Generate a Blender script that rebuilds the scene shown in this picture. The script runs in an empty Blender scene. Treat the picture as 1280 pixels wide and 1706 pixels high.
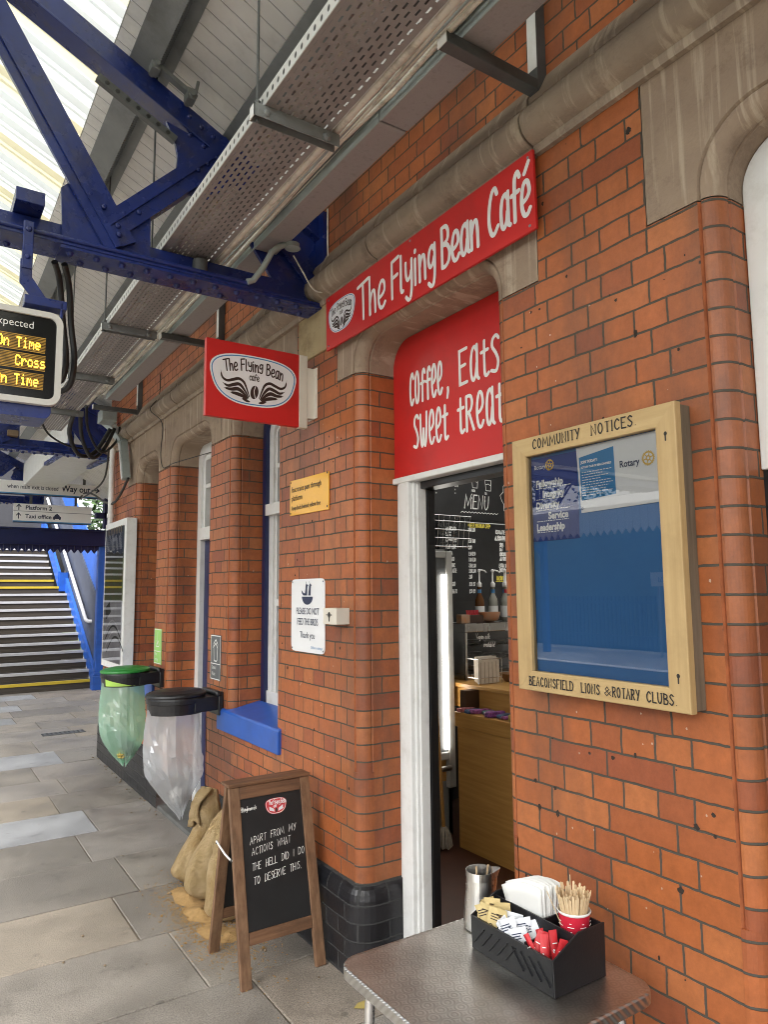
import bpy, bmesh, math, random
from mathutils import Vector, Matrix
R = math.radians
random.seed(7)
S = bpy.context.scene
COL = S.collection

# ---------------------------------------------------------------- camera, sky, sun, exposure
cam_d = bpy.data.cameras.new("camera"); cam = bpy.data.objects.new("camera", cam_d); COL.objects.link(cam)
S.camera = cam
cam_d.sensor_fit = 'VERTICAL'; cam_d.sensor_height = 36.0; cam_d.lens = 36.0*1183/1706
cam_d.clip_start = 0.02; cam_d.clip_end = 3000
def cam_matrix(yaw, pitch, roll, loc):
    cy, sy, cp, sp = math.cos(yaw), math.sin(yaw), math.cos(pitch), math.sin(pitch)
    w = Vector((sy*cp, cy*cp, sp)); r = Vector((cy, -sy, 0)); u = r.cross(w)
    cr, sr = math.cos(roll), math.sin(roll)
    r2 = r*cr+u*sr; u2 = -r*sr+u*cr
    m = Matrix((r2, u2, -w)).transposed().to_4x4(); m.translation = Vector(loc)
    return m
cam.matrix_world = cam_matrix(R(33.45), R(6.36), R(-.51), (-1.733, 0, 1.69))

world = bpy.data.worlds.new("World"); S.world = world; world.use_nodes = True
wn, wl = world.node_tree.nodes, world.node_tree.links
for n in list(wn): wn.remove(n)
SUN_EL, SUN_AZ = R(48), R(-115)          # azimuth measured from +Y towards +X : light from the track side
sky = wn.new('ShaderNodeTexSky'); sky.sky_type = 'NISHITA'; sky.sun_disc = False
sky.sun_elevation = SUN_EL; sky.sun_rotation = SUN_AZ
sky.air_density = 1.0; sky.dust_density = 4.0; sky.ozone_density = 1.0
hs = wn.new('ShaderNodeHueSaturation'); hs.inputs['Saturation'].default_value = .12   # overcast: cloud takes the blue out of the sky
bg = wn.new('ShaderNodeBackground'); bg.inputs['Strength'].default_value = 0.15
wo = wn.new('ShaderNodeOutputWorld')
wl.new(sky.outputs[0], hs.inputs['Color']); wl.new(hs.outputs[0], bg.inputs['Color']); wl.new(bg.outputs[0], wo.inputs['Surface'])
sd = bpy.data.lights.new("sun", 'SUN'); sd.energy = 1.5; sd.angle = R(14); sd.color = (1, .96, .9)
sun = bpy.data.objects.new("sun", sd); COL.objects.link(sun)
_d = Vector((math.sin(SUN_AZ)*math.cos(SUN_EL), math.cos(SUN_AZ)*math.cos(SUN_EL), math.sin(SUN_EL)))
sun.rotation_euler = (-_d).to_track_quat('-Z', 'Y').to_euler()
S.view_settings.view_transform = 'Standard'; S.view_settings.look = 'None'
S.view_settings.gamma = 1; S.view_settings.use_curve_mapping = False
S.view_settings.exposure = 2.0
S.cycles.filter_width = 1.0
S.cycles.max_bounces = 10; S.cycles.diffuse_bounces = 5; S.cycles.transparent_max_bounces = 12
S.cycles.caustics_reflective = False; S.cycles.caustics_refractive = False

# ---------------------------------------------------------------- helpers
def lin(r, g=None, b=None):
    f = lambda c: ((c/255)/12.92 if c/255 <= .04045 else ((c/255+.055)/1.055)**2.4)
    return (f(r), f(g), f(b))

class MB:
    """collects faces; build() links them as one mesh object"""
    def __init__(s): s.v = []; s.f = []; s.uv = []; s.mi = []; s.col = []
    def add(s, vs, fs, m=0, uvs=None, col=None):
        b = len(s.v); s.v += [tuple(p) for p in vs]
        for i, f in enumerate(fs):
            s.f.append(tuple(b+k for k in f)); s.mi.append(m); s.col.append(col)
            s.uv.append(uvs[i] if uvs else None)
        return s
    def quad(s, a, b, c, d, m=0, uv=None, col=None): return s.add([a, b, c, d], [(0, 1, 2, 3)], m, [uv] if uv else None, col)
    def box(s, x0, x1, y0, y1, z0, z1, m=0, col=None):
        v = [(x, y, z) for z in (z0, z1) for y in (y0, y1) for x in (x0, x1)]
        return s.add(v, [(0, 2, 3, 1), (4, 5, 7, 6), (0, 1, 5, 4), (2, 6, 7, 3), (0, 4, 6, 2), (1, 3, 7, 5)], m, col=col)
    def obox(s, c, ax, ay, az, m=0):
        """box about c with half-axis vectors"""
        c, ax, ay, az = map(Vector, (c, ax, ay, az))
        v = [c+ax*i+ay*j+az*k for k in (-1, 1) for j in (-1, 1) for i in (-1, 1)]
        return s.add(v, [(0, 2, 3, 1), (4, 5, 7, 6), (0, 1, 5, 4), (2, 6, 7, 3), (0, 4, 6, 2), (1, 3, 7, 5)], m)
    def bar(s, a, b, w, h, up=(0, 0, 1), m=0):
        a, b = Vector(a), Vector(b); d = (b-a).normalized(); x = d.cross(Vector(up)).normalized(); y = x.cross(d)
        return s.obox((a+b)/2, d*((b-a).length/2), x*(w/2), y*(h/2), m)
    def prism(s, pts, axis, a, b, m=0):
        """polygon pts (2-D) extruded along axis between a and b; axis y -> pts (x,z); x -> (y,z); z -> (x,y)"""
        def P(p, t): return (p[0], t, p[1]) if axis == 'y' else ((t, p[0], p[1]) if axis == 'x' else (p[0], p[1], t))
        n = len(pts); v = [P(p, a) for p in pts]+[P(p, b) for p in pts]
        fs = [tuple(range(n)), tuple(reversed(range(n, 2*n)))]+[((i+1) % n, i, i+n, (i+1) % n+n) for i in range(n)]
        return s.add(v, fs, m)
    def tube(s, pts, r, n=10, m=0, closed=False, caps=True):
        pts = [Vector(p) for p in pts]; N = len(pts); rr = r if isinstance(r, (list, tuple)) else [r]*N
        vs = []; prev = None
        for i, p in enumerate(pts):
            if closed: t = (pts[(i+1) % N]-pts[i-1]).normalized()
            else: t = (pts[min(i+1, N-1)]-pts[max(i-1, 0)]).normalized()
            if prev is None:
                a = Vector((0, 0, 1)) if abs(t.z) < .9 else Vector((1, 0, 0)); x = t.cross(a).normalized()
            else:
                x = prev-t*prev.dot(t); x = x.normalized() if x.length > 1e-6 else t.orthogonal().normalized()
            prev = x; y = t.cross(x)
            vs += [p+(x*math.cos(2*math.pi*k/n)+y*math.sin(2*math.pi*k/n))*rr[i] for k in range(n)]
        fs = []
        for i in range(N if closed else N-1):
            j = (i+1) % N
            fs += [(i*n+k, i*n+(k+1) % n, j*n+(k+1) % n, j*n+k) for k in range(n)]
        if caps and not closed: fs += [tuple(reversed(range(n))), tuple(range((N-1)*n, N*n))]
        return s.add(vs, fs, m)
    def lathe(s, prof, c=(0, 0, 0), n=24, m=0, sx=1, sy=1, cap=False):
        vs = []; c = Vector(c)
        for r, z in prof: vs += [(c.x+r*sx*math.cos(2*math.pi*k/n), c.y+r*sy*math.sin(2*math.pi*k/n), c.z+z) for k in range(n)]
        fs = []
        for i in range(len(prof)-1): fs += [(i*n+k, i*n+(k+1) % n, (i+1)*n+(k+1) % n, (i+1)*n+k) for k in range(n)]
        if cap: fs += [tuple(reversed(range(n))), tuple(range((len(prof)-1)*n, len(prof)*n))]
        return s.add(vs, fs, m)
    def dome(s, c, nrm, r, n=8, m=0, flat=.7):
        c = Vector(c); nrm = Vector(nrm).normalized(); x = nrm.orthogonal().normalized(); y = nrm.cross(x); vs = []; fs = []
        for a in (0, .6, 1.1):
            vs += [c+(x*math.cos(2*math.pi*k/n)+y*math.sin(2*math.pi*k/n))*r*math.cos(a)+nrm*r*flat*math.sin(a) for k in range(n)]
        for i in range(2): fs += [(i*n+k, i*n+(k+1) % n, (i+1)*n+(k+1) % n, (i+1)*n+k) for k in range(n)]
        fs.append(tuple(range(2*n, 3*n)))
        return s.add(vs, fs, m)
    def build(s, name, mats, parent=None, smooth=None, bevel=None, local=False, kind=None, seg=2):
        me = bpy.data.meshes.new(name); me.from_pydata(s.v, [], s.f)
        for q in (mats if isinstance(mats, (list, tuple)) else [mats]): me.materials.append(q)
        me.polygons.foreach_set('material_index', s.mi)
        ul = me.uv_layers.new(name='UVMap'); d = ul.data
        for p, u in zip(me.polygons, s.uv):
            if u:
                for li, q in zip(p.loop_indices, u): d[li].uv = q
            else:
                nx, ny, nz = map(abs, p.normal)
                for li in p.loop_indices:
                    c = me.vertices[me.loops[li].vertex_index].co
                    d[li].uv = (c.y, c.z) if nx >= max(ny, nz) else ((c.x, c.z) if ny >= nz else (c.x, c.y))
        if any(c is not None for c in s.col):
            ca = me.color_attributes.new('tint', 'FLOAT_COLOR', 'CORNER')
            for p, c in zip(me.polygons, s.col):
                for li in p.loop_indices: ca.data[li].color = (*(c or (1, 1, 1)), 1)
        me.validate(); me.update()
        if smooth is not None:
            me.shade_smooth()
            if smooth < 180: me.set_sharp_from_angle(angle=R(smooth))
        o = bpy.data.objects.new(name, me); COL.objects.link(o)
        if parent is not None:
            o.parent = parent
            if not local: o.matrix_parent_inverse = parent.matrix_world.inverted()
        if bevel:
            b = o.modifiers.new('bevel', 'BEVEL'); b.width = bevel; b.segments = seg; b.limit_method = 'ANGLE'; b.angle_limit = R(35)
        if kind: o['kind'] = kind
        return o

def thing(name, loc, label, cat, group=None):
    o = bpy.data.objects.new(name, None); COL.objects.link(o); o.empty_display_size = .1
    o.location = loc; o.matrix_world = Matrix.Translation(Vector(loc))
    return tag(o, label, cat, group)
def tag(o, label, cat, group=None):
    o['label'] = label; o['category'] = cat
    if group: o['group'] = group
    return o
def dup(root, loc, rotz=0, label=None):
    r = root.copy(); COL.objects.link(r); r.location = loc; r.rotation_euler = (0, 0, rotz)
    if label: r['label'] = label
    for ch in list(root.children):
        c = ch.copy(); COL.objects.link(c); c.parent = r
        for g in list(ch.children):
            d = g.copy(); COL.objects.link(d); d.parent = c
    return r

# ---------------------------------------------------------------- materials
def mat(name, col, rough=.5, var=.12, vs=6, col2=None, bump=0, bs=60, metal=0, spec=.5, stretch=(1, 1, 1), dirt=None, ds=3, da=.5, coat=0, rv=0):
    m = bpy.data.materials.new(name); m.use_nodes = True
    nt = m.node_tree; N, L = nt.nodes, nt.links; b = N['Principled BSDF']
    tc = N.new('ShaderNodeTexCoord'); mp = N.new('ShaderNodeMapping'); mp.inputs['Scale'].default_value = stretch
    L.new(tc.outputs['Object'], mp.inputs['Vector'])
    nz = N.new('ShaderNodeTexNoise'); nz.inputs['Scale'].default_value = vs; nz.inputs['Detail'].default_value = 6; nz.inputs['Roughness'].default_value = .62
    L.new(mp.outputs[0], nz.inputs['Vector'])
    cr = N.new('ShaderNodeValToRGB'); cr.color_ramp.elements[0].position = .3; cr.color_ramp.elements[1].position = .7
    a = tuple(c*(1-var) for c in col); c2 = col2 or tuple(min(1, c*(1+var)) for c in col)
    cr.color_ramp.elements[0].color = (*a, 1); cr.color_ramp.elements[1].color = (*c2, 1)
    L.new(nz.outputs[0], cr.inputs[0]); out = cr.outputs[0]
    if dirt:
        n2 = N.new('ShaderNodeTexNoise'); n2.inputs['Scale'].default_value = ds; n2.inputs['Detail'].default_value = 8; n2.inputs['Roughness'].default_value = .7
        L.new(tc.outputs['Object'], n2.inputs['Vector'])
        r2 = N.new('ShaderNodeValToRGB'); r2.color_ramp.elements[0].position = .5; r2.color_ramp.elements[1].position = .72
        r2.color_ramp.elements[1].color = (da, da, da, 1); r2.color_ramp.elements[0].color = (0, 0, 0, 1)
        L.new(n2.outputs[0], r2.inputs[0])
        mx = N.new('ShaderNodeMix'); mx.data_type = 'RGBA'; mx.inputs['B'].default_value = (*dirt, 1)
        L.new(r2.outputs[0], mx.inputs['Factor']); L.new(out, mx.inputs['A']); out = mx.outputs['Result']
    L.new(out, b.inputs['Base Color'])
    b.inputs['Roughness'].default_value = rough; b.inputs['Metallic'].default_value = metal; b.inputs['Specular IOR Level'].default_value = spec
    b.inputs['Coat Weight'].default_value = coat
    if rv:
        mr = N.new('ShaderNodeMapRange'); mr.inputs['To Min'].default_value = max(.02, rough-rv); mr.inputs['To Max'].default_value = min(1, rough+rv)
        mr.inputs['From Min'].default_value = .3; mr.inputs['From Max'].default_value = .7
        L.new(nz.outputs[0], mr.inputs['Value']); L.new(mr.outputs[0], b.inputs['Roughness'])
    if bump:
        n3 = N.new('ShaderNodeTexNoise'); n3.inputs['Scale'].default_value = bs; n3.inputs['Detail'].default_value = 4
        L.new(mp.outputs[0], n3.inputs['Vector'])
        bp = N.new('ShaderNodeBump'); bp.inputs['Strength'].default_value = bump; bp.inputs['Distance'].default_value = .004
        L.new(n3.outputs[0], bp.inputs['Height']); L.new(bp.outputs[0], b.inputs['Normal'])
    return m

def brick_mat(name, cA, cB, cC, mortar, rough=.42, soot=.85, mw=.0038):
    m = bpy.data.materials.new(name); m.use_nodes = True
    nt = m.node_tree; N, L = nt.nodes, nt.links; b = N['Principled BSDF']
    uv = N.new('ShaderNodeUVMap'); uv.uv_map = 'UVMap'; tc = N.new('ShaderNodeTexCoord')
    mp = N.new('ShaderNodeMapping'); mp.inputs['Location'].default_value = (-1.443, -.006, 0); L.new(uv.outputs[0], mp.inputs[0])
    wob = N.new('ShaderNodeTexNoise'); wob.inputs['Scale'].default_value = 9; wob.inputs['Detail'].default_value = 4; L.new(uv.outputs[0], wob.inputs['Vector'])
    wo2 = N.new('ShaderNodeTexNoise'); wo2.inputs['Scale'].default_value = 55; wo2.inputs['Detail'].default_value = 5; L.new(uv.outputs[0], wo2.inputs['Vector'])
    wmx = N.new('ShaderNodeMix'); wmx.data_type = 'RGBA'; wmx.inputs['Factor'].default_value = .30; L.new(wob.outputs['Color'], wmx.inputs['A']); L.new(wo2.outputs['Color'], wmx.inputs['B'])
    sub = N.new('ShaderNodeVectorMath'); sub.operation = 'SUBTRACT'; sub.inputs[1].default_value = (.5, .5, .5); L.new(wmx.outputs['Result'], sub.inputs[0])
    sc = N.new('ShaderNodeVectorMath'); sc.operation = 'SCALE'; sc.inputs['Scale'].default_value = .014; L.new(sub.outputs[0], sc.inputs[0])
    ad = N.new('ShaderNodeVectorMath'); L.new(mp.outputs[0], ad.inputs[0]); L.new(sc.outputs[0], ad.inputs[1])
    def brick(c1, c2, mo):
        bt = N.new('ShaderNodeTexBrick'); bt.offset = .5; bt.offset_frequency = 2; bt.squash = .5; bt.squash_frequency = 2
        bt.inputs['Scale'].default_value = 1; bt.inputs['Brick Width'].default_value = .224; bt.inputs['Row Height'].default_value = .0758
        bt.inputs['Mortar Size'].default_value = mw; bt.inputs['Mortar Smooth'].default_value = .25; bt.inputs['Bias'].default_value = 0
        bt.inputs['Color1'].default_value = (*c1, 1); bt.inputs['Color2'].default_value = (*c2, 1); bt.inputs['Mortar'].default_value = (*mo, 1)
        L.new(ad.outputs[0], bt.inputs['Vector']); return bt
    bt = brick((0, 0, 0), (1, 1, 1), (.5, .5, .5))
    cr = N.new('ShaderNodeValToRGB'); e = cr.color_ramp.elements
    e[0].position = .0; e[0].color = (*cB, 1); e[1].position = 1; e[1].color = (*cC, 1)
    e.new(.3).color = (*cA, 1); e.new(.7).color = tuple(x*1.06 for x in cA)+(1,)
    L.new(bt.outputs['Color'], cr.inputs[0])
    # blotches inside each brick
    n1 = N.new('ShaderNodeTexNoise'); n1.inputs['Scale'].default_value = 22; n1.inputs['Detail'].default_value = 10; n1.inputs['Roughness'].default_value = .78; L.new(tc.outputs['Object'], n1.inputs['Vector'])
    mr = N.new('ShaderNodeMapRange'); mr.inputs['From Min'].default_value = .3; mr.inputs['From Max'].default_value = .7; mr.inputs['To Min'].default_value = .78; mr.inputs['To Max'].default_value = 1.18; L.new(n1.outputs[0], mr.inputs['Value'])
    mul = N.new('ShaderNodeMix'); mul.data_type = 'RGBA'; mul.blend_type = 'MULTIPLY'; mul.inputs['Factor'].default_value = 1
    L.new(cr.outputs[0], mul.inputs['A']); L.new(mr.outputs[0], mul.inputs['B'])
    # soot patches and run marks
    mp2 = N.new('ShaderNodeMapping'); mp2.inputs['Scale'].default_value = (1, 1, .35); L.new(tc.outputs['Object'], mp2.inputs[0])
    n2 = N.new('ShaderNodeTexNoise'); n2.inputs['Scale'].default_value = 2.2; n2.inputs['Detail'].default_value = 9; n2.inputs['Roughness'].default_value = .68; L.new(mp2.outputs[0], n2.inputs['Vector'])
    r2 = N.new('ShaderNodeValToRGB'); r2.color_ramp.elements[0].position = .47; r2.color_ramp.elements[1].position = .74
    r2.color_ramp.elements[0].color = (0, 0, 0, 1); r2.color_ramp.elements[1].color = (soot, soot, soot, 1); L.new(n2.outputs[0], r2.inputs[0])
    mx = N.new('ShaderNodeMix'); mx.data_type = 'RGBA'; mx.inputs['B'].default_value = (.10, .055, .04, 1)
    L.new(r2.outputs[0], mx.inputs['Factor']); L.new(mul.outputs['Result'], mx.inputs['A'])
    # pale chips and dark pock marks
    vo = N.new('ShaderNodeTexVoronoi'); vo.inputs['Scale'].default_value = 13; L.new(ad.outputs[0], vo.inputs['Vector'])
    lt = N.new('ShaderNodeMapRange'); lt.inputs['From Min'].default_value = .085; lt.inputs['From Max'].default_value = .045; L.new(vo.outputs['Distance'], lt.inputs['Value'])
    sel = N.new('ShaderNodeSeparateColor'); L.new(vo.outputs['Color'], sel.inputs[0])
    g = N.new('ShaderNodeMath'); g.operation = 'GREATER_THAN'; g.inputs[1].default_value = .78; L.new(sel.outputs[0], g.inputs[0])
    pk = N.new('ShaderNodeMath'); pk.operation = 'MULTIPLY'; L.new(lt.outputs[0], pk.inputs[0]); L.new(g.outputs[0], pk.inputs[1])
    chipc = N.new('ShaderNodeMix'); chipc.data_type = 'RGBA'; chipc.inputs['A'].default_value = (.035, .022, .018, 1); chipc.inputs['B'].default_value = (.5, .33, .25, 1)
    g2 = N.new('ShaderNodeMath'); g2.operation = 'GREATER_THAN'; g2.inputs[1].default_value = .62; L.new(sel.outputs[1], g2.inputs[0]); L.new(g2.outputs[0], chipc.inputs['Factor'])
    mx3 = N.new('ShaderNodeMix'); mx3.data_type = 'RGBA'; L.new(pk.outputs[0], mx3.inputs['Factor']); L.new(mx.outputs['Result'], mx3.inputs['A']); L.new(chipc.outputs['Result'], mx3.inputs['B'])
    mm = N.new('ShaderNodeMix'); mm.data_type = 'RGBA'; mm.inputs['B'].default_value = (*mortar, 1)
    L.new(bt.outputs['Fac'], mm.inputs['Factor']); L.new(mx3.outputs['Result'], mm.inputs['A']); L.new(mm.outputs['Result'], b.inputs['Base Color'])
    rr = N.new('ShaderNodeMapRange'); rr.inputs['To Min'].default_value = rough; rr.inputs['To Max'].default_value = .9; L.new(bt.outputs['Fac'], rr.inputs['Value']); L.new(rr.outputs[0], b.inputs['Roughness'])
    # relief
    hm = N.new('ShaderNodeMath'); hm.operation = 'MULTIPLY_ADD'; hm.inputs[1].default_value = -1; hm.inputs[2].default_value = 1; L.new(bt.outputs['Fac'], hm.inputs[0])
    nb = N.new('ShaderNodeTexNoise'); nb.inputs['Scale'].default_value = 70; nb.inputs['Detail'].default_value = 7; L.new(tc.outputs['Object'], nb.inputs['Vector'])
    ha = N.new('ShaderNodeMath'); ha.operation = 'MULTIPLY_ADD'; ha.inputs[1].default_value = .34; L.new(nb.outputs[0], ha.inputs[0]); L.new(hm.outputs[0], ha.inputs[2])
    h2 = N.new('ShaderNodeMath'); h2.operation = 'MULTIPLY_ADD'; h2.inputs[1].default_value = -.5; L.new(pk.outputs[0], h2.inputs[0]); L.new(ha.outputs[0], h2.inputs[2])
    bp = N.new('ShaderNodeBump'); bp.inputs['Strength'].default_value = .8; bp.inputs['Distance'].default_value = .004; L.new(h2.outputs[0], bp.inputs['Height']); L.new(bp.outputs[0], b.inputs['Normal'])
    b.inputs['Specular IOR Level'].default_value = .4
    return m

def stone_mat(name, cA, cB, run, amt=.75):
    m = mat(name, cA, .85, 0, 5, cB, bump=.5, bs=90)
    nt = m.node_tree; N, L = nt.nodes, nt.links; b = N['Principled BSDF']
    src = b.inputs['Base Color'].links[0].from_socket
    tc = N.new('ShaderNodeTexCoord'); mp = N.new('ShaderNodeMapping'); mp.inputs['Scale'].default_value = (3, 13, .45); L.new(tc.outputs['Object'], mp.inputs[0])
    n = N.new('ShaderNodeTexNoise'); n.inputs['Scale'].default_value = 1.9; n.inputs['Detail'].default_value = 7; n.inputs['Roughness'].default_value = .6; n.inputs['Distortion'].default_value = .4; L.new(mp.outputs[0], n.inputs['Vector'])
    r = N.new('ShaderNodeValToRGB'); r.color_ramp.elements[0].position = .55; r.color_ramp.elements[1].position = .63
    r.color_ramp.elements[0].color = (0, 0, 0, 1); r.color_ramp.elements[1].color = (amt, amt, amt, 1); L.new(n.outputs[0], r.inputs[0])
    mx = N.new('ShaderNodeMix'); mx.data_type = 'RGBA'; mx.inputs['B'].default_value = (*run, 1); L.new(r.outputs[0], mx.inputs['Factor']); L.new(src, mx.inputs['A'])
    n2 = N.new('ShaderNodeTexNoise'); n2.inputs['Scale'].default_value = 4; n2.inputs['Detail'].default_value = 9; n2.inputs['Roughness'].default_value = .75; L.new(tc.outputs['Object'], n2.inputs['Vector'])
    r2 = N.new('ShaderNodeValToRGB'); r2.color_ramp.elements[0].position = .52; r2.color_ramp.elements[1].position = .7
    r2.color_ramp.elements[0].color = (0, 0, 0, 1); r2.color_ramp.elements[1].color = (.85, .85, .85, 1); L.new(n2.outputs[0], r2.inputs[0])
    m2 = N.new('ShaderNodeMix'); m2.data_type = 'RGBA'; m2.inputs['B'].default_value = (cA[0]*.55, cA[1]*.5, cA[2]*.48, 1); L.new(r2.outputs[0], m2.inputs['Factor']); L.new(mx.outputs['Result'], m2.inputs['A'])
    L.new(m2.outputs['Result'], b.inputs['Base Color'])
    return m

def wood_mat(name, cA, cB, axis, rough=.55, scale=1.0, bump=.25, dirt=None, da=.6):
    st = {'x': (1.2, 22, 22), 'y': (22, 1.2, 22), 'z': (22, 22, 1.2)}[axis]
    return mat(name, cA, rough, 0, 2.2*scale, cB, bump=bump, bs=5, stretch=st, dirt=dirt, ds=5, da=da)

def glass_mat(name, tint=(1, 1, 1), rough=.0, refl=1.0, clear=.93):
    """thin pane: Fresnel reflection over a clear (transparent) sheet"""
    m = bpy.data.materials.new(name); m.use_nodes = True; N, L = m.node_tree.nodes, m.node_tree.links
    N.remove(N['Principled BSDF']); o = N['Material Output']
    fr = N.new('ShaderNodeFresnel'); fr.inputs['IOR'].default_value = 1.52
    k = N.new('ShaderNodeMath'); k.operation = 'MULTIPLY'; k.inputs[1].default_value = 1.7*refl; k.use_clamp = True; L.new(fr.outputs[0], k.inputs[0])
    t = N.new('ShaderNodeBsdfTransparent'); t.inputs[0].default_value = (*[c*clear for c in tint], 1)
    g = N.new('ShaderNodeBsdfGlossy'); g.inputs['Roughness'].default_value = rough
    nz = N.new('ShaderNodeTexNoise'); nz.inputs['Scale'].default_value = 3; bp = N.new('ShaderNodeBump'); bp.inputs['Strength'].default_value = .02; L.new(nz.outputs[0], bp.inputs['Height']); L.new(bp.outputs[0], g.inputs['Normal'])
    x = N.new('ShaderNodeMixShader'); L.new(k.outputs[0], x.inputs[0]); L.new(t.outputs[0], x.inputs[1]); L.new(g.outputs[0], x.inputs[2]); L.new(x.outputs[0], o.inputs[0])
    return m

def sheet_mat(name, colA, colB, trans=.6, clear=0, gloss=.06, rough=.25, wave=None, bump=0, bs=8):
    """translucent sheet (glazing, plastic film)"""
    m = bpy.data.materials.new(name); m.use_nodes = True; N, L = m.node_tree.nodes, m.node_tree.links
    N.remove(N['Principled BSDF']); o = N['Material Output']
    tc = N.new('ShaderNodeTexCoord'); nz = N.new('ShaderNodeTexNoise'); nz.inputs['Scale'].default_value = 3; nz.inputs['Detail'].default_value = 6
    mp = N.new('ShaderNodeMapping'); mp.inputs['Scale'].default_value = wave or (1, 1, 1); L.new(tc.outputs['Object'], mp.inputs[0]); L.new(mp.outputs[0], nz.inputs['Vector'])
    cr = N.new('ShaderNodeValToRGB'); cr.color_ramp.elements[0].position = .4; cr.color_ramp.elements[1].position = .6
    cr.color_ramp.elements[0].color = (*colA, 1); cr.color_ramp.elements[1].color = (*colB, 1); L.new(nz.outputs[0], cr.inputs[0])
    d = N.new('ShaderNodeBsdfDiffuse'); t = N.new('ShaderNodeBsdfTranslucent'); L.new(cr.outputs[0], d.inputs[0]); L.new(cr.outputs[0], t.inputs[0])
    x = N.new('ShaderNodeMixShader'); x.inputs[0].default_value = trans; L.new(d.outputs[0], x.inputs[1]); L.new(t.outputs[0], x.inputs[2]); res = x
    if clear:
        tr = N.new('ShaderNodeBsdfTransparent'); tr.inputs[0].default_value = (*[min(1, c*1.1) for c in colB], 1)
        y = N.new('ShaderNodeMixShader'); y.inputs[0].default_value = clear; L.new(res.outputs[0], y.inputs[1]); L.new(tr.outputs[0], y.inputs[2]); res = y
    if gloss:
        g = N.new('ShaderNodeBsdfGlossy'); g.inputs['Roughness'].default_value = rough
        z = N.new('ShaderNodeMixShader'); z.inputs[0].default_value = gloss; L.new(res.outputs[0], z.inputs[1]); L.new(g.outputs[0], z.inputs[2]); res = z
        if bump:
            b3 = N.new('ShaderNodeTexNoise'); b3.inputs['Scale'].default_value = bs; b3.inputs['Detail'].default_value = 3; L.new(mp.outputs[0], b3.inputs['Vector'])
            bp = N.new('ShaderNodeBump'); bp.inputs['Strength'].default_value = bump; bp.inputs['Distance'].default_value = .02; L.new(b3.outputs[0], bp.inputs['Height'])
            for q in (g, d, t): L.new(bp.outputs[0], q.inputs['Normal'])
    L.new(res.outputs[0], o.inputs[0])
    return m

def emit_mat(name, col, st):
    m = mat(name, col, .4, .02); b = m.node_tree.nodes['Principled BSDF']
    b.inputs['Emission Color'].default_value = (*col, 1); b.inputs['Emission Strength'].default_value = st
    return m

M = {}
M['brick'] = brick_mat('orange_glazed_brick', (.37, .110, .036), (.275, .075, .033), (.43, .148, .052), (.078, .068, .054))
M['groove'] = mat('dark_groove', (.33, .10, .036), .9, .3, 20)
M['black_brick'] = brick_mat('black_glazed_brick', (.011, .012, .015), (.008, .009, .011), (.018, .019, .022), (.040, .040, .040), rough=.32, soot=.1, mw=.004)
M['stone'] = stone_mat('weathered_stone', (.255, .185, .135), (.345, .26, .185), (.52, .43, .325), .6)
M['string_stone'] = stone_mat('weathered_string_stone', (.25, .195, .152), (.34, .27, .205), (.52, .44, .34), .55)
M['pad_stone'] = stone_mat('buff_padstone', (.36, .27, .14), (.43, .34, .19), (.46, .37, .23), .3)
M['step_stone'] = mat('grey_step_stone', (.10, .10, .095), .8, .2, 6, bump=.3)
M['red'] = mat('red_sign_board', lin(196, 36, 34), .38, .06, 2, rv=.08, dirt=lin(150, 38, 34), ds=2.5, da=.45)
M['white_vinyl'] = mat('white_vinyl', (.78, .78, .76), .45, .03)
M['white_paint'] = mat('old_white_paint', (.74, .74, .73), .42, .04, 5, bump=.25, bs=30, dirt=(.48, .45, .41), ds=14, da=.35)
M['cream'] = mat('cream_metal', (.68, .63, .55), .5, .06, 5, dirt=(.4, .33, .24), da=.3)
M['blue_steel'] = mat('deep_blue_painted_steel', (.009, .023, .15), .27, .25, 4, bump=.25, bs=30, dirt=(.05, .045, .055), ds=9, da=.6, rv=.08)
M['blue_dark'] = mat('dark_blue_paint', (.008, .015, .075), .3, .15, 5)
M['blue_bright'] = mat('bright_blue_paint', (.02, .095, .42), .35, .12, 5, dirt=(.03, .05, .12), da=.35)
M['grey_steel'] = mat('grey_painted_steel', (.22, .235, .24), .5, .15, 5, bump=.15, bs=50, dirt=(.06, .055, .05), da=.6)
M['grey_dark'] = mat('dark_grey_steel', (.085, .09, .092), .5, .2, 5, dirt=(.02, .02, .02), da=.5)
M['grey_lilac'] = mat('grey_trunking', (.31, .285, .285), .5, .1, 30, dirt=(.08, .07, .068), ds=30, da=.45, bump=.15, bs=120)
M['grey_trunk_side'] = mat('grey_trunking_side', (.34, .385, .38), .5, .1, 5, dirt=(.1, .1, .1), da=.4)
M['cable_white'] = mat('painted_cables', (.66, .63, .56), .55, .15, 8, dirt=(.14, .12, .1), ds=9, da=.7)
M['black_rubber'] = mat('black_cable', (.012, .012, .012), .45, .2)
M['black_plastic'] = mat('black_plastic', (.011, .011, .013), .38, .2, 8, bump=.1, bs=150)
M['black_paint'] = mat('black_paint', (.010, .010, .011), .3, .2)
M['chalkboard'] = mat('chalkboard', (.0085, .0085, .009), .5, .5, 4, dirt=(.03, .03, .03), ds=3, da=.3)
M['chalk'] = mat('chalk', (.72, .72, .7), .9, .2, 60)
M['chalk_yellow'] = mat('yellow_chalk', (.7, .58, .08), .9, .2, 60)
M['oak_frame_h'] = wood_mat('pale_oak_along', (.44, .30, .135), (.52, .37, .18), 'y', .5, 1.0, .25, (.30, .20, .09), .4)
M['oak_frame_v'] = wood_mat('pale_oak_up', (.43, .29, .13), (.515, .36, .175), 'z', .5, 1.0, .25, (.30, .20, .09), .4)
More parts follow.
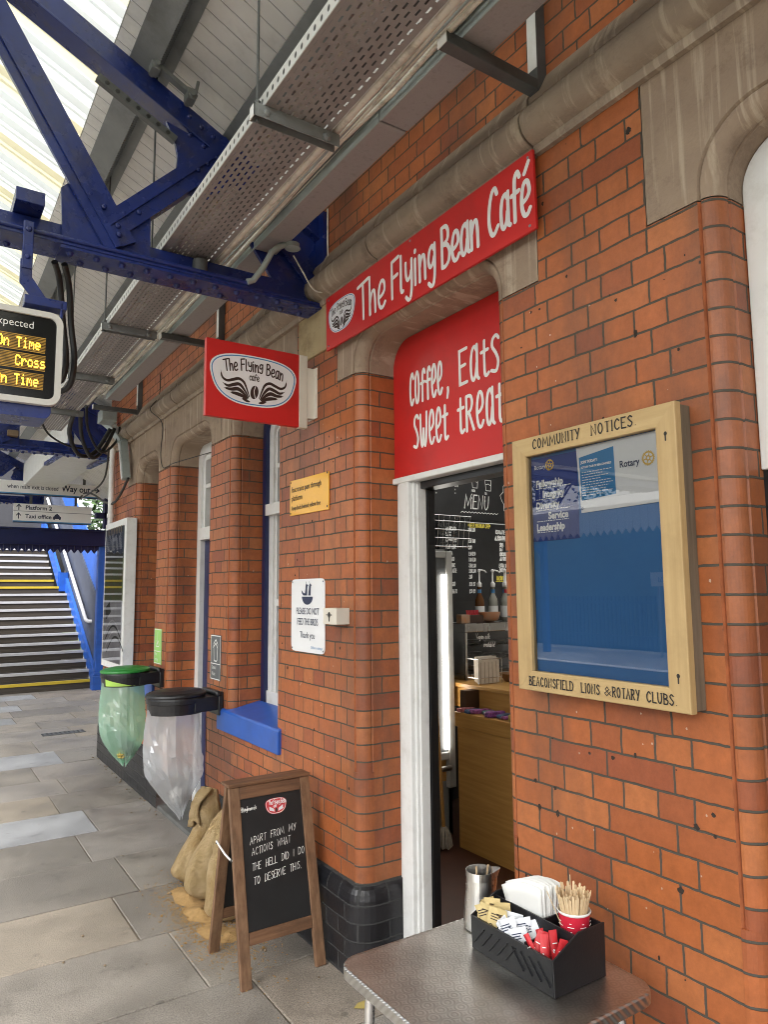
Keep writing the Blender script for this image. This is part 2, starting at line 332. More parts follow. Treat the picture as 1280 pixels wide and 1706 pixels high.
M['weathered_wood'] = wood_mat('weathered_case_wood', (.10, .075, .05), (.19, .145, .10), 'z', .8, bump=.5)
M['aboard_v'] = wood_mat('worn_brown_wood_up', (.115, .055, .026), (.235, .13, .07), 'z', .6, bump=.4, dirt=(.06, .035, .02))
M['aboard_h'] = wood_mat('worn_brown_wood_along', (.095, .042, .02), (.20, .10, .05), 'x', .6, bump=.4, dirt=(.05, .03, .018))
M['counter_wood'] = wood_mat('varnished_counter_wood', (.40, .20, .05), (.52, .29, .085), 'y', .35, bump=.1)
M['alu'] = mat('aluminium_tube', (.72, .72, .72), .25, .05, metal=1, rv=.08)
M['steel'] = mat('stainless_steel', (.62, .61, .59), .26, .08, 4, metal=1, rv=.1, stretch=(1, 1, .2))
M['ink_navy'] = mat('navy_print', (.02, .028, .07), .5, .05)
M['ink_black'] = mat('black_print', (.014, .012, .011), .6, .1)
M['ink_brown'] = mat('brown_print', (.032, .014, .009), .5, .1)
M['ink_blue'] = mat('light_blue_print', (.06, .22, .45), .5, .05)
M['badge_white'] = mat('badge_white', (.78, .78, .8), .4, .03)
M['paper'] = mat('white_paper', (.74, .74, .72), .7, .03)
M['gold_print'] = mat('gold_print', (.66, .42, .06), .5, .05)
M['glass'] = glass_mat('window_glass', refl=1.15)

# ---------------------------------------------------------------- lettering
def smooth_pts(p, closed=False, k=5):
    if len(p) < 3: return p
    out = []; n = len(p)
    rng = range(n) if closed else range(n-1)
    for i in rng:
        g = (lambda j: p[j % n]) if closed else (lambda j: p[max(0, min(n-1, j))])
        a, b, c, d = g(i-1), g(i), g(i+1), g(i+2)
        for t in range(k):
            t /= k
            out.append(tuple(.5*((2*b[q])+(c[q]-a[q])*t+(2*a[q]-5*b[q]+4*c[q]-d[q])*t*t+(3*b[q]-a[q]-3*c[q]+d[q])*t**3) for q in (0, 1)))
    if not closed: out.append(p[-1])
    return out
def G_(adv, s):
    st = []
    for part in s.split(';'):
        part = part.strip(); sm = part.startswith('~'); cl = part.startswith('o')
        q = [tuple(float(x) for x in c.split(',')) for c in part.lstrip('~o').split()]
        st.append((smooth_pts(q, cl) if (sm or cl) else q, cl))
    return adv, st
HAND = {   # tall narrow hand-drawn sign letters
 'T': G_(.50, '-.02,.95 .5,1.03;.24,.98 .27,0'), 'h': G_(.36, '0,1.02 .03,0;~.03,.3 .12,.56 .23,.58 .27,.4 .29,0'),
 'e': G_(.36, '~.02,.28 .2,.34 .3,.46 .26,.66 .14,.7 .04,.52 .02,.22 .1,.02 .22,0 .32,.1'), 'F': G_(.40, '.02,0 0,1;0,1 .36,1.05;.01,.54 .3,.58'),
 'l': G_(.2, '~.02,1.0 .02,.5 .02,.14 .06,.02 .13,.02'), 'y': G_(.38, '~.0,.72 .02,.4 .1,.24 .22,.3 .29,.45;~.31,.74 .31,.1 .26,-.24 .14,-.3 .02,-.2'),
 'i': G_(.17, '.04,.66 .05,0;.04,.86 .045,.9'), 'n': G_(.37, '.01,.68 .03,0;~.03,.36 .12,.6 .23,.62 .28,.42 .3,0'),
 'g': G_(.38, '~.29,.6 .18,.72 .06,.6 .02,.36 .1,.2 .22,.26 .29,.42;~.31,.74 .31,.1 .26,-.24 .14,-.3 .02,-.2'),
 'B': G_(.44, '.03,0 .01,1;~.01,1 .2,1 .31,.85 .27,.64 .03,.55;~.03,.55 .25,.52 .37,.34 .33,.1 .18,0 .03,0'),
 'a': G_(.41, '~.29,.62 .2,.72 .09,.64 .03,.4 .05,.1 .14,0 .24,.12 .29,.34;~.31,.74 .31,.3 .32,.06 .38,0'),
 'C': G_(.44, '~.36,.86 .28,1.0 .16,.94 .05,.66 .02,.32 .1,.06 .22,0 .38,.14'),
 'c': G_(.34, '~.3,.58 .22,.7 .1,.62 .03,.36 .08,.08 .18,0 .3,.1'),
 'f': G_(.33, '~.32,.9 .24,1.02 .15,.94 .12,.7 .12,0;.0,.58 .28,.61'),
 'é': G_(.36, '~.02,.28 .2,.34 .3,.46 .26,.66 .14,.7 .04,.52 .02,.22 .1,.02 .22,0 .32,.1;.14,.88 .3,1.08'),
 'o': G_(.38, 'o.16,.7 .05,.56 .02,.3 .08,.06 .17,0 .27,.08 .31,.34 .27,.6'), ',': G_(.2, '~.08,.1 .09,0 .02,-.16'),
 'E': G_(.42, '.36,1.02 .02,1 .03,0 .36,.02;.03,.52 .28,.55'), 't': G_(.32, '~.13,.98 .12,.4 .13,.08 .2,0 .3,.06;-.01,.68 .28,.71'),
 's': G_(.32, '~.28,.62 .18,.71 .07,.65 .05,.5 .17,.35 .25,.18 .17,.01 .0,.05'), 'S': G_(.36, '~.32,.9 .22,1.0 .08,.92 .05,.72 .2,.5 .29,.26 .2,.02 .0,.06'),
 'w': G_(.5, '~.0,.7 .03,.2 .1,0 .18,.12 .22,.4 .24,.12 .32,0 .4,.2 .43,.72'), 'R': G_(.42, '.02,0 .01,1;~.01,1 .22,.99 .3,.8 .22,.58 .03,.5;.14,.5 .36,0'), ' ': (.22, [])}
CHALK = {k: G_(a, s) for k, (a, s) in {
 'A': (.62, '0,0 .24,1 .5,0;.1,.38 .42,.4'), 'B': (.55, '0,0 0,1;~0,1 .36,.86 .3,.58 0,.52;~0,.52 .44,.36 .36,.04 0,0'), 'C': (.58, '~.46,.82 .26,1 .04,.7 .04,.26 .24,0 .46,.14'),
 'D': (.6, '0,0 0,1;~0,1 .34,.9 .48,.5 .34,.08 0,0'), 'E': (.52, '.4,1 0,1 0,0 .42,0;0,.52 .32,.53'), 'F': (.5, '.42,1 0,1 0,0;0,.52 .3,.53'),
 'G': (.6, '~.46,.84 .26,1 .04,.7 .04,.26 .26,0 .48,.16 .48,.44;.28,.44 .5,.44'), 'H': (.6, '0,0 0,1;.46,0 .46,1;0,.5 .46,.52'), 'I': (.2, '.06,0 .06,1'),
 'J': (.5, '~.34,1 .34,.3 .22,0 .02,.14'), 'K': (.55, '0,0 0,1;.42,1 0,.45 .46,0'), 'L': (.5, '0,1 0,0 .4,0'), 'M': (.88, '0,0 .08,1 .37,.22 .66,1 .74,0'),
 'N': (.62, '0,0 0,1 .46,0 .46,1'), 'O': (.62, 'o.24,1 .04,.74 .04,.26 .24,0 .44,.26 .44,.74'), 'P': (.54, '0,0 0,1;~0,1 .38,.92 .36,.56 0,.46'), 'Q': (.62, 'o.24,1 .04,.74 .04,.26 .24,0 .44,.26 .44,.74;.3,.24 .5,-.06'),
 'R': (.56, '0,0 0,1;~0,1 .38,.92 .34,.58 0,.5;.14,.5 .44,0'), 'S': (.54, '~.42,.86 .22,1 .04,.8 .22,.54 .42,.28 .22,0 .0,.14'), 'T': (.56, '0,1 .5,1;.25,1 .25,0'),
 'U': (.6, '~0,1 .02,.3 .22,0 .42,.3 .44,1'), 'V': (.58, '0,1 .24,0 .48,1'), 'W': (.76, '0,1 .16,0 .32,.7 .48,0 .66,1'), 'X': (.56, '0,1 .44,0;.44,1 0,0'), 'Y': (.56, '0,1 .24,.5;.48,1 .18,0'),
 'Z': (.54, '0,1 .44,1 0,0 .46,0'), '0': (.5, 'o.2,1 .02,.7 .02,.3 .2,0 .38,.3 .38,.7'), '1': (.3, '.02,.8 .14,1 .14,0'), '2': (.5, '~.02,.8 .2,1 .36,.76 .02,0;.02,0 .4,0'), '3': (.5, '~.02,.9 .24,1 .34,.72 .14,.54 .36,.3 .2,0 .0,.1'),
 '4': (.5, '.3,0 .3,1 0,.34 .42,.34'), '5': (.5, '.36,1 .06,1 .04,.58;~.04,.58 .3,.58 .36,.24 .18,0 0,.08'), '6': (.5, '~.32,1 .06,.6 .04,.2 .2,0 .36,.2 .2,.46 .04,.24'), '7': (.48, '0,1 .4,1 .14,0'), '8': (.5, 'o.2,1 .06,.78 .2,.54 .36,.26 .2,0 .04,.26 .2,.54 .34,.78'),
 '9': (.5, '~.36,.6 .18,.5 .04,.74 .2,1 .36,.76 .3,.0'), '.': (.2, '.05,0 .07,.04'), '!': (.22, '.06,1 .06,.3;.06,.05 .06,0'), '+': (.4, '0,.4 .34,.4;.17,.22 .17,.58'), '*': (.4, '0,.4 .34,.7;0,.7 .34,.4;.17,.3 .17,.8'), '@': (.6, '~.4,.3 .2,.3 .2,.7 .4,.7 .4,.3 .56,.4 .5,.95 .1,.95 .0,.3 .2,0 .5,.05'),
 'a': (.46, 'o.18,.5 .02,.3 .16,0 .3,.2;.32,.5 .34,0'), 'b': (.46, '0,1 0,0;~0,.3 .2,.5 .34,.25 .18,0 0,.1'), 'c': (.42, '~.32,.42 .16,.5 .02,.25 .16,0 .34,.08'), 'e': (.42, '~.02,.26 .32,.3 .2,.5 .02,.25 .16,0 .34,.1'), 'f': (.34, '~.3,.95 .16,.95 .12,.5 .1,-.2;0,.5 .26,.5'),
 'g': (.44, 'o.18,.5 .02,.3 .16,.05 .3,.2;~.32,.5 .3,-.2 .14,-.34 .0,-.22'), 'i': (.18, '.05,.5 .05,0;.05,.7 .05,.74'), 'k': (.42, '0,1 0,0;.3,.5 .02,.2 .32,0'), 'l': (.2, '.05,1 .05,0'), 'm': (.6, '0,.5 0,0;~0,.3 .12,.5 .2,0;~.2,.3 .34,.5 .42,0'), 'n': (.44, '0,.5 0,0;~0,.3 .16,.5 .3,.3 .3,0'),
 'o': (.44, 'o.17,.5 .02,.25 .17,0 .32,.25'), 'r': (.34, '0,.5 0,0;~0,.28 .1,.46 .26,.48'), 's': (.4, '~.28,.45 .12,.5 .06,.36 .28,.14 .14,0 0,.06'), 't': (.34, '.12,.85 .12,0;0,.55 .26,.55'), 'v': (.42, '0,.5 .16,0 .32,.5'), 'y': (.42, '0,.5 .16,.08;.32,.5 .06,-.34'),
 'w': (.56, '0,.5 .12,0 .23,.4 .34,0 .46,.5'), 'h': (.44, '0,1 0,0;~0,.3 .16,.5 .3,.3 .3,0'), 'd': (.46, '.32,1 .32,0;o.17,.5 .02,.25 .17,0 .31,.25'), 'p': (.44, '0,.5 0,-.35;~0,.3 .2,.5 .34,.25 .18,0 0,.1'), 'u': (.44, '~0,.5 .04,.1 .16,0 .3,.2;.32,.5 .34,0'), '£': (.5, '~.4,.85 .22,1 .12,.7 .14,.2 .02,0;.02,0 .42,0;.02,.45 .3,.45'), '-': (.4, '.04,.4 .3,.4'), ' ': (.34, '0,0')}.items()}
CHALK[' '] = (.34, [])

class Plane:
    """a drawing plane: origin o, right ux, up uy; n points to the reader"""
    def __init__(s, o, ux, uy): s.o, s.ux, s.uy = Vector(o), Vector(ux).normalized(), Vector(uy).normalized(); s.n = s.ux.cross(s.uy); s.k = 0
    def P(s, x, y, h=0): return s.o+s.ux*x+s.uy*y+s.n*h
def ribbon(mb, pl, pts, w, h=.0012, m=0, closed=False, cap=True):
    """flat stroke of half-width w along pts on the plane; each stroke sits a hair above the one before"""
    pl.k = (pl.k+1) % 9; h += pl.k*.00007
    p = [Vector(q) for q in pts]
    q = [p[0]]
    for a in p[1:]:
        if (a-q[-1]).length > 1e-5: q.append(a)
    p = q
    if len(p) < 2: return
    n = len(p); L_, R_ = [], []
    for i in range(n):
        if closed: d1, d2 = (p[i]-p[i-1]), (p[(i+1) % n]-p[i])
        else: d1 = p[i]-p[i-1] if i else p[1]-p[0]; d2 = p[i+1]-p[i] if i < n-1 else p[-1]-p[-2]
        if d1.length < 1e-9: d1 = d2
        if d2.length < 1e-9: d2 = d1
        d1, d2 = d1.normalized(), d2.normalized()
        n1, n2 = Vector((-d1.y, d1.x)), Vector((-d2.y, d2.x)); t = n1+n2
        t = t.normalized() if t.length > .3 else n1
        k = w/max(.55, t.dot(n1))
        L_.append(p[i]+t*k); R_.append(p[i]-t*k)
    e = 4e-6
    V = [pl.P(*a, h+e*i) for i, a in enumerate(L_)]+[pl.P(*a, h+e*i) for i, a in enumerate(R_)]
    F = [(i, i+n, (i+1) % n+n, (i+1) % n) for i in range(n if closed else n-1)]
    F = [tuple(reversed(f)) for f in F]
    mb.add(V, [tuple(reversed(f)) for f in F], m)
    if cap and not closed:
        for c, dd, hh in ((p[0], (p[0]-p[1]).normalized(), h), (p[-1], (p[-1]-p[-2]).normalized(), h+e*(n-1))):
            nn = Vector((-dd.y, dd.x))
            ring = [pl.P(*(c+nn*w*math.cos(a)+dd*w*math.sin(a)), hh) for a in [math.pi*k/6 for k in range(7)]]
            mb.add(ring, [tuple(range(6, -1, -1))], m)
def hand(mb, pl, s, x, y, size, w, font=HAND, sx=1.0, m=0, jit=0, track=0.0, h=.0012):
    for ch in s:
        if ch not in font: x += .3*size*sx; continue
        adv, st = font[ch]; jy = random.uniform(-jit, jit)*size; js = 1+random.uniform(-jit, jit)
        for pts, cl in st: ribbon(mb, pl, [(x+a*size*sx, y+b*size*js+jy) for a, b in pts], w, h, m, cl)
        x += (adv+track)*size*sx
    return x
def tall(glyphs, keep=(',',)):
    """the same letters drawn to one height, as on the shop's signs"""
    out = {}
    for c, (adv, st) in glyphs.items():
        ys = [y for pts, cl in st for x, y in pts]
        if not ys or c in keep: out[c] = (adv, st); continue
        lo, hi = min(ys), max(ys); lo = min(lo, 0); k = 1/(hi-lo)
        out[c] = (adv, [([(x, (y-lo)*k) for x, y in pts], cl) for pts, cl in st])
    return out
TALL = tall(HAND)
BADGE = {c: (a, [([(x, y if lo >= -.1 else (y-lo)*.82/(hi-lo)) for x, y in pts], cl) for pts, cl in st]) for c, (a, st) in HAND.items() for lo, hi in [(min([y for p, _ in st for _x, y in p] or [0]), max([y for p, _ in st for _x, y in p] or [1]))]}
def hand_w(s, size, font=HAND, sx=1.0, track=0.0): return sum((font.get(c, (.3,))[0]+track)*size*sx for c in s)
def type_(mb, pl, s, x, y, size, sx=1.0, align='l', m=0, h=.0012, bold=0):
    """printed lettering with Blender's own typeface; size = cap height"""
    cu = bpy.data.curves.new('t', 'FONT'); cu.body = s; cu.size = size/.73; cu.fill_mode = 'FRONT'; cu.resolution_u = 3; cu.offset = bold
    o = bpy.data.objects.new('t', cu); COL.objects.link(o)
    me = bpy.data.meshes.new_from_object(o.evaluated_get(bpy.context.evaluated_depsgraph_get()))
    bpy.data.objects.remove(o); bpy.data.curves.remove(cu)
    if not me.vertices: return 0
    xs = [v.co.x for v in me.vertices]; wd = (max(xs))*sx
    off = {'l': 0, 'c': -wd/2, 'r': -wd}[align]
    mb.add([pl.P(x+off+v.co.x*sx, y+v.co.y, h) for v in me.vertices], [tuple(p.vertices) for p in me.polygons], m)
    bpy.data.meshes.remove(me); return wd
def poly(mb, pl, pts, m=0, h=.001): mb.add([pl.P(x, y, h) for x, y in pts], [tuple(range(len(pts)))], m)
def ell(cx, cy, rx, ry, n=40, p=2.0):
    out = []
    for k in range(n):
        a = 2*math.pi*k/n; c, s_ = math.cos(a), math.sin(a)
        out.append((cx+rx*math.copysign(abs(c)**(2/p), c), cy+ry*math.copysign(abs(s_)**(2/p), s_)))
    return out
def badge_shape(cx, cy, w, h, n=48):
    """rounded badge, wider at the top than at the bottom"""
    return [(cx+(x-cx)*(1+.16*(y-cy)/(h/2)), y) for x, y in ell(cx, cy, w/2, h/2, n, 2.7)]
def wing_badge(mb, pl, cx, cy, w, h, text=True, mi=(0, 1, 2), base=.001):
    """white badge: ring, bean between two wings, name above.  mi = (white, blue ring, brown)"""
    poly(mb, pl, badge_shape(cx, cy, w, h), mi[0], base)
    ribbon(mb, pl, badge_shape(cx, cy, w*.955, h*.93), w*.006, base+.0005, mi[1], True)
    H = base+.0008
    poly(mb, pl, [(x+(y-(cy-h*.22))*.12, y) for x, y in ell(cx, cy-h*.22, w*.048, h*.135, 20)], mi[2], H)
    ribbon(mb, pl, [(cx+w*.012, cy-h*.1), (cx-w*.006, cy-h*.2), (cx+w*.008, cy-h*.33)], w*.004, H+.0007, mi[0])
    FE = [([(.058, -.33), (.085, -.20), (.125, -.05), (.185, .005), (.25, -.03), (.32, -.065), (.375, -.01), (.395, .13)], .021),
          ([(.068, -.35), (.115, -.21), (.175, -.105), (.24, -.125), (.31, -.165), (.375, -.11)], .024), ([(.075, -.37), (.13, -.265), (.195, -.20), (.27, -.225), (.355, -.215)], .027),
          ([(.085, -.385), (.14, -.325), (.21, -.295), (.285, -.285)], .026), ([(.05, -.42), (.095, -.405), (.145, -.37)], .018)]
    for sg in (-1, 1):
        for k, (c_, th) in enumerate(FE):
            q = smooth_pts(c_, False, 5); n = len(q)-1; top, bot = [], []
            for i, (x, y) in enumerate(q):
                t = i/n; hh = th*(.10+1.25*math.sin(math.pi*min(1, t*.80+.08))**1.2) if t < .92 else th*.3*(1.02-t)/.1
                d = Vector((q[min(n, i+1)][0]-q[max(0, i-1)][0], (q[min(n, i+1)][1]-q[max(0, i-1)][1])*h/w)).normalized(); nn = Vector((-d.y, d.x))*hh*h
                top.append((cx+sg*(x*w+nn.x), cy+y*h+nn.y)); bot.append((cx+sg*(x*w-nn.x), cy+y*h-nn.y))
            for i in range(n):
                g4 = [top[i], bot[i], bot[i+1], top[i+1]]
                poly(mb, pl, g4 if sg > 0 else g4[::-1], mi[2], H+.00008*k+4e-6*i)
    if text:
        s = 'The Flying Bean'; size = h*.22; sx = .95; tot = hand_w(s, size, BADGE, sx, .05); x = cx-tot/2
        for ch in s:
            adv, st = BADGE[ch]; u = (x+adv*size*sx/2-cx)/(w/2); yy = cy+h*.185-h*.17*u*u
            an = -u*.30
            for pts, cl in st:
                ribbon(mb, pl, [(x+a*size*sx*math.cos(an)-b*size*math.sin(an)*.6, yy+a*size*sx*math.sin(an)+b*size) for a, b in pts], w*.0075, H, mi[2], cl)
            x += (adv+.05)*size*sx
        hand(mb, pl, 'cafe', cx-hand_w('cafe', h*.125, HAND, 1.0, .06)/2, cy+h*.01, h*.125, w*.005, HAND, 1.0, mi[2], 0, .06, H)

# ---------------------------------------------------------------- platform and ground
def slab_rows():
    rows = [3.153, 3.757, 4.353, 4.975, 5.575, 6.165, 6.75, 7.31, 7.945, 8.6, 9.3, 10.05, 10.65, 11.2, 11.8, 12.4, 13.0, 13.6, 14.2]
    y = 3.153; lo = []
    while y > -3.2: y -= random.uniform(.55, .66); lo.append(y)
    rows = lo[::-1]+rows
    while rows[-1] < 26: rows.append(rows[-1]+random.uniform(.55, .66))
    return rows
ROWS = slab_rows()
XJ = {3.153: [-.573, .02], 3.757: [-.712], 4.353: [-.558], 4.975: [-.693], 5.575: [-.53], 6.165: [-.69], 6.75: [-.537], 7.31: [-.68], 7.945: [-.37], 8.6: [-.505, .5], 9.3: [0.0, .9], 10.05: [-.293, .7]}
mp_ = bpy.data.materials.new('york_stone_flags'); mp_.use_nodes = True
def flag_mat(m):
    N, L = m.node_tree.nodes, m.node_tree.links; b = N['Principled BSDF']
    at = N.new('ShaderNodeAttribute'); at.attribute_name = 'tint'; tc = N.new('ShaderNodeTexCoord')
    n1 = N.new('ShaderNodeTexNoise'); n1.inputs['Scale'].default_value = 2.6; n1.inputs['Detail'].default_value = 9; n1.inputs['Roughness'].default_value = .66; L.new(tc.outputs['Object'], n1.inputs['Vector'])
    r1 = N.new('ShaderNodeMapRange'); r1.inputs['From Min'].default_value = .3; r1.inputs['From Max'].default_value = .7; r1.inputs['To Min'].default_value = .70; r1.inputs['To Max'].default_value = 1.22; L.new(n1.outputs[0], r1.inputs['Value'])
    mu = N.new('ShaderNodeMix'); mu.data_type = 'RGBA'; mu.blend_type = 'MULTIPLY'; mu.inputs['Factor'].default_value = 1; L.new(at.outputs['Color'], mu.inputs['A']); L.new(r1.outputs[0], mu.inputs['B'])
    n2 = N.new('ShaderNodeTexNoise'); n2.inputs['Scale'].default_value = 160; n2.inputs['Detail'].default_value = 3; L.new(tc.outputs['Object'], n2.inputs['Vector'])
    r2 = N.new('ShaderNodeMapRange'); r2.inputs['From Min'].default_value = .35; r2.inputs['From Max'].default_value = .65; r2.inputs['To Min'].default_value = .66; r2.inputs['To Max'].default_value = 1.34; L.new(n2.outputs[0], r2.inputs['Value'])
    m2 = N.new('ShaderNodeMix'); m2.data_type = 'RGBA'; m2.blend_type = 'MULTIPLY'; m2.inputs['Factor'].default_value = 1; L.new(mu.outputs['Result'], m2.inputs['A']); L.new(r2.outputs[0], m2.inputs['B'])
    n3 = N.new('ShaderNodeTexNoise'); n3.inputs['Scale'].default_value = 5; n3.inputs['Detail'].default_value = 10; n3.inputs['Roughness'].default_value = .75; L.new(tc.outputs['Object'], n3.inputs['Vector'])
    r3 = N.new('ShaderNodeValToRGB'); r3.color_ramp.elements[0].position = .56; r3.color_ramp.elements[1].position = .72; r3.color_ramp.elements[0].color = (0, 0, 0, 1); r3.color_ramp.elements[1].color = (.65, .65, .65, 1); L.new(n3.outputs[0], r3.inputs[0])
    m3 = N.new('ShaderNodeMix'); m3.data_type = 'RGBA'; m3.inputs['B'].default_value = (.062, .056, .05, 1); L.new(r3.outputs[0], m3.inputs['Factor']); L.new(m2.outputs['Result'], m3.inputs['A'])
    # pale specks
    vo = N.new('ShaderNodeTexVoronoi'); vo.inputs['Scale'].default_value = 42; L.new(tc.outputs['Object'], vo.inputs['Vector'])
    lt = N.new('ShaderNodeMapRange'); lt.inputs['From Min'].default_value = .10; lt.inputs['From Max'].default_value = .06; L.new(vo.outputs['Distance'], lt.inputs['Value'])
    sel = N.new('ShaderNodeSeparateColor'); L.new(vo.outputs['Color'], sel.inputs[0]); g = N.new('ShaderNodeMath'); g.operation = 'GREATER_THAN'; g.inputs[1].default_value = .9; L.new(sel.outputs[0], g.inputs[0])
    pk = N.new('ShaderNodeMath'); pk.operation = 'MULTIPLY'; L.new(lt.outputs[0], pk.inputs[0]); L.new(g.outputs[0], pk.inputs[1])
    m4 = N.new('ShaderNodeMix'); m4.data_type = 'RGBA'; m4.inputs['B'].default_value = (.34, .32, .28, 1); L.new(pk.outputs[0], m4.inputs['Factor']); L.new(m3.outputs['Result'], m4.inputs['A'])
    vg = N.new('ShaderNodeTexVoronoi'); vg.inputs['Scale'].default_value = 6.5; L.new(tc.outputs['Object'], vg.inputs['Vector'])
    lg = N.new('ShaderNodeMapRange'); lg.inputs['From Min'].default_value = .13; lg.inputs['From Max'].default_value = .08; lg.inputs['To Max'].default_value = .55; L.new(vg.outputs['Distance'], lg.inputs['Value'])
    sg_ = N.new('ShaderNodeSeparateColor'); L.new(vg.outputs['Color'], sg_.inputs[0]); gg = N.new('ShaderNodeMath'); gg.operation = 'GREATER_THAN'; gg.inputs[1].default_value = .72; L.new(sg_.outputs[0], gg.inputs[0])
    gm = N.new('ShaderNodeMath'); gm.operation = 'MULTIPLY'; L.new(lg.outputs[0], gm.inputs[0]); L.new(gg.outputs[0], gm.inputs[1])
    m5 = N.new('ShaderNodeMix'); m5.data_type = 'RGBA'; m5.inputs['B'].default_value = (.075, .068, .06, 1); L.new(gm.outputs[0], m5.inputs['Factor']); L.new(m4.outputs['Result'], m5.inputs['A'])
    L.new(m5.outputs['Result'], b.inputs['Base Color']); b.inputs['Roughness'].default_value = .62
    rg = N.new('ShaderNodeMapRange'); rg.inputs['From Min'].default_value = .3; rg.inputs['From Max'].default_value = .7; rg.inputs['To Min'].default_value = .38; rg.inputs['To Max'].default_value = .72; L.new(n1.outputs[0], rg.inputs['Value']); L.new(rg.outputs[0], b.inputs['Roughness'])
    ha = N.new('ShaderNodeMath'); ha.operation = 'MULTIPLY_ADD'; ha.inputs[1].default_value = 3.0; L.new(n1.outputs[0], ha.inputs[0]); L.new(n2.outputs[0], ha.inputs[2])
    bp = N.new('ShaderNodeBump'); bp.inputs['Strength'].default_value = .45; bp.inputs['Distance'].default_value = .004; L.new(ha.outputs[0], bp.inputs['Height']); L.new(bp.outputs[0], b.inputs['Normal'])
flag_mat(mp_)
M['joint'] = mat('sandy_joint', (.12, .095, .068), .95, .4, 7, bump=.6, bs=120)
TINTS = [(.240, .214, .185), (.216, .196, .173), (.248, .214, .180), (.228, .209, .190), (.254, .220, .180), (.206, .187, .166), (.242, .221, .202)]
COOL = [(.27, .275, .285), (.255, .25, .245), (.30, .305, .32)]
fl = MB(); g = .0032
def slab(x0, x1, y0, y1, col, dz=0):
    e = .004; z = dz; a = [(x0, y0), (x1, y0), (x1, y1), (x0, y1)]; b = [(x0+e, y0+e), (x1-e, y0+e), (x1-e, y1-e), (x0+e, y1-e)]
    jig = lambda p: (p[0]+random.uniform(-.0025, .0025), p[1]+random.uniform(-.0025, .0025))
    a = [jig(p) for p in a]; b = [jig(p) for p in b]
    v = [(*p, -.02) for p in a]+[(*p, z-.003) for p in a]+[(*p, z) for p in b]
    f = [(8, 9, 10, 11)]+[(i, (i+1) % 4, (i+1) % 4+4, i+4) for i in range(4)]+[(i+4, (i+1) % 4+4, (i+1) % 4+8, i+8) for i in range(4)]
    fl.add(v, f, 0, col=col)
for i in range(len(ROWS)-1):
    y0, y1 = ROWS[i], ROWS[i+1]; xr = 2.2 if y0 > 7.2 else (.5 if 4.2 < y0 < 5.9 or y0 > 6.9 else .06)
    js = list(XJ.get(y0, [])) or [random.uniform(-.75, -.3)]
    x = js[0]
    while x > -3.6: x -= random.uniform(.75, 1.15); js.insert(0, x)
    x = js[-1]
    while x < xr: x += random.uniform(.7, 1.1); js.append(x)
    js = [max(-3.75, min(xr, q)) for q in js]; js = sorted(set([-3.75]+js+[xr]))
    for a, b in zip(js, js[1:]):
        if b-a < .05: continue
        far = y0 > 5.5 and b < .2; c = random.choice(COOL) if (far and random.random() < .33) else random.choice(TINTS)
        k = random.uniform(.9, 1.1)
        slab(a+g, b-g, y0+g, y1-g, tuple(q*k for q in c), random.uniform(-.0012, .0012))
fl.build('platform_paving', mp_, kind='structure')
jb = MB(); jb.box(-4.3, .6, -4, 30, -1.0, -.006); jb.build('platform', M['joint'], kind='structure')
cop = MB()
y = -3.9
while y < 29: cop.box(-4.45, -3.76, y, y+.89, -.12, .0); y += .9
M['coping'] = mat('concrete_coping', (.30, .29, .27), .8, .15, 5, bump=.3)
cop.build('platform_edge', M['coping'], kind='structure', bevel=.01)
ye = MB(); ye.box(-3.70, -3.60, -3.9, 29, .0, .004); M['yellow_line'] = mat('yellow_line', (.62, .43, .03), .6, .2, 8)
ye.build('platform_line', M['yellow_line'], kind='structure')
tb = MB(); tb.box(-11.2, -4.3, -30, 60, -1.4, -1.0); M['ballast'] = mat('ballast', (.10, .09, .08), .95, .5, 14, bump=1, bs=30)
tb.build('track_bed', M['ballast'], kind='structure')
gr = MB(); gr.quad((-400, -400, -1.42), (400, -400, -1.42), (400, 400, -1.42), (-400, 400, -1.42)); M['ground'] = mat('grass_ground', (.05, .075, .025), .95, .4, .8)
gr.build('ground', M['ground'], kind='structure')

# ---------------------------------------------------------------- station building
SPR, ZT, PL, STR = 2.74, 2.966, .388, 3.185        # spring line, arch crown, plinth top, underside of string course
RR = .055                                          # roll moulding radius
bld = thing('station_building', (0, 2.5, 0), 'long orange brick station building with stone door and window heads', 'building')
OPEN = {  # name: (y0, y1, bottom of roll, reveal depth)
 'D': (-.02, 1.055, .865, .135), 'door': (1.827, 2.888, .868, .205), 'A': (3.705, 4.500, .94, .24), 'B': (4.862, 5.860, .868, .24), 'C': (6.185, 6.950, .94, .24)}
PIERS = [(-3.2, -.02), (1.055, 1.827), (2.888, 3.705), (4.5, 4.862), (5.86, 6.185), (6.95, 8.1)]
wb = MB()
def face_yz(mb, y0, y1, z0, z1, x=0.0, m=0):
    mb.quad((x, y0, z0), (x, y0, z1), (x, y1, z1), (x, y1, z0), m, [(y0, z0), (y0, z1), (y1, z1), (y1, z0)])
def roll_prof():
    p = [(0, 0), (.010, .0040), (.0035, .0095)]
    p += [(RR-RR*math.cos(a)+.001, RR*math.sin(a)) for a in [R(18+72*k/8) for k in range(9)]]
    return p+[(RR+.008, RR-.005), (RR+.013, RR)]
def strip(mb, prof, yE, sg, z0, z1, u0, m=0, ks=1.0):
    """extrude (x, inset) profile up; sg = direction into the opening"""
    u = 0
    for (a, b) in zip(prof, prof[1:]):
        l = math.hypot(b[0]-a[0], b[1]-a[1]); ua, ub = u0+sg*u*ks, u0+sg*(u+l)*ks; u += l
        A, B = (a[0], yE+sg*a[1]), (b[0], yE+sg*b[1])
        mb.quad((*A, z0), (*A, z1), (*B, z1), (*B, z0), m, [(ua, z0), (ua, z1), (ub, z1), (ub, z0)])
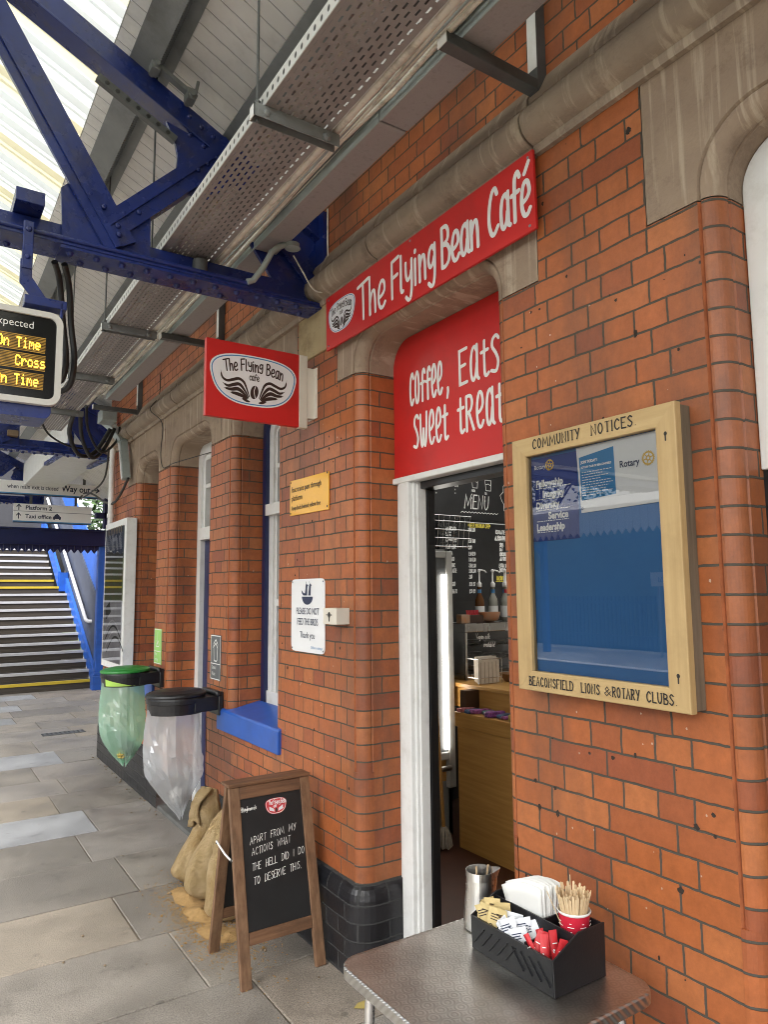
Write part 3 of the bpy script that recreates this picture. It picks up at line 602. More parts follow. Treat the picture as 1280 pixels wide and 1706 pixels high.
def jamb(mb, yE, sg, zb, depth, plain_to=None):
    pr = roll_prof(); n_ = len(pr)
    strip(mb, pr[2:], yE, sg, zb, SPR, 1.443+.112-sg*.02, 0, .45); strip(mb, pr[:3], yE, sg, zb, SPR, yE, 1)
    strip(mb, [pr[-1], (depth+.12, RR)], yE, sg, zb, SPR, 1.443+sg*.005)
    pr = pr+[(depth+.12, RR)]
    if plain_to is not None:
        r = .075; k = RR/r   # plain bullnose below the moulding stop, its reveal in line with the one above
        q = [(r-r*math.cos(a)-.003, (r*math.sin(a))*k) for a in [R(90*i/8) for i in range(9)]]+[(depth+.12, RR)]
        strip(mb, q[:-1], yE, sg, plain_to, zb, 1.443+.112-sg*.03, 0, .5); strip(mb, q[-2:], yE, sg, plain_to, zb, 1.443+sg*.005)
        mb.add([(p[0], yE+sg*p[1], zb) for p in q]+[(p[0], yE+sg*p[1], zb) for p in reversed(pr)], [tuple(range(len(q)+len(pr)))])
for (a, b) in PIERS: face_yz(wb, a, b, PL-.1, SPR)
face_yz(wb, 3.705, 4.5, PL-.1, .80); face_yz(wb, 6.185, 6.95, PL-.1, .80)
BLOCKS = {'D': (-1.5, 1.217), 'door': (1.648, 3.042), 'A': (3.49, 4.681), 'B': (4.681, 6.022), 'C': (6.022, 7.25)}
for a, b in [(-3.2, -1.5), (1.217, 1.648), (3.042, 3.085), (3.462, 3.49), (7.25, 8.1)]: face_yz(wb, a, b, SPR, STR+.02)
face_yz(wb, 3.085, 3.462, SPR, 2.94)
face_yz(wb, -3.2, 8.1, 3.44, 4.6)
for nm, (a, b, zb, d) in OPEN.items():
    pl_ = PL-.1 if nm in ('D', 'door', 'B') else None
    jamb(wb, b, -1, zb, d, pl_); jamb(wb, a, 1, zb, d, pl_)
# end wall and the dark mass behind
wb.quad((0, 8.1, -.02), (0, 8.1, 4.6), (7, 8.1, 4.6), (7, 8.1, -.02), 0, [(8.1, 0), (8.1, 4.6), (15.1, 4.6), (15.1, 0)])
wb.build('brick_wall', [M['brick'], M['groove']], bld)
hb = MB(); rq = random.Random(77)              # old fixing holes filled with dark mortar, paint flecks
HOLES = [(1.737, 1.071, 8), (1.651, 1.065, 7), (1.722, .99, 8), (1.644, .99, 8), (1.42, 1.201, 7), (1.342, 1.222, 5), (1.161, 1.074, 9), (1.11, 1.064, 5), (1.218, .90, 10), (1.111, 1.116, 6), (1.261, 3.067, 10), (1.445, 1.472, 4), (1.735, 2.115, 4), (1.616, 3.005, 5), (1.271, 2.437, 7), (1.523, 2.71, 5), (1.647, 2.641, 5), (1.335, 2.561, 5)]
HOLES += [(rq.uniform(1.08, 1.8), rq.uniform(.5, 2.7), rq.uniform(2, 4.5)) for _ in range(26)]+[(rq.uniform(2.93, 3.7), rq.uniform(.6, 2.7), rq.uniform(2.5, 8)) for _ in range(26)]
def blot(y, z, r, m, x):
    n = 17; e = [rq.uniform(.72, 1.2) for _ in range(n)]; st_ = rq.uniform(.8, 1.6)
    hb.add([(x, y+r*e[k]*math.cos(2*math.pi*k/n), z+r*st_*e[k]*math.sin(2*math.pi*k/n)) for k in range(n)], [tuple(range(n))], m)
for i, (y, z, r) in enumerate(HOLES): blot(y, z, r/1000, 0, -.0008-.00002*i)
for i in range(90): blot(rq.choice((rq.uniform(1.08, 1.8), rq.uniform(2.93, 3.68))), rq.uniform(.5, 2.72), rq.uniform(.0012, .0032), 1, -.0030-.00002*i)
hb.build('fixing_holes', [mat('dark_hole_filling', (.030, .022, .017), .95, .4, 60, bump=.6), mat('paint_fleck', (.52, .40, .32), .7, .2)], bld, kind='stuff')
# plinth of black bricks with a rounded top
def plinth_prof(): return [(-.045, -.02), (-.045, .30)]+[(-.045+.045*(1-math.cos(R(a))), .30+.085*math.sin(R(a))) for a in (18, 36, 54, 72, 90)]
def plinth(y0, y1, corner0=None, corner1=None):
    mb = MB(); pts = []                                    # plan path: (x offset along outward normal handled by scaling)
    pr = plinth_prof(); N = 7
    path = []                                              # (y, x, ny, nx)
    if corner0 is not None:
        path.append((y0-RR, corner0, 1, 0)); path.append((y0-RR, .08, 1, 0))
        path += [(y0-RR*math.sin(R(90-90*k/N)), .075*(1-math.cos(R(90-90*k/N))), math.sin(R(90-90*k/N)), math.cos(R(90-90*k/N))) for k in range(1, N)]
    path.append((y0, 0, 0, 1))
    path.append((y1-(.075 if corner1 is not None else 0), 0, 0, 1))
    if corner1 is not None:
        path += [(y1-.055+.055*math.sin(R(90*k/N)), .075-.075*math.cos(R(90*k/N)), -math.sin(R(90*k/N)), math.cos(R(90*k/N))) for k in range(1, N)]
        path.append((y1, .08, -1, 0)); path.append((y1, corner1, -1, 0))
    V = []; U = [0]
    for a, b in zip(path, path[1:]): U.append(U[-1]+math.hypot(b[0]-a[0], b[1]-a[1]))
    for (y, x, ny, nx) in path:
        for (o, z) in pr: V.append((x+o*nx, y+o*ny*1.0, z))
    n = len(pr)
    for i in range(len(path)-1):
        for j in range(n-1):
            idx = (i*n+j, (i+1)*n+j, (i+1)*n+j+1, i*n+j+1)
            mb.quad(*[V[k] for k in idx], 0, [(U[i]+y0, pr[j][1]), (U[i+1]+y0, pr[j][1]), (U[i+1]+y0, pr[j+1][1]), (U[i]+y0, pr[j+1][1])])
    mb.build('plinth', M['black_brick'], bld, smooth=50)
plinth(-3.2, -.02); plinth(1.055, 1.827, None, None); plinth(2.888, 4.862, .3, None); plinth(5.86, 8.1, None, .3)
# stone heads
def head_path(a, b, inset=0, rad=.19, n=10):
    r = rad-inset; y0, y1, zt = a+inset, b-inset, ZT-inset
    p = [(y1, SPR)]
    p += [(y1-r+r*math.cos(R(90*k/n)), zt-r+r*math.sin(R(90*k/n))) for k in range(n+1)]
    p += [(y0+r-r*math.sin(R(90*k/n)), zt-r+r*math.cos(R(90*k/n))) for k in range(n+1)]
    return p+[(y0, SPR)]
for nm, (bl, br) in BLOCKS.items():
    a, b, zb, d = OPEN[nm]; mb = MB(); P = head_path(a, b)
    outer = [(0, bl+.003, SPR+.004), (0, bl+.003, STR+.02), (0, br-.003, STR+.02), (0, br-.003, SPR+.004)]
    mb.add(outer+[(0, y, max(z, SPR+.004)) for y, z in P], [tuple(range(4+len(P)))])
    prof = roll_prof()+[(d+.12, RR)]
    rings = []
    for (x, ins) in prof: rings.append([(x, y, max(z, SPR+.004)) for y, z in head_path(a, b, ins)])
    n = len(rings[0])
    for r0, r1 in zip(rings, rings[1:]):
        for i in range(n-1): mb.quad(r0[i], r0[i+1], r1[i+1], r1[i])
    mb.build('stone_head', M['stone'], bld, smooth=28)
mb = MB(); mb.box(-.012, .1, 3.088, 3.458, 2.943, STR+.01); mb.build('padstone', M['pad_stone'], bld, bevel=.006)
# string course: segments with open joints
def string_prof():
    p = [(.05, STR), (-.018, STR), (-.024, STR+.012), (-.024, STR+.028)]
    c, r = (-.020, STR+.098), .068
    p += [(c[0]-r*math.cos(R(a)), c[1]+r*math.sin(R(a))) for a in range(-76, 90, 12)]
    p += [(-.026, STR+.170), (-.040, STR+.178), (-.040, STR+.196), (.0, STR+.272), (.05, STR+.272)]
    return p
sp = string_prof(); mb = MB(); ys = [-3.2, -1.6, .18, 1.63, 2.62, 4.15, 5.62, 7.05, 8.16]
for a, b in zip(ys, ys[1:]):
    k = random.uniform(-.004, .003)
    mb.prism([(x+k if x < .04 else x, z+k*.5) for x, z in sp], 'y', a+.004, b-.004)
mb.build('string_course', M['string_stone'], bld, smooth=38)
# downpipe, sills, windows and doors
mb = MB(); mb.tube([(-.05, 7.75, 3.62), (-.05, 7.75, 2.8), (-.05, 7.75, 2.36)], .03, 14)
for z in (3.3, 2.5): mb.tube([(-.05, 7.75, z-.02), (-.05, 7.75, z+.02)], .038, 14)
mb.build('downpipe', M['white_paint'], bld, smooth=40)
def sill(y0, y1):
    mb = MB(); mb.prism([(-.022, .802), (-.022, .925), (-.014, .938), (.21, .985), (.21, .802)], 'y', y0-.035, y1+.12)
    return mb.build('window_sill', M['blue_bright'], bld, bevel=.006)
sill(3.705, 4.5); sill(6.185, 6.95)
M['room_dark'] = mat('dark_interior', (.03, .03, .03), .9, .3)
M['pane_dark'] = mat('dark_pane', (.035, .04, .04), .08, .3, 3, spec=.6)
def arch_band(mb, a, b, zb, w, x0, x1, rad=.135, zt=ZT-RR, m=0):
    """a frame of width w following the arched opening"""
    def path(i):
        r = max(.01, rad-i); n = 8; y0, y1, t = a+i, b-i, zt-i
        return [(y1, zb)]+[(y1-r+r*math.cos(R(90*k/n)), t-r+r*math.sin(R(90*k/n))) for k in range(n+1)]+[(y0+r-r*math.sin(R(90*k/n)), t-r+r*math.cos(R(90*k/n))) for k in range(n+1)]+[(y0, zb)]
    o, i = path(0), path(w); n = len(o)
    for k in range(n-1):
        mb.quad((x0, *o[k]), (x0, *o[k+1]), (x0, *i[k+1]), (x0, *i[k]), m)
        mb.quad((x0, *i[k]), (x0, *i[k+1]), (x1, *i[k+1]), (x1, *i[k]), m)
        mb.quad((x0, *o[k]), (x0, *o[k+1]), (x1, *o[k+1]), (x1, *o[k]), m)
def window(y0, y1):
    a, b = y0+RR, y1-RR
    f = MB(); arch_band(f, a, b, .95, .045, .215, .33); w = f.build('window', M['blue_dark'], bld)
    s = MB(); arch_band(s, a+.045, b-.045, .97, .065, .245, .33, .10, ZT-RR-.045); arch_band(s, a+.11, b-.11, .99, .022, .262, .33, .05, ZT-RR-.11)
    s.box(.215, .33, a+.046, b-.046, 2.20, 2.275); s.box(.235, .33, a+.046, b-.046, .97, 1.05); s.box(.26, .33, a+.1, b-.1, 1.60, 1.645)
    s.box(.265, .33, (a+b)/2-.02, (a+b)/2+.02, 1.05, 2.85); s.box(.265, .33, a+.1, b-.1, 2.52, 2.55)
    s.build('sash', M['white_paint'], w)
    p = MB(); p.quad((.30, a, .96), (.30, b, .96), (.30, b, 2.92), (.30, a, 2.92)); p.build('pane', M['pane_dark'], w)
window(3.705, 4.5); window(6.185, 6.95)
# blue door with white frame and glazed head (second opening to the left)
a, b = 4.862+RR, 5.86-RR
f = MB(); arch_band(f, a, b, .03, .085, .225, .33); f.box(.215, .33, a+.08, b-.08, 2.12, 2.22); f.box(.25, .33, a+.08, b-.08, 2.55, 2.585)
f.box(.25, .33, (a+b)/2-.018, (a+b)/2+.018, 2.22, 2.84); arch_band(f, a+.085, b-.085, 2.2, .04, .245, .33, .06, ZT-RR-.085)
fr = f.build('door_frame', M['white_paint'], bld)
p = MB(); p.quad((.31, a, 2.2), (.31, b, 2.2), (.31, b, 2.92), (.31, a, 2.92)); p.build('pane', M['pane_dark'], fr)
d = MB(); d.box(.262, .30, a+.088, b-.088, .04, 2.118)
for z0, z1 in ((.15, .85), (1.0, 1.98)):
    for q0, q1 in ((a+.16, (a+b)/2-.04), ((a+b)/2+.04, b-.16)): d.box(.256, .262, q0, q1, z0, z1)
dr = d.build('door', M['blue_dark'], bld, bevel=.004)
h = MB(); h.tube([(.22, a+.14, 1.05), (.24, a+.14, 1.05), (.262, a+.14, 1.05)], .02, 12); h.build('handle', M['steel'], dr, smooth=40)
st = MB(); st.box(-.04, .33, 4.85, 5.85, -.05, .03); st.build('doorstep', M['step_stone'], bld, bevel=.008)
# boarded white head over the opening at the right
a, b = -.02+RR, 1.055-RR
f = MB(); P = [(y, z) for y, z in head_path(-.02, 1.055, RR+.002)]; P = [(y, 2.0 if z <= SPR else z) for y, z in P]
f.prism(P, 'x', .125, .16); f.build('fascia_panel', M['white_paint'], bld, bevel=.004)
f = MB(); f.box(.14, .2, a, b, .02, 2.0); f.build('dark_opening_panel', M['black_paint'], bld)  # black panel stands in for the dark inside of the opening
# café doorway: white timber frame and transom, black stop
f = MB(); a, b = 1.827+RR, 2.888-RR
f.box(.19, .28, b-.130, b-.046, .02, 2.203); f.box(.21, .28, b-.146, b-.130, .02, 2.203); f.box(.225, .277, b-.157, b-.146, .02, 2.203); f.box(.215, .36, b-.046, b-.001, .02, 2.203)
f.box(.19, .28, a+.046, a+.130, .02, 2.203); f.box(.21, .28, a+.130, a+.157, .02, 2.203)
f.box(.188, .30, a+.002, b-.002, 2.203, 2.232)
f.build('door_frame', M['white_paint'], bld, bevel=.005)
f = MB(); f.box(.2805, .325, b-.160, b-.12, .036, 2.203); f.box(.2805, .325, a+.12, a+.160, .036, 2.203); f.box(.24, .325, a+.161, b-.161, 2.168, 2.202)
f.build('door_stop', M['black_paint'], bld, bevel=.003)
st = MB(); st.box(-.02, .42, 1.75, 2.95, -.05, .035); st.build('doorstep', M['step_stone'], bld, bevel=.006)
# room behind the doorway
M['floor_red'] = mat('red_quarry_floor', (.075, .024, .012), .5, .2, 5)
M['room_wall'] = mat('room_plaster', (.72, .70, .66), .8, .05)
rm = MB(); rm.quad((.36, .9, .036), (4, .9, .036), (4, 4.62, .036), (.36, 4.62, .036)); rm.build('cafe_floor', M['floor_red'], kind='structure')
rm = MB(); rm.quad((4, .9, .03), (4, 4.62, .03), (4, 4.62, 2.95), (4, .9, 2.95)); rm.quad((.3, .9, .03), (4, .9, .03), (4, .9, 2.95), (.3, .9, 2.95))
rm.quad((.36, 4.62, .03), (4, 4.62, .03), (4, 4.62, 2.95), (.36, 4.62, 2.95))
rm.quad((.36, .9, .03), (.36, a, .03), (.36, a, 2.95), (.36, .9, 2.95)); rm.quad((.362, b, .03), (.362, 4.62, .03), (.362, 4.62, 2.95), (.362, b, 2.95))
rm.quad((.361, a, 2.2), (.361, b, 2.2), (.361, b, 2.95), (.361, a, 2.95))
rm.build('cafe_wall', M['room_wall'], kind='structure')
rm = MB(); X_, Y_ = (1.35, 3.0), (2.0, 4.2)      # ceiling with an unseen glazed opening, added to light the room
for q in ((.3, X_[0], .9, 4.62), (X_[1], 4, .9, 4.62), (X_[0], X_[1], .9, Y_[0]), (X_[0], X_[1], Y_[1], 4.62)): rm.quad((q[0], q[2], 2.95), (q[1], q[2], 2.95), (q[1], q[3], 2.95), (q[0], q[3], 2.95))
rm.build('cafe_ceiling', M['room_wall'], kind='structure')
M['added_rooflight'] = sheet_mat('added_rooflight_sheet', (.84, .84, .80), (.90, .90, .86), .9, .55, .04, .3)
rl = thing('added_rooflight', (2.2, 3.1, 2.95), 'unseen glazed roof opening added to light the café room', 'added_rooflight')
rm = MB(); rm.quad((X_[0], Y_[0], 3.02), (X_[1], Y_[0], 3.02), (X_[1], Y_[1], 3.02), (X_[0], Y_[1], 3.02)); rm.build('glazing_sheet', M['added_rooflight'], rl)
rm = MB()
for q in ((X_[0]-.04, X_[0], Y_[0]-.04, Y_[1]+.04), (X_[1], X_[1]+.04, Y_[0]-.04, Y_[1]+.04), (X_[0], X_[1], Y_[0]-.04, Y_[0]), (X_[0], X_[1], Y_[1], Y_[1]+.04)): rm.box(*q, 2.94, 3.05)
rm.build('kerb', M['white_paint'], rl)

# ---------------------------------------------------------------- signs on the wall
def wallplane(y, z, x=-.0): return Plane((x, y, z), (0, -1, 0), (0, 0, 1))
# big fascia sign
sg = thing('cafe_sign', (-.01, 2.345, 3.055), 'long red café name sign above the doorway', 'sign')
mb = MB(); mb.prism([(3.078, 2.905), (1.612, 2.905), (1.617, 3.192), (3.084, 3.184)], 'x', -.042, -.030); mb.build('panel', M['red'], sg, bevel=.0015)
for y, z in ((3.055, 2.925), (3.055, 3.165), (2.34, 3.175), (2.34, 2.922), (1.64, 2.925), (1.64, 3.172)): mb = MB(); mb.dome((-.042, y, z), (-1, 0, 0), .006, flat=.4); mb.build('screw', M['grey_steel'], sg)
mb = MB(); mb.box(-.03, .0, 2.95, 3.0, 2.96, 3.14); mb.box(-.03, .0, 1.68, 1.73, 2.96, 3.14); mb.build('batten', M['grey_dark'], sg)
pl = wallplane(3.078, 2.905, -.0425)
mb = MB(); size = .168
def fit(mb, pl, s, x0, x1, y, size, w, tilt=0, track=.07):
    sx = (x1-x0)/hand_w(s, size, HAND, 1, track); return hand(mb, pl, s, x0, y, size, w, HAND, sx, 0, 0, track)
fit(mb, pl, 'The', .315, .565, .052, .175, .0088); fit(mb, pl, 'Flying', .60, .93, .062, .165, .0088)
fit(mb, pl, 'Bean', .955, 1.19, .06, .165, .0088, track=.04); fit(mb, pl, 'Café', 1.235, 1.455, .065, .172, .0088, track=.04)
mb.build('lettering', M['white_vinyl'], sg)
mb = MB(); wing_badge(mb, pl, .155, .145, .255, .165); mb.build('badge', [M['badge_white'], M['ink_blue'], M['ink_brown']], sg)
# transom sign in the doorway head
sg = thing('transom_sign', (.2, 2.357, 2.56), 'red panel lettered coffee, eats, sweet treat filling the doorway head', 'sign')
P = [(y, z) for y, z in head_path(1.827, 2.888, RR+.004)]; P = [(y, 2.234 if z <= SPR else z) for y, z in P]
mb = MB(); mb.prism(P, 'x', .20, .215); mb.build('panel', M['red'], sg, bevel=.001)
pl = wallplane(2.832, 2.234, .1995); mb = MB()
def fit_tall(s, x0, x1, y, size, w, track=.10):
    sx = (x1-x0)/hand_w(s, size, TALL, 1, track); hand(mb, pl, s, x0, y, size, w, TALL, sx, 0, .012, track)
fit_tall('coffee', .143, .405, .334, .148, .0076); fit_tall(',', .425, .45, .334, .16, .0076); fit_tall('EatS', .512, .785, .340, .150, .0076)
fit_tall('Sweet', .172, .440, .121, .152, .0076); fit_tall('tReat', .500, .800, .130, .150, .0076)
mb.build('lettering', M['white_vinyl'], sg)
# projecting sign, square to the wall
sg = thing('projecting_sign', (-.35, 3.3, 2.74), 'red double-sided projecting sign with a winged bean badge on a cream bracket', 'sign')
mb = MB(); mb.box(-.598, -.092, 3.285, 3.315, 2.548, 2.938); mb.build('panel', M['red'], sg, bevel=.002)
mb = MB(); mb.box(-.092, -.045, 3.281, 3.319, 2.545, 2.938); mb.box(-.045, -.004, 3.283, 3.317, 2.60, 2.875); mb.box(-.006, 0, 3.25, 3.35, 2.60, 2.875); mb.build('bracket', M['cream'], sg, bevel=.004)
pl = Plane((-.598, 3.2847, 2.548), (1, 0, 0), (0, 0, 1)); mb = MB()
wing_badge(mb, pl, .253, .205, .455, .262); mb.build('badge', [M['badge_white'], M['ink_blue'], M['ink_brown']], sg)
# yellow warning plate
M['yellow_plate'] = mat('yellow_reflective_plate', (.80, .40, .010), .34, .05, 6, metal=0, coat=.25, bump=.25, bs=70)
sg = thing('warning_sign', (-.005, 3.337, 2.2), 'small yellow fast trains warning plate screwed to the brick', 'sign')
mb = MB(); mb.prism([(3.562, 2.108), (3.118, 2.102), (3.118, 2.298), (3.562, 2.304)], 'x', -.008, -.002); mb.build('plate', M['yellow_plate'], sg, bevel=.002)
pl = wallplane(3.562, 2.108, -.0083); mb = MB()
type_(mb, pl, 'Fast trains pass through', .022, .128, .031, .85, bold=.0004); type_(mb, pl, 'platform', .022, .080, .031, .9, bold=.0004); type_(mb, pl, 'Keep back behind yellow line', .022, .028, .026, .80, bold=.0004)
for x, y in ((.012, .012), (.432, .012), (.012, .184), (.432, .184)): poly(mb, pl, ell(x, y, .006, .006, 12), 0, .001)
mb.build('lettering', M['ink_black'], sg)
# bird sign
sg = thing('bird_sign', (-.005, 3.349, 1.57), 'tall white notice asking people not to feed the birds', 'sign')
mb = MB()
P = [(3.538-x, 1.377+z) for x, z in ell(.1885, .1905, .1885, .1905, 48, 14)]
mb.prism(P, 'x', -.007, -.002); mb.build('plate', M['badge_white'], sg)
pl = wallplane(3.538, 1.377, -.0073); mb = MB()
type_(mb, pl, 'PLEASE DO NOT', .19, .196, .036, .70, 'c', 0, bold=.0002); type_(mb, pl, 'FEED THE BIRDS', .19, .141, .036, .665, 'c', 0, bold=.0002); type_(mb, pl, 'Thank you', .19, .073, .035, .82, 'c', 0)
# two birds sitting in a bowl-shaped nest
poly(mb, pl, [(.19+.062*math.cos(R(a)), .288+.042*math.sin(R(a))) for a in range(180, 361, 12)])
for cx in (.172, .212): poly(mb, pl, [(cx-.012, .294), (cx+.016, .294), (cx+.017, .33), (cx+.02, .345), (cx+.012, .356), (cx+.003, .354), (cx-.002, .343), (cx-.004, .325)], 0, .0011); ribbon(mb, pl, [(cx+.016, .349), (cx+.027, .347)], .0022, .0011); ribbon(mb, pl, [(cx+.006, .356), (cx+.002, .366)], .0016, .0011)
poly(mb, pl, [(.122, .324), (.128, .306), (.145, .294), (.17, .294), (.166, .304), (.146, .308)], 0, .0012)
for x, y in ((.016, .016), (.361, .016), (.016, .365), (.361, .365)): poly(mb, pl, ell(x, y, .005, .005, 12), 0, .001)
mb.build('lettering', M['ink_navy'], sg)
mb = MB(); type_(mb, pl, 'Chiltern railways', .355, .022, .014, .95, 'r'); mb.build('maker_line', M['ink_blue'], sg)
# bin labels on the piers
M['label_green'] = mat('green_label', (.33, .62, .16), .5, .05); M['label_grey'] = mat('grey_label', (.115, .12, .125), .5, .08)
def binlabel(y0, y1, z0, z1, m, label, words, cup):
    o = thing('bin_label', (-.003, (y0+y1)/2, (z0+z1)/2), label, 'sign', 'waste labels above the bag bins')
    mb = MB(); mb.box(-.005, 0, y0, y1, z0, z1); mb.build('plate', m, o)
    pl = wallplane(y1, z0, -.0052); w, h = y1-y0, z1-z0; mb = MB()
    ribbon(mb, pl, [(.006, .006), (w-.006, .006), (w-.006, h-.006), (.006, h-.006)], .003, closed=True)
    ribbon(mb, pl, [(.006, h*.36), (w-.006, h*.36)], .003)
    for i, s in enumerate(words): type_(mb, pl, s, w*.14, h*.24-i*.042, .026, .7, 'l')
    if cup:
        ribbon(mb, pl, [(w*.3, h*.80), (w*.36, h*.44), (w*.42, h*.42), (w*.6, h*.42), (w*.66, h*.44), (w*.72, h*.80), (w*.52, h*.90)], .004, closed=True); ribbon(mb, pl, [(w*.28, h*.72), (w*.52, h*.82), (w*.72, h*.70)], .004)
    else:
        ribbon(mb, pl, [(w*.3, h*.58), (w*.3, h*.50), (w*.7, h*.50), (w*.7, h*.58)], .004); ribbon(mb, pl, [(w*.5, h*.9), (w*.5, h*.56)], .004); ribbon(mb, pl, [(w*.36, h*.66), (w*.5, h*.56), (w*.64, h*.66)], .004)
    mb.build('lettering', M['white_vinyl'], o)
binlabel(5.965, 6.17, 1.105, 1.393, M['label_green'], 'narrow green recycling label on brick pier above the green lidded bin', ['Mixed', 'recycling'], False)
binlabel(4.603, 4.79, 1.106, 1.405, M['label_grey'], 'grey general waste label on the pier above the black lidded bin', ['General', 'Waste'], True)
# key switch box
o = thing('switch_box', (-.03, 2.985, 1.575), 'small cream key switch box beside the doorway corner', 'switch')
mb = MB(); mb.box(-.075, 0, 2.925, 3.055, 1.535, 1.612); mb.build('case', M['cream'], o, bevel=.004)
pl = Plane((-.075, 2.9245, 1.535), (1, 0, 0), (0, 0, 1)); pl2 = wallplane(3.055, 1.535, -.0755); mb = MB()
poly(mb, pl2, ell(.065, .045, .012, .014, 16)); ribbon(mb, pl2, [(.065, .035), (.065, .018)], .005); ribbon(mb, pl2, [(.04, .045), (.045, .045)], .003); ribbon(mb, pl2, [(.085, .045), (.09, .045)], .003)
mb.build('keyhole', M['ink_black'], o)

# ---------------------------------------------------------------- notice board
nb = thing('notice_board', (-.03, 1.417, 1.78), 'glazed pale oak community notice board fixed to the brick', 'notice board')
y0, y1, z0, z1 = 1.108, 1.724, 1.372, 2.186; fw = .062
mb = MB(); mb.box(-.046, -.001, y0+.004, y1-.004, z0+.004, z1-.004); mb.build('case', M['weathered_wood'], nb, bevel=.003)
mb = MB()
mb.add([(-.075, y1, z1), (-.075, y0, z1), (-.075, y0+fw, z1-fw), (-.075, y1-fw, z1-fw), (-.048, y1, z1), (-.048, y0, z1), (-.048, y0+fw, z1-fw), (-.048, y1-fw, z1-fw)], [(0, 1, 2, 3), (4, 5, 1, 0), (3, 2, 6, 7), (7, 6, 5, 4)])
mb.build('frame_rail', M['oak_frame_h'], nb, bevel=.003); mb = MB()
mb.add([(-.075, y0, z0), (-.075, y1, z0), (-.075, y1-fw, z0+fw), (-.075, y0+fw, z0+fw), (-.048, y0, z0), (-.048, y1, z0), (-.048, y1-fw, z0+fw), (-.048, y0+fw, z0+fw)], [(0, 1, 2, 3), (4, 5, 1, 0), (3, 2, 6, 7), (7, 6, 5, 4)])
mb.build('frame_rail', M['oak_frame_h'], nb, bevel=.003)
mb = MB()
mb.add([(-.0755, y0, z1), (-.0755, y0, z0), (-.0755, y0+fw, z0+fw), (-.0755, y0+fw, z1-fw), (-.048, y0, z1), (-.048, y0, z0), (-.048, y0+fw, z0+fw), (-.048, y0+fw, z1-fw)], [(0, 1, 2, 3), (4, 5, 1, 0), (3, 2, 6, 7), (7, 6, 5, 4)])
mb.build('frame_stile', M['oak_frame_v'], nb, bevel=.003); mb = MB()
mb.add([(-.0755, y1, z0), (-.0755, y1, z1), (-.0755, y1-fw, z1-fw), (-.0755, y1-fw, z0+fw), (-.048, y1, z0), (-.048, y1, z1), (-.048, y1-fw, z1-fw), (-.048, y1-fw, z0+fw)], [(0, 1, 2, 3), (4, 5, 1, 0), (3, 2, 6, 7), (7, 6, 5, 4)])
mb.build('frame_stile', M['oak_frame_v'], nb, bevel=.003)
M['back_blue'] = mat('blue_backing_paper', (.028, .135, .35), .8, .08, 3)
mb = MB(); mb.box(-.0475, -.0462, y0+fw-.004, y1-fw+.004, z0+fw-.004, z1-fw+.004); mb.build('backing', M['back_blue'], nb)
mb = MB(); mb.quad((-.062, y0+fw-.002, z0+fw-.002), (-.062, y0+fw-.002, z1-fw+.002), (-.062, y1-fw+.002, z1-fw+.002), (-.062, y1-fw+.002, z0+fw-.002)); mb.build('glass_pane', M['glass'], nb)
pl = wallplane(y1, z0, -.0757); W_ = y1-y0; H_ = z1-z0; mb = MB()
def engrave(mb, pl, s, x0, x1, y, size):
    """incised capitals with small serifs"""
    w = hand_w(s, size, CHALK, 1, .13); sx = (x1-x0)/w; x = x0
    for ch in s:
        if ch not in CHALK or ch == ' ': x += .34*size*sx; continue
        adv, st = CHALK[ch]
        for pts, cl in st:
            q = [(x+a*size*sx, y+b*size) for a, b in pts]
            thin = (not cl and len(pts) == 2 and abs(pts[0][1]-pts[1][1]) < .1)
            ribbon(mb, pl, q, size*(.04 if thin else .072), .0006, 0, cl)
            if not cl and not thin:
                for e in (q[0], q[-1]):
                    if abs(e[1]-y) < .06*size or abs(e[1]-y-size) < .06*size: ribbon(mb, pl, [(e[0]-size*.1, e[1]), (e[0]+size*.1, e[1])], size*.026, .0009)
        x += (adv+.13)*size*sx
engrave(mb, pl, 'COMMUNITY', .098, .298, H_-.042, .030); engrave(mb, pl, 'NOTICES.', .338, .502, H_-.042, .030)
engrave(mb, pl, 'BEACONSFIELD', .05, .236, .018, .0265); engrave(mb, pl, 'LIONS', .262, .334, .018, .0265); engrave(mb, pl, 'ROTARY', .375, .468, .018, .0265); engrave(mb, pl, 'CLUBS.', .487, .582, .018, .0265)
ribbon(mb, pl, [(.368, .02), (.349, .036), (.356, .043), (.362, .036), (.347, .025), (.354, .018), (.368, .031)], .0012, .0006)
for z in (.088, H_-.09): poly(mb, pl, ell(W_-.031, z+.006, .005, .006, 14), 0, .0006); ribbon(mb, pl, [(W_-.031, z), (W_-.031, z-.012)], .0022, .0006)
mb.build('lettering', M['ink_black'], nb)
# notices pinned inside
M['rotary_blue'] = mat('deep_blue_poster', (.014, .035, .19), .6, .12, 3); M['cyan_blue'] = mat('mid_blue_print', (.02, .19, .42), .6, .08, 3)
def gear(mb, pl, cx, cy, r, m=0, h=.0008):
    ribbon(mb, pl, ell(cx, cy, r*.80, r*.80, 28), r*.10, h, m, True); ribbon(mb, pl, ell(cx, cy, r*.28, r*.28, 18), r*.09, h, m, True)
    for k in range(6): c, s_ = math.cos(R(60*k+15)), math.sin(R(60*k+15)); ribbon(mb, pl, [(cx+c*r*.3, cy+s_*r*.3), (cx+c*r*.76, cy+s_*r*.76)], r*.07, h+.0003, m)
    for k in range(22): c, s_ = math.cos(R(360*k/22)), math.sin(R(360*k/22)); ribbon(mb, pl, [(cx+c*r*.88, cy+s_*r*.88), (cx+c*r, cy+s_*r)], r*.055, h+.0005, m, cap=False)
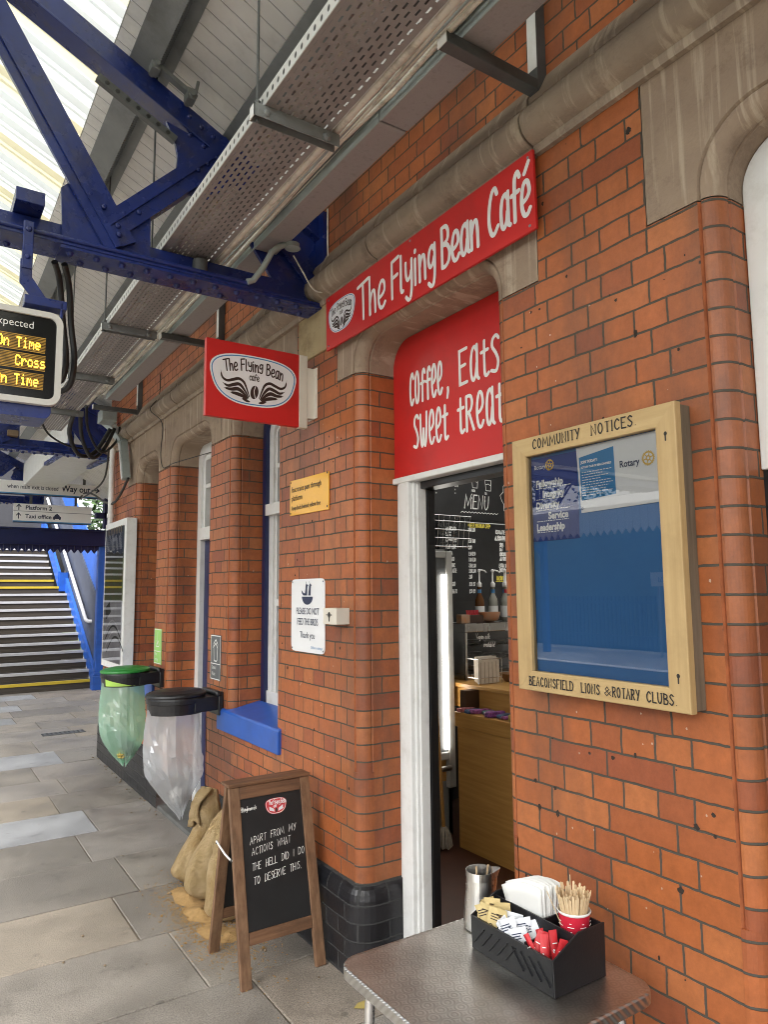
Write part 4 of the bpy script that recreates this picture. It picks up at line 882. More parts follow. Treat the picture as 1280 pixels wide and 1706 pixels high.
def bars(mb, pl, x0, x1, y, n, dy, hh, m=0, ragged=.4):
    for i in range(n):
        x = x0; e = x1-random.uniform(0, ragged)*(x1-x0)
        while x < e: w = random.uniform(.004, .014); ribbon(mb, pl, [(x, y-i*dy), (min(x+w, e), y-i*dy)], hh, .0008, m, cap=False); x += w+.003
ps = thing('club_poster', (-.046, 1.56, 1.985), 'dark blue club poster listing fellowship, integrity, diversity, service and leadership', 'poster')
mb = MB(); mb.box(-.0489, -.0479, 1.470, 1.664, 1.845, 2.115); mb.build('sheet', M['rotary_blue'], ps)
pl = wallplane(1.664, 1.845, -.0489); mb = MB()
type_(mb, pl, 'Rotary', .014, .235, .015, .9, h=.0005); gear(mb, pl, .083, .243, .019, 1)
for i, (s, x, k) in enumerate((('Fellowship', .02, .95), ('Integrity', .048, .95), ('Diversity', .018, .95), ('Service', .07, 1.0), ('Leadership', .018, .95))):
    type_(mb, pl, s, x, .176-i*.0355, .0225, k*.93, h=.0005, bold=.0014); bars(mb, pl, .02, .17, .1705-i*.0355, 1, .006, .0012)
mb.build('lettering', [M['white_vinyl'], M['gold_print']], ps)
ps = thing('join_notice', (-.046, 1.33, 2.02), 'white club sheet with a blue join today panel, overlapping the blue poster', 'poster')
mb = MB(); mb.prism([(1.1745, 2.122), (1.468, 2.122), (1.456, 1.920), (1.1745, 1.925)], 'x', -.0522, -.0512); mb.build('sheet', M['paper'], ps)
mb = MB(); pl = wallplane(1.464, 1.922, -.0522); poly(mb, pl, [(.012, .035), (.139, .042), (.136, .182), (.006, .168)], 0, .0004)
mb.build('print_panel', M['cyan_blue'], ps)
mb = MB(); type_(mb, pl, 'JOIN TODAY !', .014, .148, .0085, .85, bold=.0006); type_(mb, pl, 'ROTARY CLUB OF BEACONSFIELD', .014, .133, .0062, .86, bold=.0004)
bars(mb, pl, .016, .13, .12, 10, .0078, .0011)
mb.build('print', M['white_vinyl'], ps)
mb = MB(); type_(mb, pl, 'Rotary', .155, .115, .02, .9, m=0, bold=.0006); gear(mb, pl, .252, .128, .0215, 1); poly(mb, pl, ell(.013, .011, .005, .005, 12), 2, .001)
mb.build('crest', [M['ink_navy'], M['gold_print'], M['steel']], ps)

# ---------------------------------------------------------------- platform canopy
cn = thing('platform_canopy', (-2, 4, 3.6), 'pitched platform canopy with white boarded soffit and translucent glazing', 'canopy')
SL = .495
def rz(x): return 3.855-SL*x          # underside of the roof on the building side
M['soffit'] = mat('white_boarded_soffit', (.85, .835, .82), .6, .05, 3, bump=.1, dirt=(.48, .46, .44), ds=4, da=.5)
M['soffit_gap'] = mat('board_gap', (.36, .35, .34), .9, .1)
M['glaze_white'] = sheet_mat('white_translucent_sheet', (.66, .70, .67), (.72, .76, .73), .6, 0, .05, .3, (1, .2, 1))
M['glaze_cream'] = sheet_mat('yellowed_translucent_sheet', (.68, .65, .44), (.73, .70, .50), .6, 0, .05, .3, (1, .2, 1))
XG, XR = -.93, -3.1                   # start of glazing, ridge
mb = MB()                             # tongue-and-groove boards running up the slope
yb = -4.0; bw = .092
while yb < 13.4:
    xe = .0 if yb < 8.1 else 1.35
    g_ = .0018; a, b = yb+g_, yb+bw-g_
    mb.quad((xe, a, rz(xe)), (xe, b, rz(xe)), (XG-.12, b, rz(XG-.12)), (XG-.12, a, rz(XG-.12)), 0)
    for q in (a, b):
        e = g_ if q == b else -g_
        mb.quad((xe, q, rz(xe)), (XG-.12, q, rz(XG-.12)), (XG-.12, q+e, rz(XG-.12)+.006), (xe, q+e, rz(xe)+.006), 1)
    yb += bw
mb.quad((1.4, -4, rz(1.4)+.02), (1.4, 13.5, rz(1.4)+.02), (XG-.12, 13.5, rz(XG-.12)+.02), (XG-.12, -4, rz(XG-.12)+.02), 1)
mb.build('soffit_boards', [M['soffit'], M['soffit_gap']], cn)
# profiled translucent sheets, one white, one yellowed in turn
def glazing(x0, z0, x1, z1):
    w_, c_ = MB(), MB(); y = -4.0; pitch = .205; k = 0
    sx, sz = x1-x0, z1-z0; L = math.hypot(sx, sz); nx, nz = -sz/L, sx/L
    if nz < 0: nx, nz = -nx, -nz
    while y < 13.4:
        prof = [(0, 0), (.022, .034), (.060, .034), (.082, 0), (.115, 0), (.122, .012), (.135, .012), (.142, 0), (pitch, 0)]
        m = c_ if k % 3 == 1 else w_
        for (a, ha), (b, hb) in zip(prof, prof[1:]):
            m.quad((x0+nx*ha, y+a, z0+nz*ha), (x0+nx*hb, y+b, z0+nz*hb), (x1+nx*hb, y+b, z1+nz*hb), (x1+nx*ha, y+a, z1+nz*ha))
        y += pitch; k += 1
    w_.build('glazing_sheet', M['glaze_white'], cn); c_.build('glazing_sheet', M['glaze_cream'], cn)
zg = rz(XG)+.03; zr = rz(XR)+.03
glazing(XG, zg, XR, zr); glazing(XR, zr, -4.9, zr-SL*1.8)
def purlin(x, z, w=.13, h=.17, y0=-4.0, y1=13.4):
    mb = MB(); c = math.cos(math.atan(SL)); s = math.sin(math.atan(SL))
    T = lambda u, v: (x+u*c+v*s, z-u*s+v*c)         # u down the slope, v out of it
    pts = [(0, 0), (w, 0), (w, .028), (.014, .028), (.014, h-.018), (w, h-.018), (w, h), (0, h)]
    mb.prism([T(*p) for p in pts], 'y', y0, y1)
    return mb.build('purlin', M['grey_steel'], cn)
for x in (-1.02, -.56): purlin(x, 3.69-SL*x+.0, .125, .14)
for x in (-1.75, -2.5): purlin(x, 3.69-SL*x, .09, .13)
mb = MB()                             # grey flashing plank along the lower edge of the glazing and diagonal stay
mb.prism([(-.885, rz(-.885)-.004), (-.80, rz(-.80)-.004), (-.80, rz(-.80)-.014), (-.885, rz(-.885)-.014)], 'y', -4, 13.4); mb.build('flashing', M['grey_steel'], cn)
mb = MB(); mb.box(XR-.05, XR+.05, -4, 13.4, zr-.12, zr-.03); mb.build('ridge_beam', M['blue_steel'], cn)
mb = MB(); y = -4.0; zb = zr-SL*1.8
while y < 13.3:
    mb.prism([(y, zb+.05), (y+.15, zb+.05), (y+.15, zb-.25), (y+.075, zb-.34), (y, zb-.25)], 'x', -4.94, -4.92); y += .152
mb.build('valance', M['white_paint'], cn)
mb = MB(); mb.box(-4.92, -4.78, -4, 13.4, zb-.16, zb+.02); mb.build('eaves_beam', M['blue_steel'], cn)

# ---------------------------------------------------------------- roof trusses
def rivets(mb, pts, nrm, r=.014):
    for p in pts: mb.dome(p, nrm, r)
def truss(Y, label, left=-4.8):
    t = thing('roof_truss', (-1.5, Y, 3.14), label, 'truss', 'blue roof trusses')
    yf, yb = Y-.03, Y+.13
    mb = MB(); mb.box(left, -.0, Y-.02, Y+.15, 3.188, 3.202); mb.box(left, 0, Y+.035, Y+.045, 3.2025, 3.30); mb.box(left, 0, Y+.0735, Y+.0835, 3.2025, 3.30)
    mb.tube([(left, Y-.022, 3.212), (-.42, Y-.022, 3.212)], .011, 8)
    mb.build('bottom_chord', M['blue_steel'], t, bevel=.003)
    mb = MB(); mb.box(-1.285, -.002, Y-.016, Y+.146, 3.174, 3.187)          # splice plate under the flange, two staggered rows of rivets
    rv_ = MB()
    x = -1.24; i = 0
    while x < -.03: rv_.dome((x, Y+(.025 if i % 2 == 0 else .105), 3.1745), (0, 0, -1), .0165, 10, flat=1.05); x += .055; i += 1
    x = left+.05
    while x < -1.4: rv_.dome((x, Y+.02, 3.1885), (0, 0, -1), .0155, 10, flat=1.05); rv_.dome((x+.05, Y+.11, 3.1885), (0, 0, -1), .0155, 10, flat=1.05); x += .14
    mb.build('splice_plate', M['blue_steel'], t); rv_.build('rivets', M['blue_steel'], t, smooth=40)
    # rafter : angles back to back following the roof slope
    mb = MB(); zt = lambda x: 3.69-SL*x; th = .125
    mb.prism([(0, zt(0)), (XR, zt(XR)), (XR, zt(XR)-th), (0, zt(0)-th)], 'y', Y+.012, Y+.09)
    mb.prism([(0, zt(0)-th-.0005), (XR, zt(XR)-th-.0005), (XR, zt(XR)-th-.014), (0, zt(0)-th-.014)], 'y', Y-.012, Y+.115)
    zz = zt(XR)
    mb.prism([(XR, zz), (left, zz+SL*(left-XR)), (left, zz+SL*(left-XR)-.12), (XR, zz-.12)], 'y', Y+.013, Y+.09)
    mb.build('rafter', M['blue_steel'], t, bevel=.003)
    def brace(a, b, w, dy=0):
        mb = MB(); a, b = Vector((a[0], Y-.012+dy, a[1])), Vector((b[0], Y-.012+dy, b[1])); d = (b-a).normalized(); n = Vector((d.z, 0, -d.x))
        mb.obox((a+b)/2, d*((b-a).length/2), n*(w/2), Vector((0, .009, 0))); mb.obox((a+b)/2+n*(w/2-.008)+Vector((0, .04, 0)), d*((b-a).length/2), n*.008, Vector((0, .036, 0)))
        mb.obox((a+b)/2-n*(w*.12)-Vector((0, .016, 0)), d*((b-a).length/2-.0), n*(w*.10), Vector((0, .005, 0)))
        rivets(mb, [a+d*(.05+.065*k)-Vector((0, .014, 0))+n*.015*(-1)**k for k in range(4)]+[b-d*(.06+.065*k)-Vector((0, .014, 0)) for k in range(4)], (0, -1, 0), .0135)
        return mb.build('brace', M['blue_steel'], t)
    brace((-1.035, 3.24), (-1.72, 4.36), .145); brace((-1.10, 3.305), (-.515, 3.905), .115, .004)
    brace((-3.1, 3.29), (-1.80, 4.34), .12); brace((-3.1, 3.29), (-3.1, 5.0), .12)
    mb = MB()
    mb.prism([(-1.275, 3.204), (-.90, 3.204), (-.905, 3.43), (-.93, 3.45), (-.955, 3.44), (-.99, 3.43), (-1.03, 3.427), (-1.075, 3.44), (-1.10, 3.47), (-1.19, 3.56), (-1.29, 3.45)], 'y', Y+.002, Y+.02)
    mb.prism([(-.845, 3.93), (-.80, 3.84), (-.785, 3.77), (-.79, 3.70), (-.82, 3.64), (-.80, 3.60), (-.72, 3.60), (-.63, 3.60), (-.47, 3.76), (-.44, 3.84)], 'y', Y+.002, Y+.02)
    rivets(mb, [(-.74, Y-.016, 3.98), (-.68, Y-.016, 3.95), (-.62, Y-.016, 3.92), (-.56, Y-.016, 3.89), (-.73, Y+.002, 3.90), (-.66, Y+.002, 3.865)], (0, -1, 0), .0135)
    mb.build('gusset', M['blue_steel'], t)
    # bracket plate against the wall
    mb = MB(); mb.prism([(-.0, 3.204), (-.20, 3.204), (-.50, 3.60), (-.42, 3.80), (0, 3.70)], 'y', Y+.04, Y+.06); mb.box(-.022, -.0, Y-.05, Y+.15, 3.204, 3.70)
    mb.bar((-.03, Y+.02, 3.30), (-.46, Y+.02, 3.74), .07, .014, (0, 1, 0)); rivets(mb, [(-.36, Y+.04, 3.64), (-.30, Y+.04, 3.55), (-.2, Y+.04, 3.68), (-.12, Y+.04, 3.5)], (0, -1, 0), .0135)
    mb.build('wall_bracket', M['blue_steel'], t)
    return t
t1 = truss(3.2, 'riveted blue steel truss meeting the wall just beside the long red sign')
truss(8.1, 'riveted blue steel truss behind the train departure screen')
truss(12.95, 'farthest blue steel truss carrying the white way out signs')
mb = MB()   # purlin clamps bolted on the near rafter
for (x, up) in ((-.92, .0), (-.75, .0)):
    z = 3.69-SL*x
    mb.box(x-.02, x+.02, 3.12, 3.18, z-.03, z+.025); mb.tube([(x, 3.10, z-.01), (x, 3.20, z-.01)], .014, 8)
mb.bar((-.93, 3.15, 3.69+SL*.93+.012), (-.72, 3.15, 3.69+SL*.72+.012), .035, .02); mb.tube([(-.735, 3.13, 4.04), (-.72, 3.12, 4.13)], .008, 8)
mb.build('purlin_clamp', M['grey_steel'], t1)
mb = MB(); a, b = Vector((-1.05, 3.185, 4.0)), Vector((-.80, 3.185, 3.875)); mb.bar((-1.16, 3.20, 4.022), (-.80, 3.20, 3.844), .035, .03, (0, 1, 0))
for k in range(7): p = Vector((-1.12, 3.1845, 4.002)).lerp(Vector((-.84, 3.1845, 3.864)), k/6); mb.dome(p, (0, -1, 0), .011, m=1, flat=.1)
mb.build('slotted_channel', [M['grey_dark'], M['black_rubber']], t1)

# ---------------------------------------------------------------- cable tray, trunking, brackets, cables
def tray_mat():
    m = mat('perforated_tray', (.25, .232, .228), .5, .12, 8, dirt=(.14, .13, .13), ds=10, da=.5)
    N, L = m.node_tree.nodes, m.node_tree.links; b = N['Principled BSDF']; o = N['Material Output']
    tc = N.new('ShaderNodeTexCoord'); sp = N.new('ShaderNodeSeparateXYZ'); L.new(tc.outputs['Object'], sp.inputs[0])
    def mt(op, a, b_=None, c=None):
        n = N.new('ShaderNodeMath'); n.operation = op
        for i, q in enumerate((a, b_, c)):
            if q is None: continue
            if isinstance(q, (int, float)): n.inputs[i].default_value = q
            else: L.new(q, n.inputs[i])
        return n.outputs[0]
    row = mt('MULTIPLY', mt('ADD', sp.outputs['X'], .835), 1/.0215)
    fr = mt('FRACT', row); odd = mt('FRACT', mt('MULTIPLY', mt('FLOOR', row), .5))
    yy = mt('FRACT', mt('ADD', mt('MULTIPLY', sp.outputs['Y'], 1/.046), odd))
    inx = mt('LESS_THAN', mt('ABSOLUTE', mt('SUBTRACT', fr, .5)), .155); iny = mt('LESS_THAN', mt('ABSOLUTE', mt('SUBTRACT', yy, .5)), .27)
    edge = mt('LESS_THAN', mt('ABSOLUTE', mt('ADD', sp.outputs['X'], .71)), .112)
    h = mt('MULTIPLY', mt('MULTIPLY', inx, iny), edge)
    tr = N.new('ShaderNodeBsdfTransparent'); mx = N.new('ShaderNodeMixShader'); L.new(h, mx.inputs[0]); L.new(b.outputs[0], mx.inputs[1]); L.new(tr.outputs[0], mx.inputs[2]); L.new(mx.outputs[0], o.inputs[0])
    return m
M['tray'] = tray_mat()
def trayside_mat():
    m = mat('perforated_tray_edge', (.52, .52, .51), .5, .1, 8)
    N, L = m.node_tree.nodes, m.node_tree.links; b = N['Principled BSDF']
    src = b.inputs['Base Color'].links[0].from_socket
    tc = N.new('ShaderNodeTexCoord'); mp = N.new('ShaderNodeMapping'); mp.inputs['Scale'].default_value = (0, 1/.042, 1/.05); mp.inputs['Location'].default_value = (0, 0, -3.335/.05); L.new(tc.outputs['Object'], mp.inputs[0])
    sp = N.new('ShaderNodeSeparateXYZ'); L.new(mp.outputs[0], sp.inputs[0])
    f = N.new('ShaderNodeMath'); f.operation = 'FRACT'; L.new(sp.outputs['Y'], f.inputs[0]); s_ = N.new('ShaderNodeMath'); s_.operation = 'SUBTRACT'; s_.inputs[1].default_value = .5; L.new(f.outputs[0], s_.inputs[0])
    cb = N.new('ShaderNodeCombineXYZ'); L.new(s_.outputs[0], cb.inputs[0]); L.new(sp.outputs['Z'], cb.inputs[1])
    ln = N.new('ShaderNodeVectorMath'); ln.operation = 'LENGTH'; L.new(cb.outputs[0], ln.inputs[0])
    lt = N.new('ShaderNodeMath'); lt.operation = 'LESS_THAN'; lt.inputs[1].default_value = .2; L.new(ln.outputs['Value'], lt.inputs[0])
    mx = N.new('ShaderNodeMix'); mx.data_type = 'RGBA'; mx.inputs['B'].default_value = (.02, .02, .02, 1); L.new(lt.outputs[0], mx.inputs['Factor']); L.new(src, mx.inputs['A']); L.new(mx.outputs['Result'], b.inputs['Base Color'])
    return m
M['tray_side'] = trayside_mat()
ct = thing('cable_tray', (-.71, 3, 3.31), 'perforated grey cable tray hung under the canopy', 'cable tray')
mb = MB(); mb.quad((-.835, -3, 3.312), (-.585, -3, 3.312), (-.585, 7.6, 3.312), (-.835, 7.6, 3.312)); mb.build('tray_base', M['tray'], ct)
mb = MB(); mb.box(-.838, -.835, -3, 7.6, 3.311, 3.36); mb.box(-.585, -.582, -3, 7.6, 3.311, 3.36); mb.build('tray_edge', M['tray_side'], ct)
for k, y in enumerate((-.2, 2.08, 3.36, 4.37, 5.5, 6.68)):
    mb = MB(); z = 3.285
    mb.box(-.875, -.548, y-.021, y-.018, z-.02, z+.022); mb.box(-.875, -.548, y+.018, y+.021, z-.02, z+.022); mb.box(-.875, -.548, y-.021, y+.021, z+.022, z+.026)
    mb.box(-.875, -.872, y-.021, y+.021, z-.02, z+.025, 1); mb.dome((-.60, y-.021, z), (0, -1, 0), .017); mb.dome((-.83, y-.021, z), (0, -1, 0), .013)
    b_ = mb.build('hanger_bar', [M['grey_steel'], M['white_paint']], ct)
    mb = MB(); mb.tube([(-.855, y, z-.03), (-.853, y, rz(-.853)-.02)], .005, 8); mb.tube([(-.855, y, z+.02), (-.855, y, z+.045)], .011, 6); mb.build('hanger_rod', M['grey_dark'], ct)
tk = thing('cable_trunking', (-.31, 3, 3.43), 'square grey cable trunking resting on wall brackets beside the cable tray', 'trunking')
segs = [(-3, -.3), (-.297, 2.06), (2.063, 4.82), (4.823, 6.6)]
for a, b in segs:
    mb = MB(); mb.box(-.372, -.25, a+.002, b-.002, 3.432, 3.505); mb.build('trunking_length', M['grey_lilac'], tk, bevel=.004)
    mb = MB(); mb.box(-.377, -.3725, a+.002, b-.002, 3.428, 3.492); mb.build('trunking_lid', M['grey_trunk_side'], tk, bevel=.002)
def lbracket(y, label):
    o = thing('support_bracket', (0, y, 3.42), label, 'bracket', 'steel brackets under the trunking')
    mb = MB(); mb.box(-.045, -.001, y-.022, y+.022, 3.385, 3.735); mb.box(-.047, -.044, y-.021, y+.021, 3.47, 3.73, 1); mb.build('upright', [M['grey_dark'], M['white_paint']], o, bevel=.003)
    mb = MB(); mb.box(-.44, -.046, y-.022, y+.022, 3.386, 3.426); mb.box(-.445, -.44, y-.023, y+.023, 3.384, 3.428, 1); mb.build('arm', [M['grey_dark'], M['white_paint']], o, bevel=.003)
lbracket(1.60, 'grey angled steel bracket on the brick above the notice board')
lbracket(4.66, 'grey angled steel bracket partly behind the projecting red sign')
lbracket(6.82, 'farthest grey angled steel bracket near the bent cable duct')
cb = thing('cable_bundle', (-.47, 3, 3.5), 'bundle of cream painted cables and conduits between tray and trunking', 'cables')
rnd = random.Random(3)
for i, (x, z, r) in enumerate([(-.556, 3.335, .017), (-.522, 3.38, .0075), (-.500, 3.40, .006), (-.482, 3.405, .007), (-.462, 3.42, .006), (-.445, 3.425, .0065), (-.424, 3.435, .010), (-.402, 3.455, .006), (-.386, 3.475, .008)]):
    mb = MB(); pts = []
    y = -3
    while y < 6.7: pts.append((x+(rnd.uniform(-.007, .007) if i else 0), y, z+(rnd.uniform(-.008, .008) if i else 0))); y += .35
    mb.tube(pts, r, 8); mb.build('cable', (M['cable_white'], M['cable_white'], M['grey_dark'], M['cable_white'], M['grey_trunk_side'])[i % 5], cb, smooth=60)
# lining plank behind the cables, coloured dark for the shade in the gaps
mb = MB(); mb.box(-.56, -.38, -3, 7.4, 3.53, 3.545); mb.build('shade_lining_board', M['grey_dark'], cb)
def cable(name, pts, r, m, label, cat='cable', group=None, n=10):
    P = []; q = [Vector(p) for p in pts]
    for i in range(len(q)-1):
        a, b, c, d = q[max(0, i-1)], q[i], q[i+1], q[min(len(q)-1, i+2)]
        for t in range(5): t /= 5; P.append(.5*((2*b)+(c-a)*t+(2*a-5*b+4*c-d)*t*t+(3*b-a-3*c+d)*t**3))
    P.append(q[-1]); mb = MB(); mb.tube(P, r, n)
    return tag(mb.build(name, m, smooth=60), label, cat, group)
o = thing('conduit', (-.3, 3.1, 3.3), 'grey bent conduit with round box rising from the near truss', 'conduit')
mb = MB(); mb.tube([Vector(p) for p in [(-.44, 3.165, 3.213), (-.41, 3.16, 3.225), (-.37, 3.13, 3.29), (-.335, 3.11, 3.37), (-.30, 3.10, 3.405), (-.262, 3.10, 3.425)]], .015, 12); mb.build('tube', M['grey_trunk_side'], o, smooth=60)
mb = MB(); mb.tube([(-.23, 3.09, 3.41), (-.23, 3.09, 3.432)], .036, 20); mb.tube([(-.23, 3.09, 3.408), (-.23, 3.09, 3.412)], .039, 20); mb.build('junction_box', M['grey_trunk_side'], o, smooth=40)
mb = MB(); mb.tube([(-.66, 3.22, 3.2025), (-.66, 3.22, 3.285)], .036, 20); tag(mb.build('junction_box', M['grey_dark'], smooth=40), 'round grey junction box on top of the near truss under the tray', 'junction box')
cable('wall_cable', [(-.012, 3.12, 3.70), (-.012, 3.12, 3.5), (-.012, 3.11, 3.34), (-.02, 3.10, 3.26), (-.05, 3.10, 3.225), (-.1, 3.12, 3.24), (-.16, 3.12, 3.32), (-.2, 3.14, 3.40)], .004, M['cable_white'], 'thin pale cable looped against the wall at the truss end')
cable('screen_cable', [(-1.29, 3.30, 3.15), (-1.255, 3.38, 3.10), (-1.225, 3.44, 2.93), (-1.20, 3.47, 2.76), (-1.215, 3.55, 2.68), (-1.30, 3.6, 2.72), (-1.36, 3.5, 2.9)], .014, M['black_rubber'], 'black cable curving down behind the departure screen, outer of the two', 'cable', 'black cables behind the screen')
cable('screen_cable', [(-1.25, 3.30, 3.15), (-1.215, 3.38, 3.09), (-1.19, 3.44, 2.93), (-1.165, 3.47, 2.76), (-1.18, 3.56, 2.655), (-1.29, 3.62, 2.66), (-1.42, 3.6, 2.8)], .014, M['black_rubber'], 'black cable curving down behind the departure screen, nearest the wall', 'cable', 'black cables behind the screen')
cable('thin_wire', [(-.012, 6.18, 3.62), (-.012, 6.2, 3.42), (-.105, 6.13, 3.27), (-.012, 6.08, 3.15), (-.008, 6.12, 2.9), (-.008, 6.05, 2.765), (-.008, 5.9, 2.745), (-.008, 5.7, 2.745), (.10, 5.0, 2.74)], .0035, M['black_rubber'], 'thin black wire dropping down the stone heads to the blue doorway')
o = thing('bent_duct', (-.06, 7.3, 3.1), 'grey bent metal duct dropping from the trunking to the wall', 'duct')
mb = MB()
for a, b in (((-.14, 7.75, 3.50), (-.10, 7.62, 3.42)), ((-.10, 7.62, 3.42), (-.07, 7.22, 3.18)), ((-.07, 7.22, 3.18), (-.06, 7.10, 2.80))): mb.bar(a, b, .075, .07, (-1, 0, 0))
mb.build('duct_body', M['grey_trunk_side'], o)
mb = MB(); mb.bar((-.11, 7.22, 3.18), (-.10, 7.10, 2.80), .04, .008, (-1, 0, 0)); mb.build('duct_lid', M['white_paint'], o)
tag(MB().box(-.30, -.16, 7.1, 7.32, 3.36, 3.48).build('terminal_box', M['grey_trunk_side'], bevel=.006), 'square grey terminal box at the far end of the trunking', 'junction box')
for i, p in enumerate([[(-.62, 6.7, 3.3), (-.62, 6.9, 3.15), (-.5, 7.1, 3.0), (-.34, 7.2, 3.05), (-.2, 7.2, 3.3)], [(-.56, 6.75, 3.32), (-.5, 6.95, 3.12), (-.38, 7.1, 2.98), (-.25, 7.2, 3.1), (-.15, 7.25, 3.32)], [(-.5, 6.8, 3.4), (-.46, 6.9, 3.2), (-.3, 7.1, 3.04), (-.12, 7.3, 3.2), (-.08, 7.35, 3.36)], [(-.9, 6.8, 3.30), (-.8, 6.9, 3.13), (-.6, 7.0, 3.05), (-.4, 7.1, 3.06)]]):
    cable('loop_cable', p, (.020, .018, .012, .009)[i], M['black_rubber'], ['thickest slack black cable looping at the tray end', 'second slack black cable looping inside the thick one', 'black cable looping towards the bent duct', 'thin black cable running to the small brown box'][i], 'cable', 'slack cables at the tray end')
cable('wall_stay', [(-.05, 7.05, 2.80), (-.05, 7.7, 2.62), (.1, 9.5, 2.95), (.45, 12.0, 3.28)], .012, M['black_rubber'], 'black rod running from the bent duct towards the way out sign', 'rod')
cable('hanging_cable', [(-.1, 7.7, 3.4), (-.02, 8.2, 3.0), (.05, 9.2, 2.95), (.3, 11.5, 3.12), (.5, 12.4, 3.3)], .010, M['black_rubber'], 'black cable sagging from the truss to the way out sign')
tag(MB().box(-1.02, -.92, 8.02, 8.12, 3.301, 3.36).build('small_box', mat('brown_box', (.16, .11, .07), .7), bevel=.004), 'small brown box standing on the second truss', 'box')

# ---------------------------------------------------------------- departure screen
ds = thing('departure_screen', (-2.1, 3.1, 2.64), 'black train departure screen with amber text and a pale rounded rim', 'screen')
x0, x1, z0, z1 = -2.95, -1.272, 2.452, 2.842; cx, cz = (x0+x1)/2, (z0+z1)/2
def rrect(x0, x1, z0, z1, r, n=6):
    out = []
    for (cx, cz, a0) in ((x1-r, z0+r, -90), (x1-r, z1-r, 0), (x0+r, z1-r, 90), (x0+r, z0+r, 180)): out += [(cx+r*math.cos(R(a0+90*k/n)), cz+r*math.sin(R(a0+90*k/n))) for k in range(n+1)]
    return out
M['bezel'] = mat('pale_bezel', (.62, .61, .58), .4, .05)
M['screen_black'] = mat('screen_glass_black', (.006, .006, .007), .12, .1)
mb = MB(); o_, i_ = rrect(x0, x1, z0, z1, .05), rrect(x0+.024, x1-.024, z0+.024, z1-.024, .03); n = len(o_)
for k in range(n):
    j = (k+1) % n
    mb.quad((o_[k][0], 3.10, o_[k][1]), (o_[j][0], 3.10, o_[j][1]), (i_[j][0], 3.10, i_[j][1]), (i_[k][0], 3.10, i_[k][1])); mb.quad((i_[k][0], 3.10, i_[k][1]), (i_[j][0], 3.10, i_[j][1]), (i_[j][0], 3.115, i_[j][1]), (i_[k][0], 3.115, i_[k][1])); mb.quad((o_[j][0], 3.10, o_[j][1]), (o_[k][0], 3.10, o_[k][1]), (o_[k][0], 3.14, o_[k][1]), (o_[j][0], 3.14, o_[j][1]))
mb.build('bezel', M['bezel'], ds)
mb = MB(); mb.prism(rrect(x0+.02, x1-.02, z0+.02, z1-.02, .03), 'y', 3.112, 3.135); mb.build('display_panel', M['screen_black'], ds)
mb = MB(); mb.prism(rrect(x0+.01, x1-.012, z0+.0, z1-.0, .05), 'y', 3.141, 3.30); mb.prism(rrect(x0+.01, x1-.03, z0-.05, z0+.02, .03), 'y', 3.13, 3.31); mb.build('housing', M['blue_steel'], ds)
LED = {'O': '01110 10001 10001 10001 10001 10001 01110', 'n': '00000 00000 10110 11001 10001 10001 10001', 't': '00000 01110 00100 00100 00100 00100 00100', 'T': '11111 00100 00100 00100 00100 00100 00100', 'i': '00100 00000 01100 00100 00100 00100 01110', 'm': '00000 00000 11010 10101 10101 10001 10001', 'e': '00000 00000 01110 10001 11111 10000 01110', 'C': '01110 10001 10000 10000 10000 10001 01110', 'r': '00000 00000 10110 11001 10000 10000 10000', 'o': '00000 00000 01110 10001 10001 10001 01110', 's': '00000 00000 01110 10000 01110 00001 11110', ' ': '00000 00000 00000 00000 00000 00000 00000'}
M['amber'] = emit_mat('amber_led', (1.0, .50, .03), 1.9); M['amber_dim'] = emit_mat('amber_led_dim', (.30, .16, .02), .25)
mb = MB(); pd, pz_ = .0038, .0062
for (s, xr_, zb_) in (('On Time', -1.333, 2.675), ('Cross', -1.331, 2.600), ('On Time', -1.335, 2.522)):
    cols = 96; lit = set(); c = cols-len(s)*6-(4 if s != 'Cross' else -1)
    for ch in s:
        for r_, row in enumerate(LED[ch].split()):
            for q in range(5):
                if row[q] == '1': lit.add((c+q, 7-r_))
        c += 6
    for c in range(cols):
        for r_ in range(-1, 10):
            px, pz = xr_-(cols-c)*pd, zb_+r_*pz_; on = (c, r_) in lit; e, f = (pd*.46, pz_*.46) if on else (pd*.34, pz_*.3)
            mb.quad((px-e, 3.1115, pz-f), (px+e, 3.1115, pz-f), (px+e, 3.1115, pz+f), (px-e, 3.1115, pz+f), 0 if on else 1)
mb.build('amber_text', [M['amber'], M['amber_dim']], ds)
mb = MB(); type_(mb, Plane((x0, 3.1118, z0), (1, 0, 0), (0, 0, 1)), 'Expected', 1.568, .312, .032, .95, 'r', h=0); mb.build('heading', M['white_vinyl'], ds)
mb = MB(); mb.box(-1.435, -1.395, 3.125, 3.16, 3.02, 3.225); mb.prism([(-1.44, 3.06), (-1.395, 3.06), (-1.395, 2.99), (-1.33, 2.90), (-1.38, 2.89), (-1.44, 2.96)], 'y', 3.13, 3.145)
mb.box(-1.42, -1.26, 3.11, 3.18, 2.868, 2.905); mb.box(-1.285, -1.275, 3.11, 3.13, 2.83, 2.90); mb.box(-1.47, -1.36, 3.12, 3.35, 3.302, 3.36); mb.dome((-1.415, 3.125, 3.19), (0, -1, 0), .014); mb.dome((-1.415, 3.125, 3.07), (0, -1, 0), .012); 
hg = MB(); hg.box(-2.6, -2.56, 3.13, 3.16, 2.84, 3.19); hg.build('hanger', M['blue_steel'], ds)
mb.build('bracket', M['blue_steel'], ds, bevel=.003)

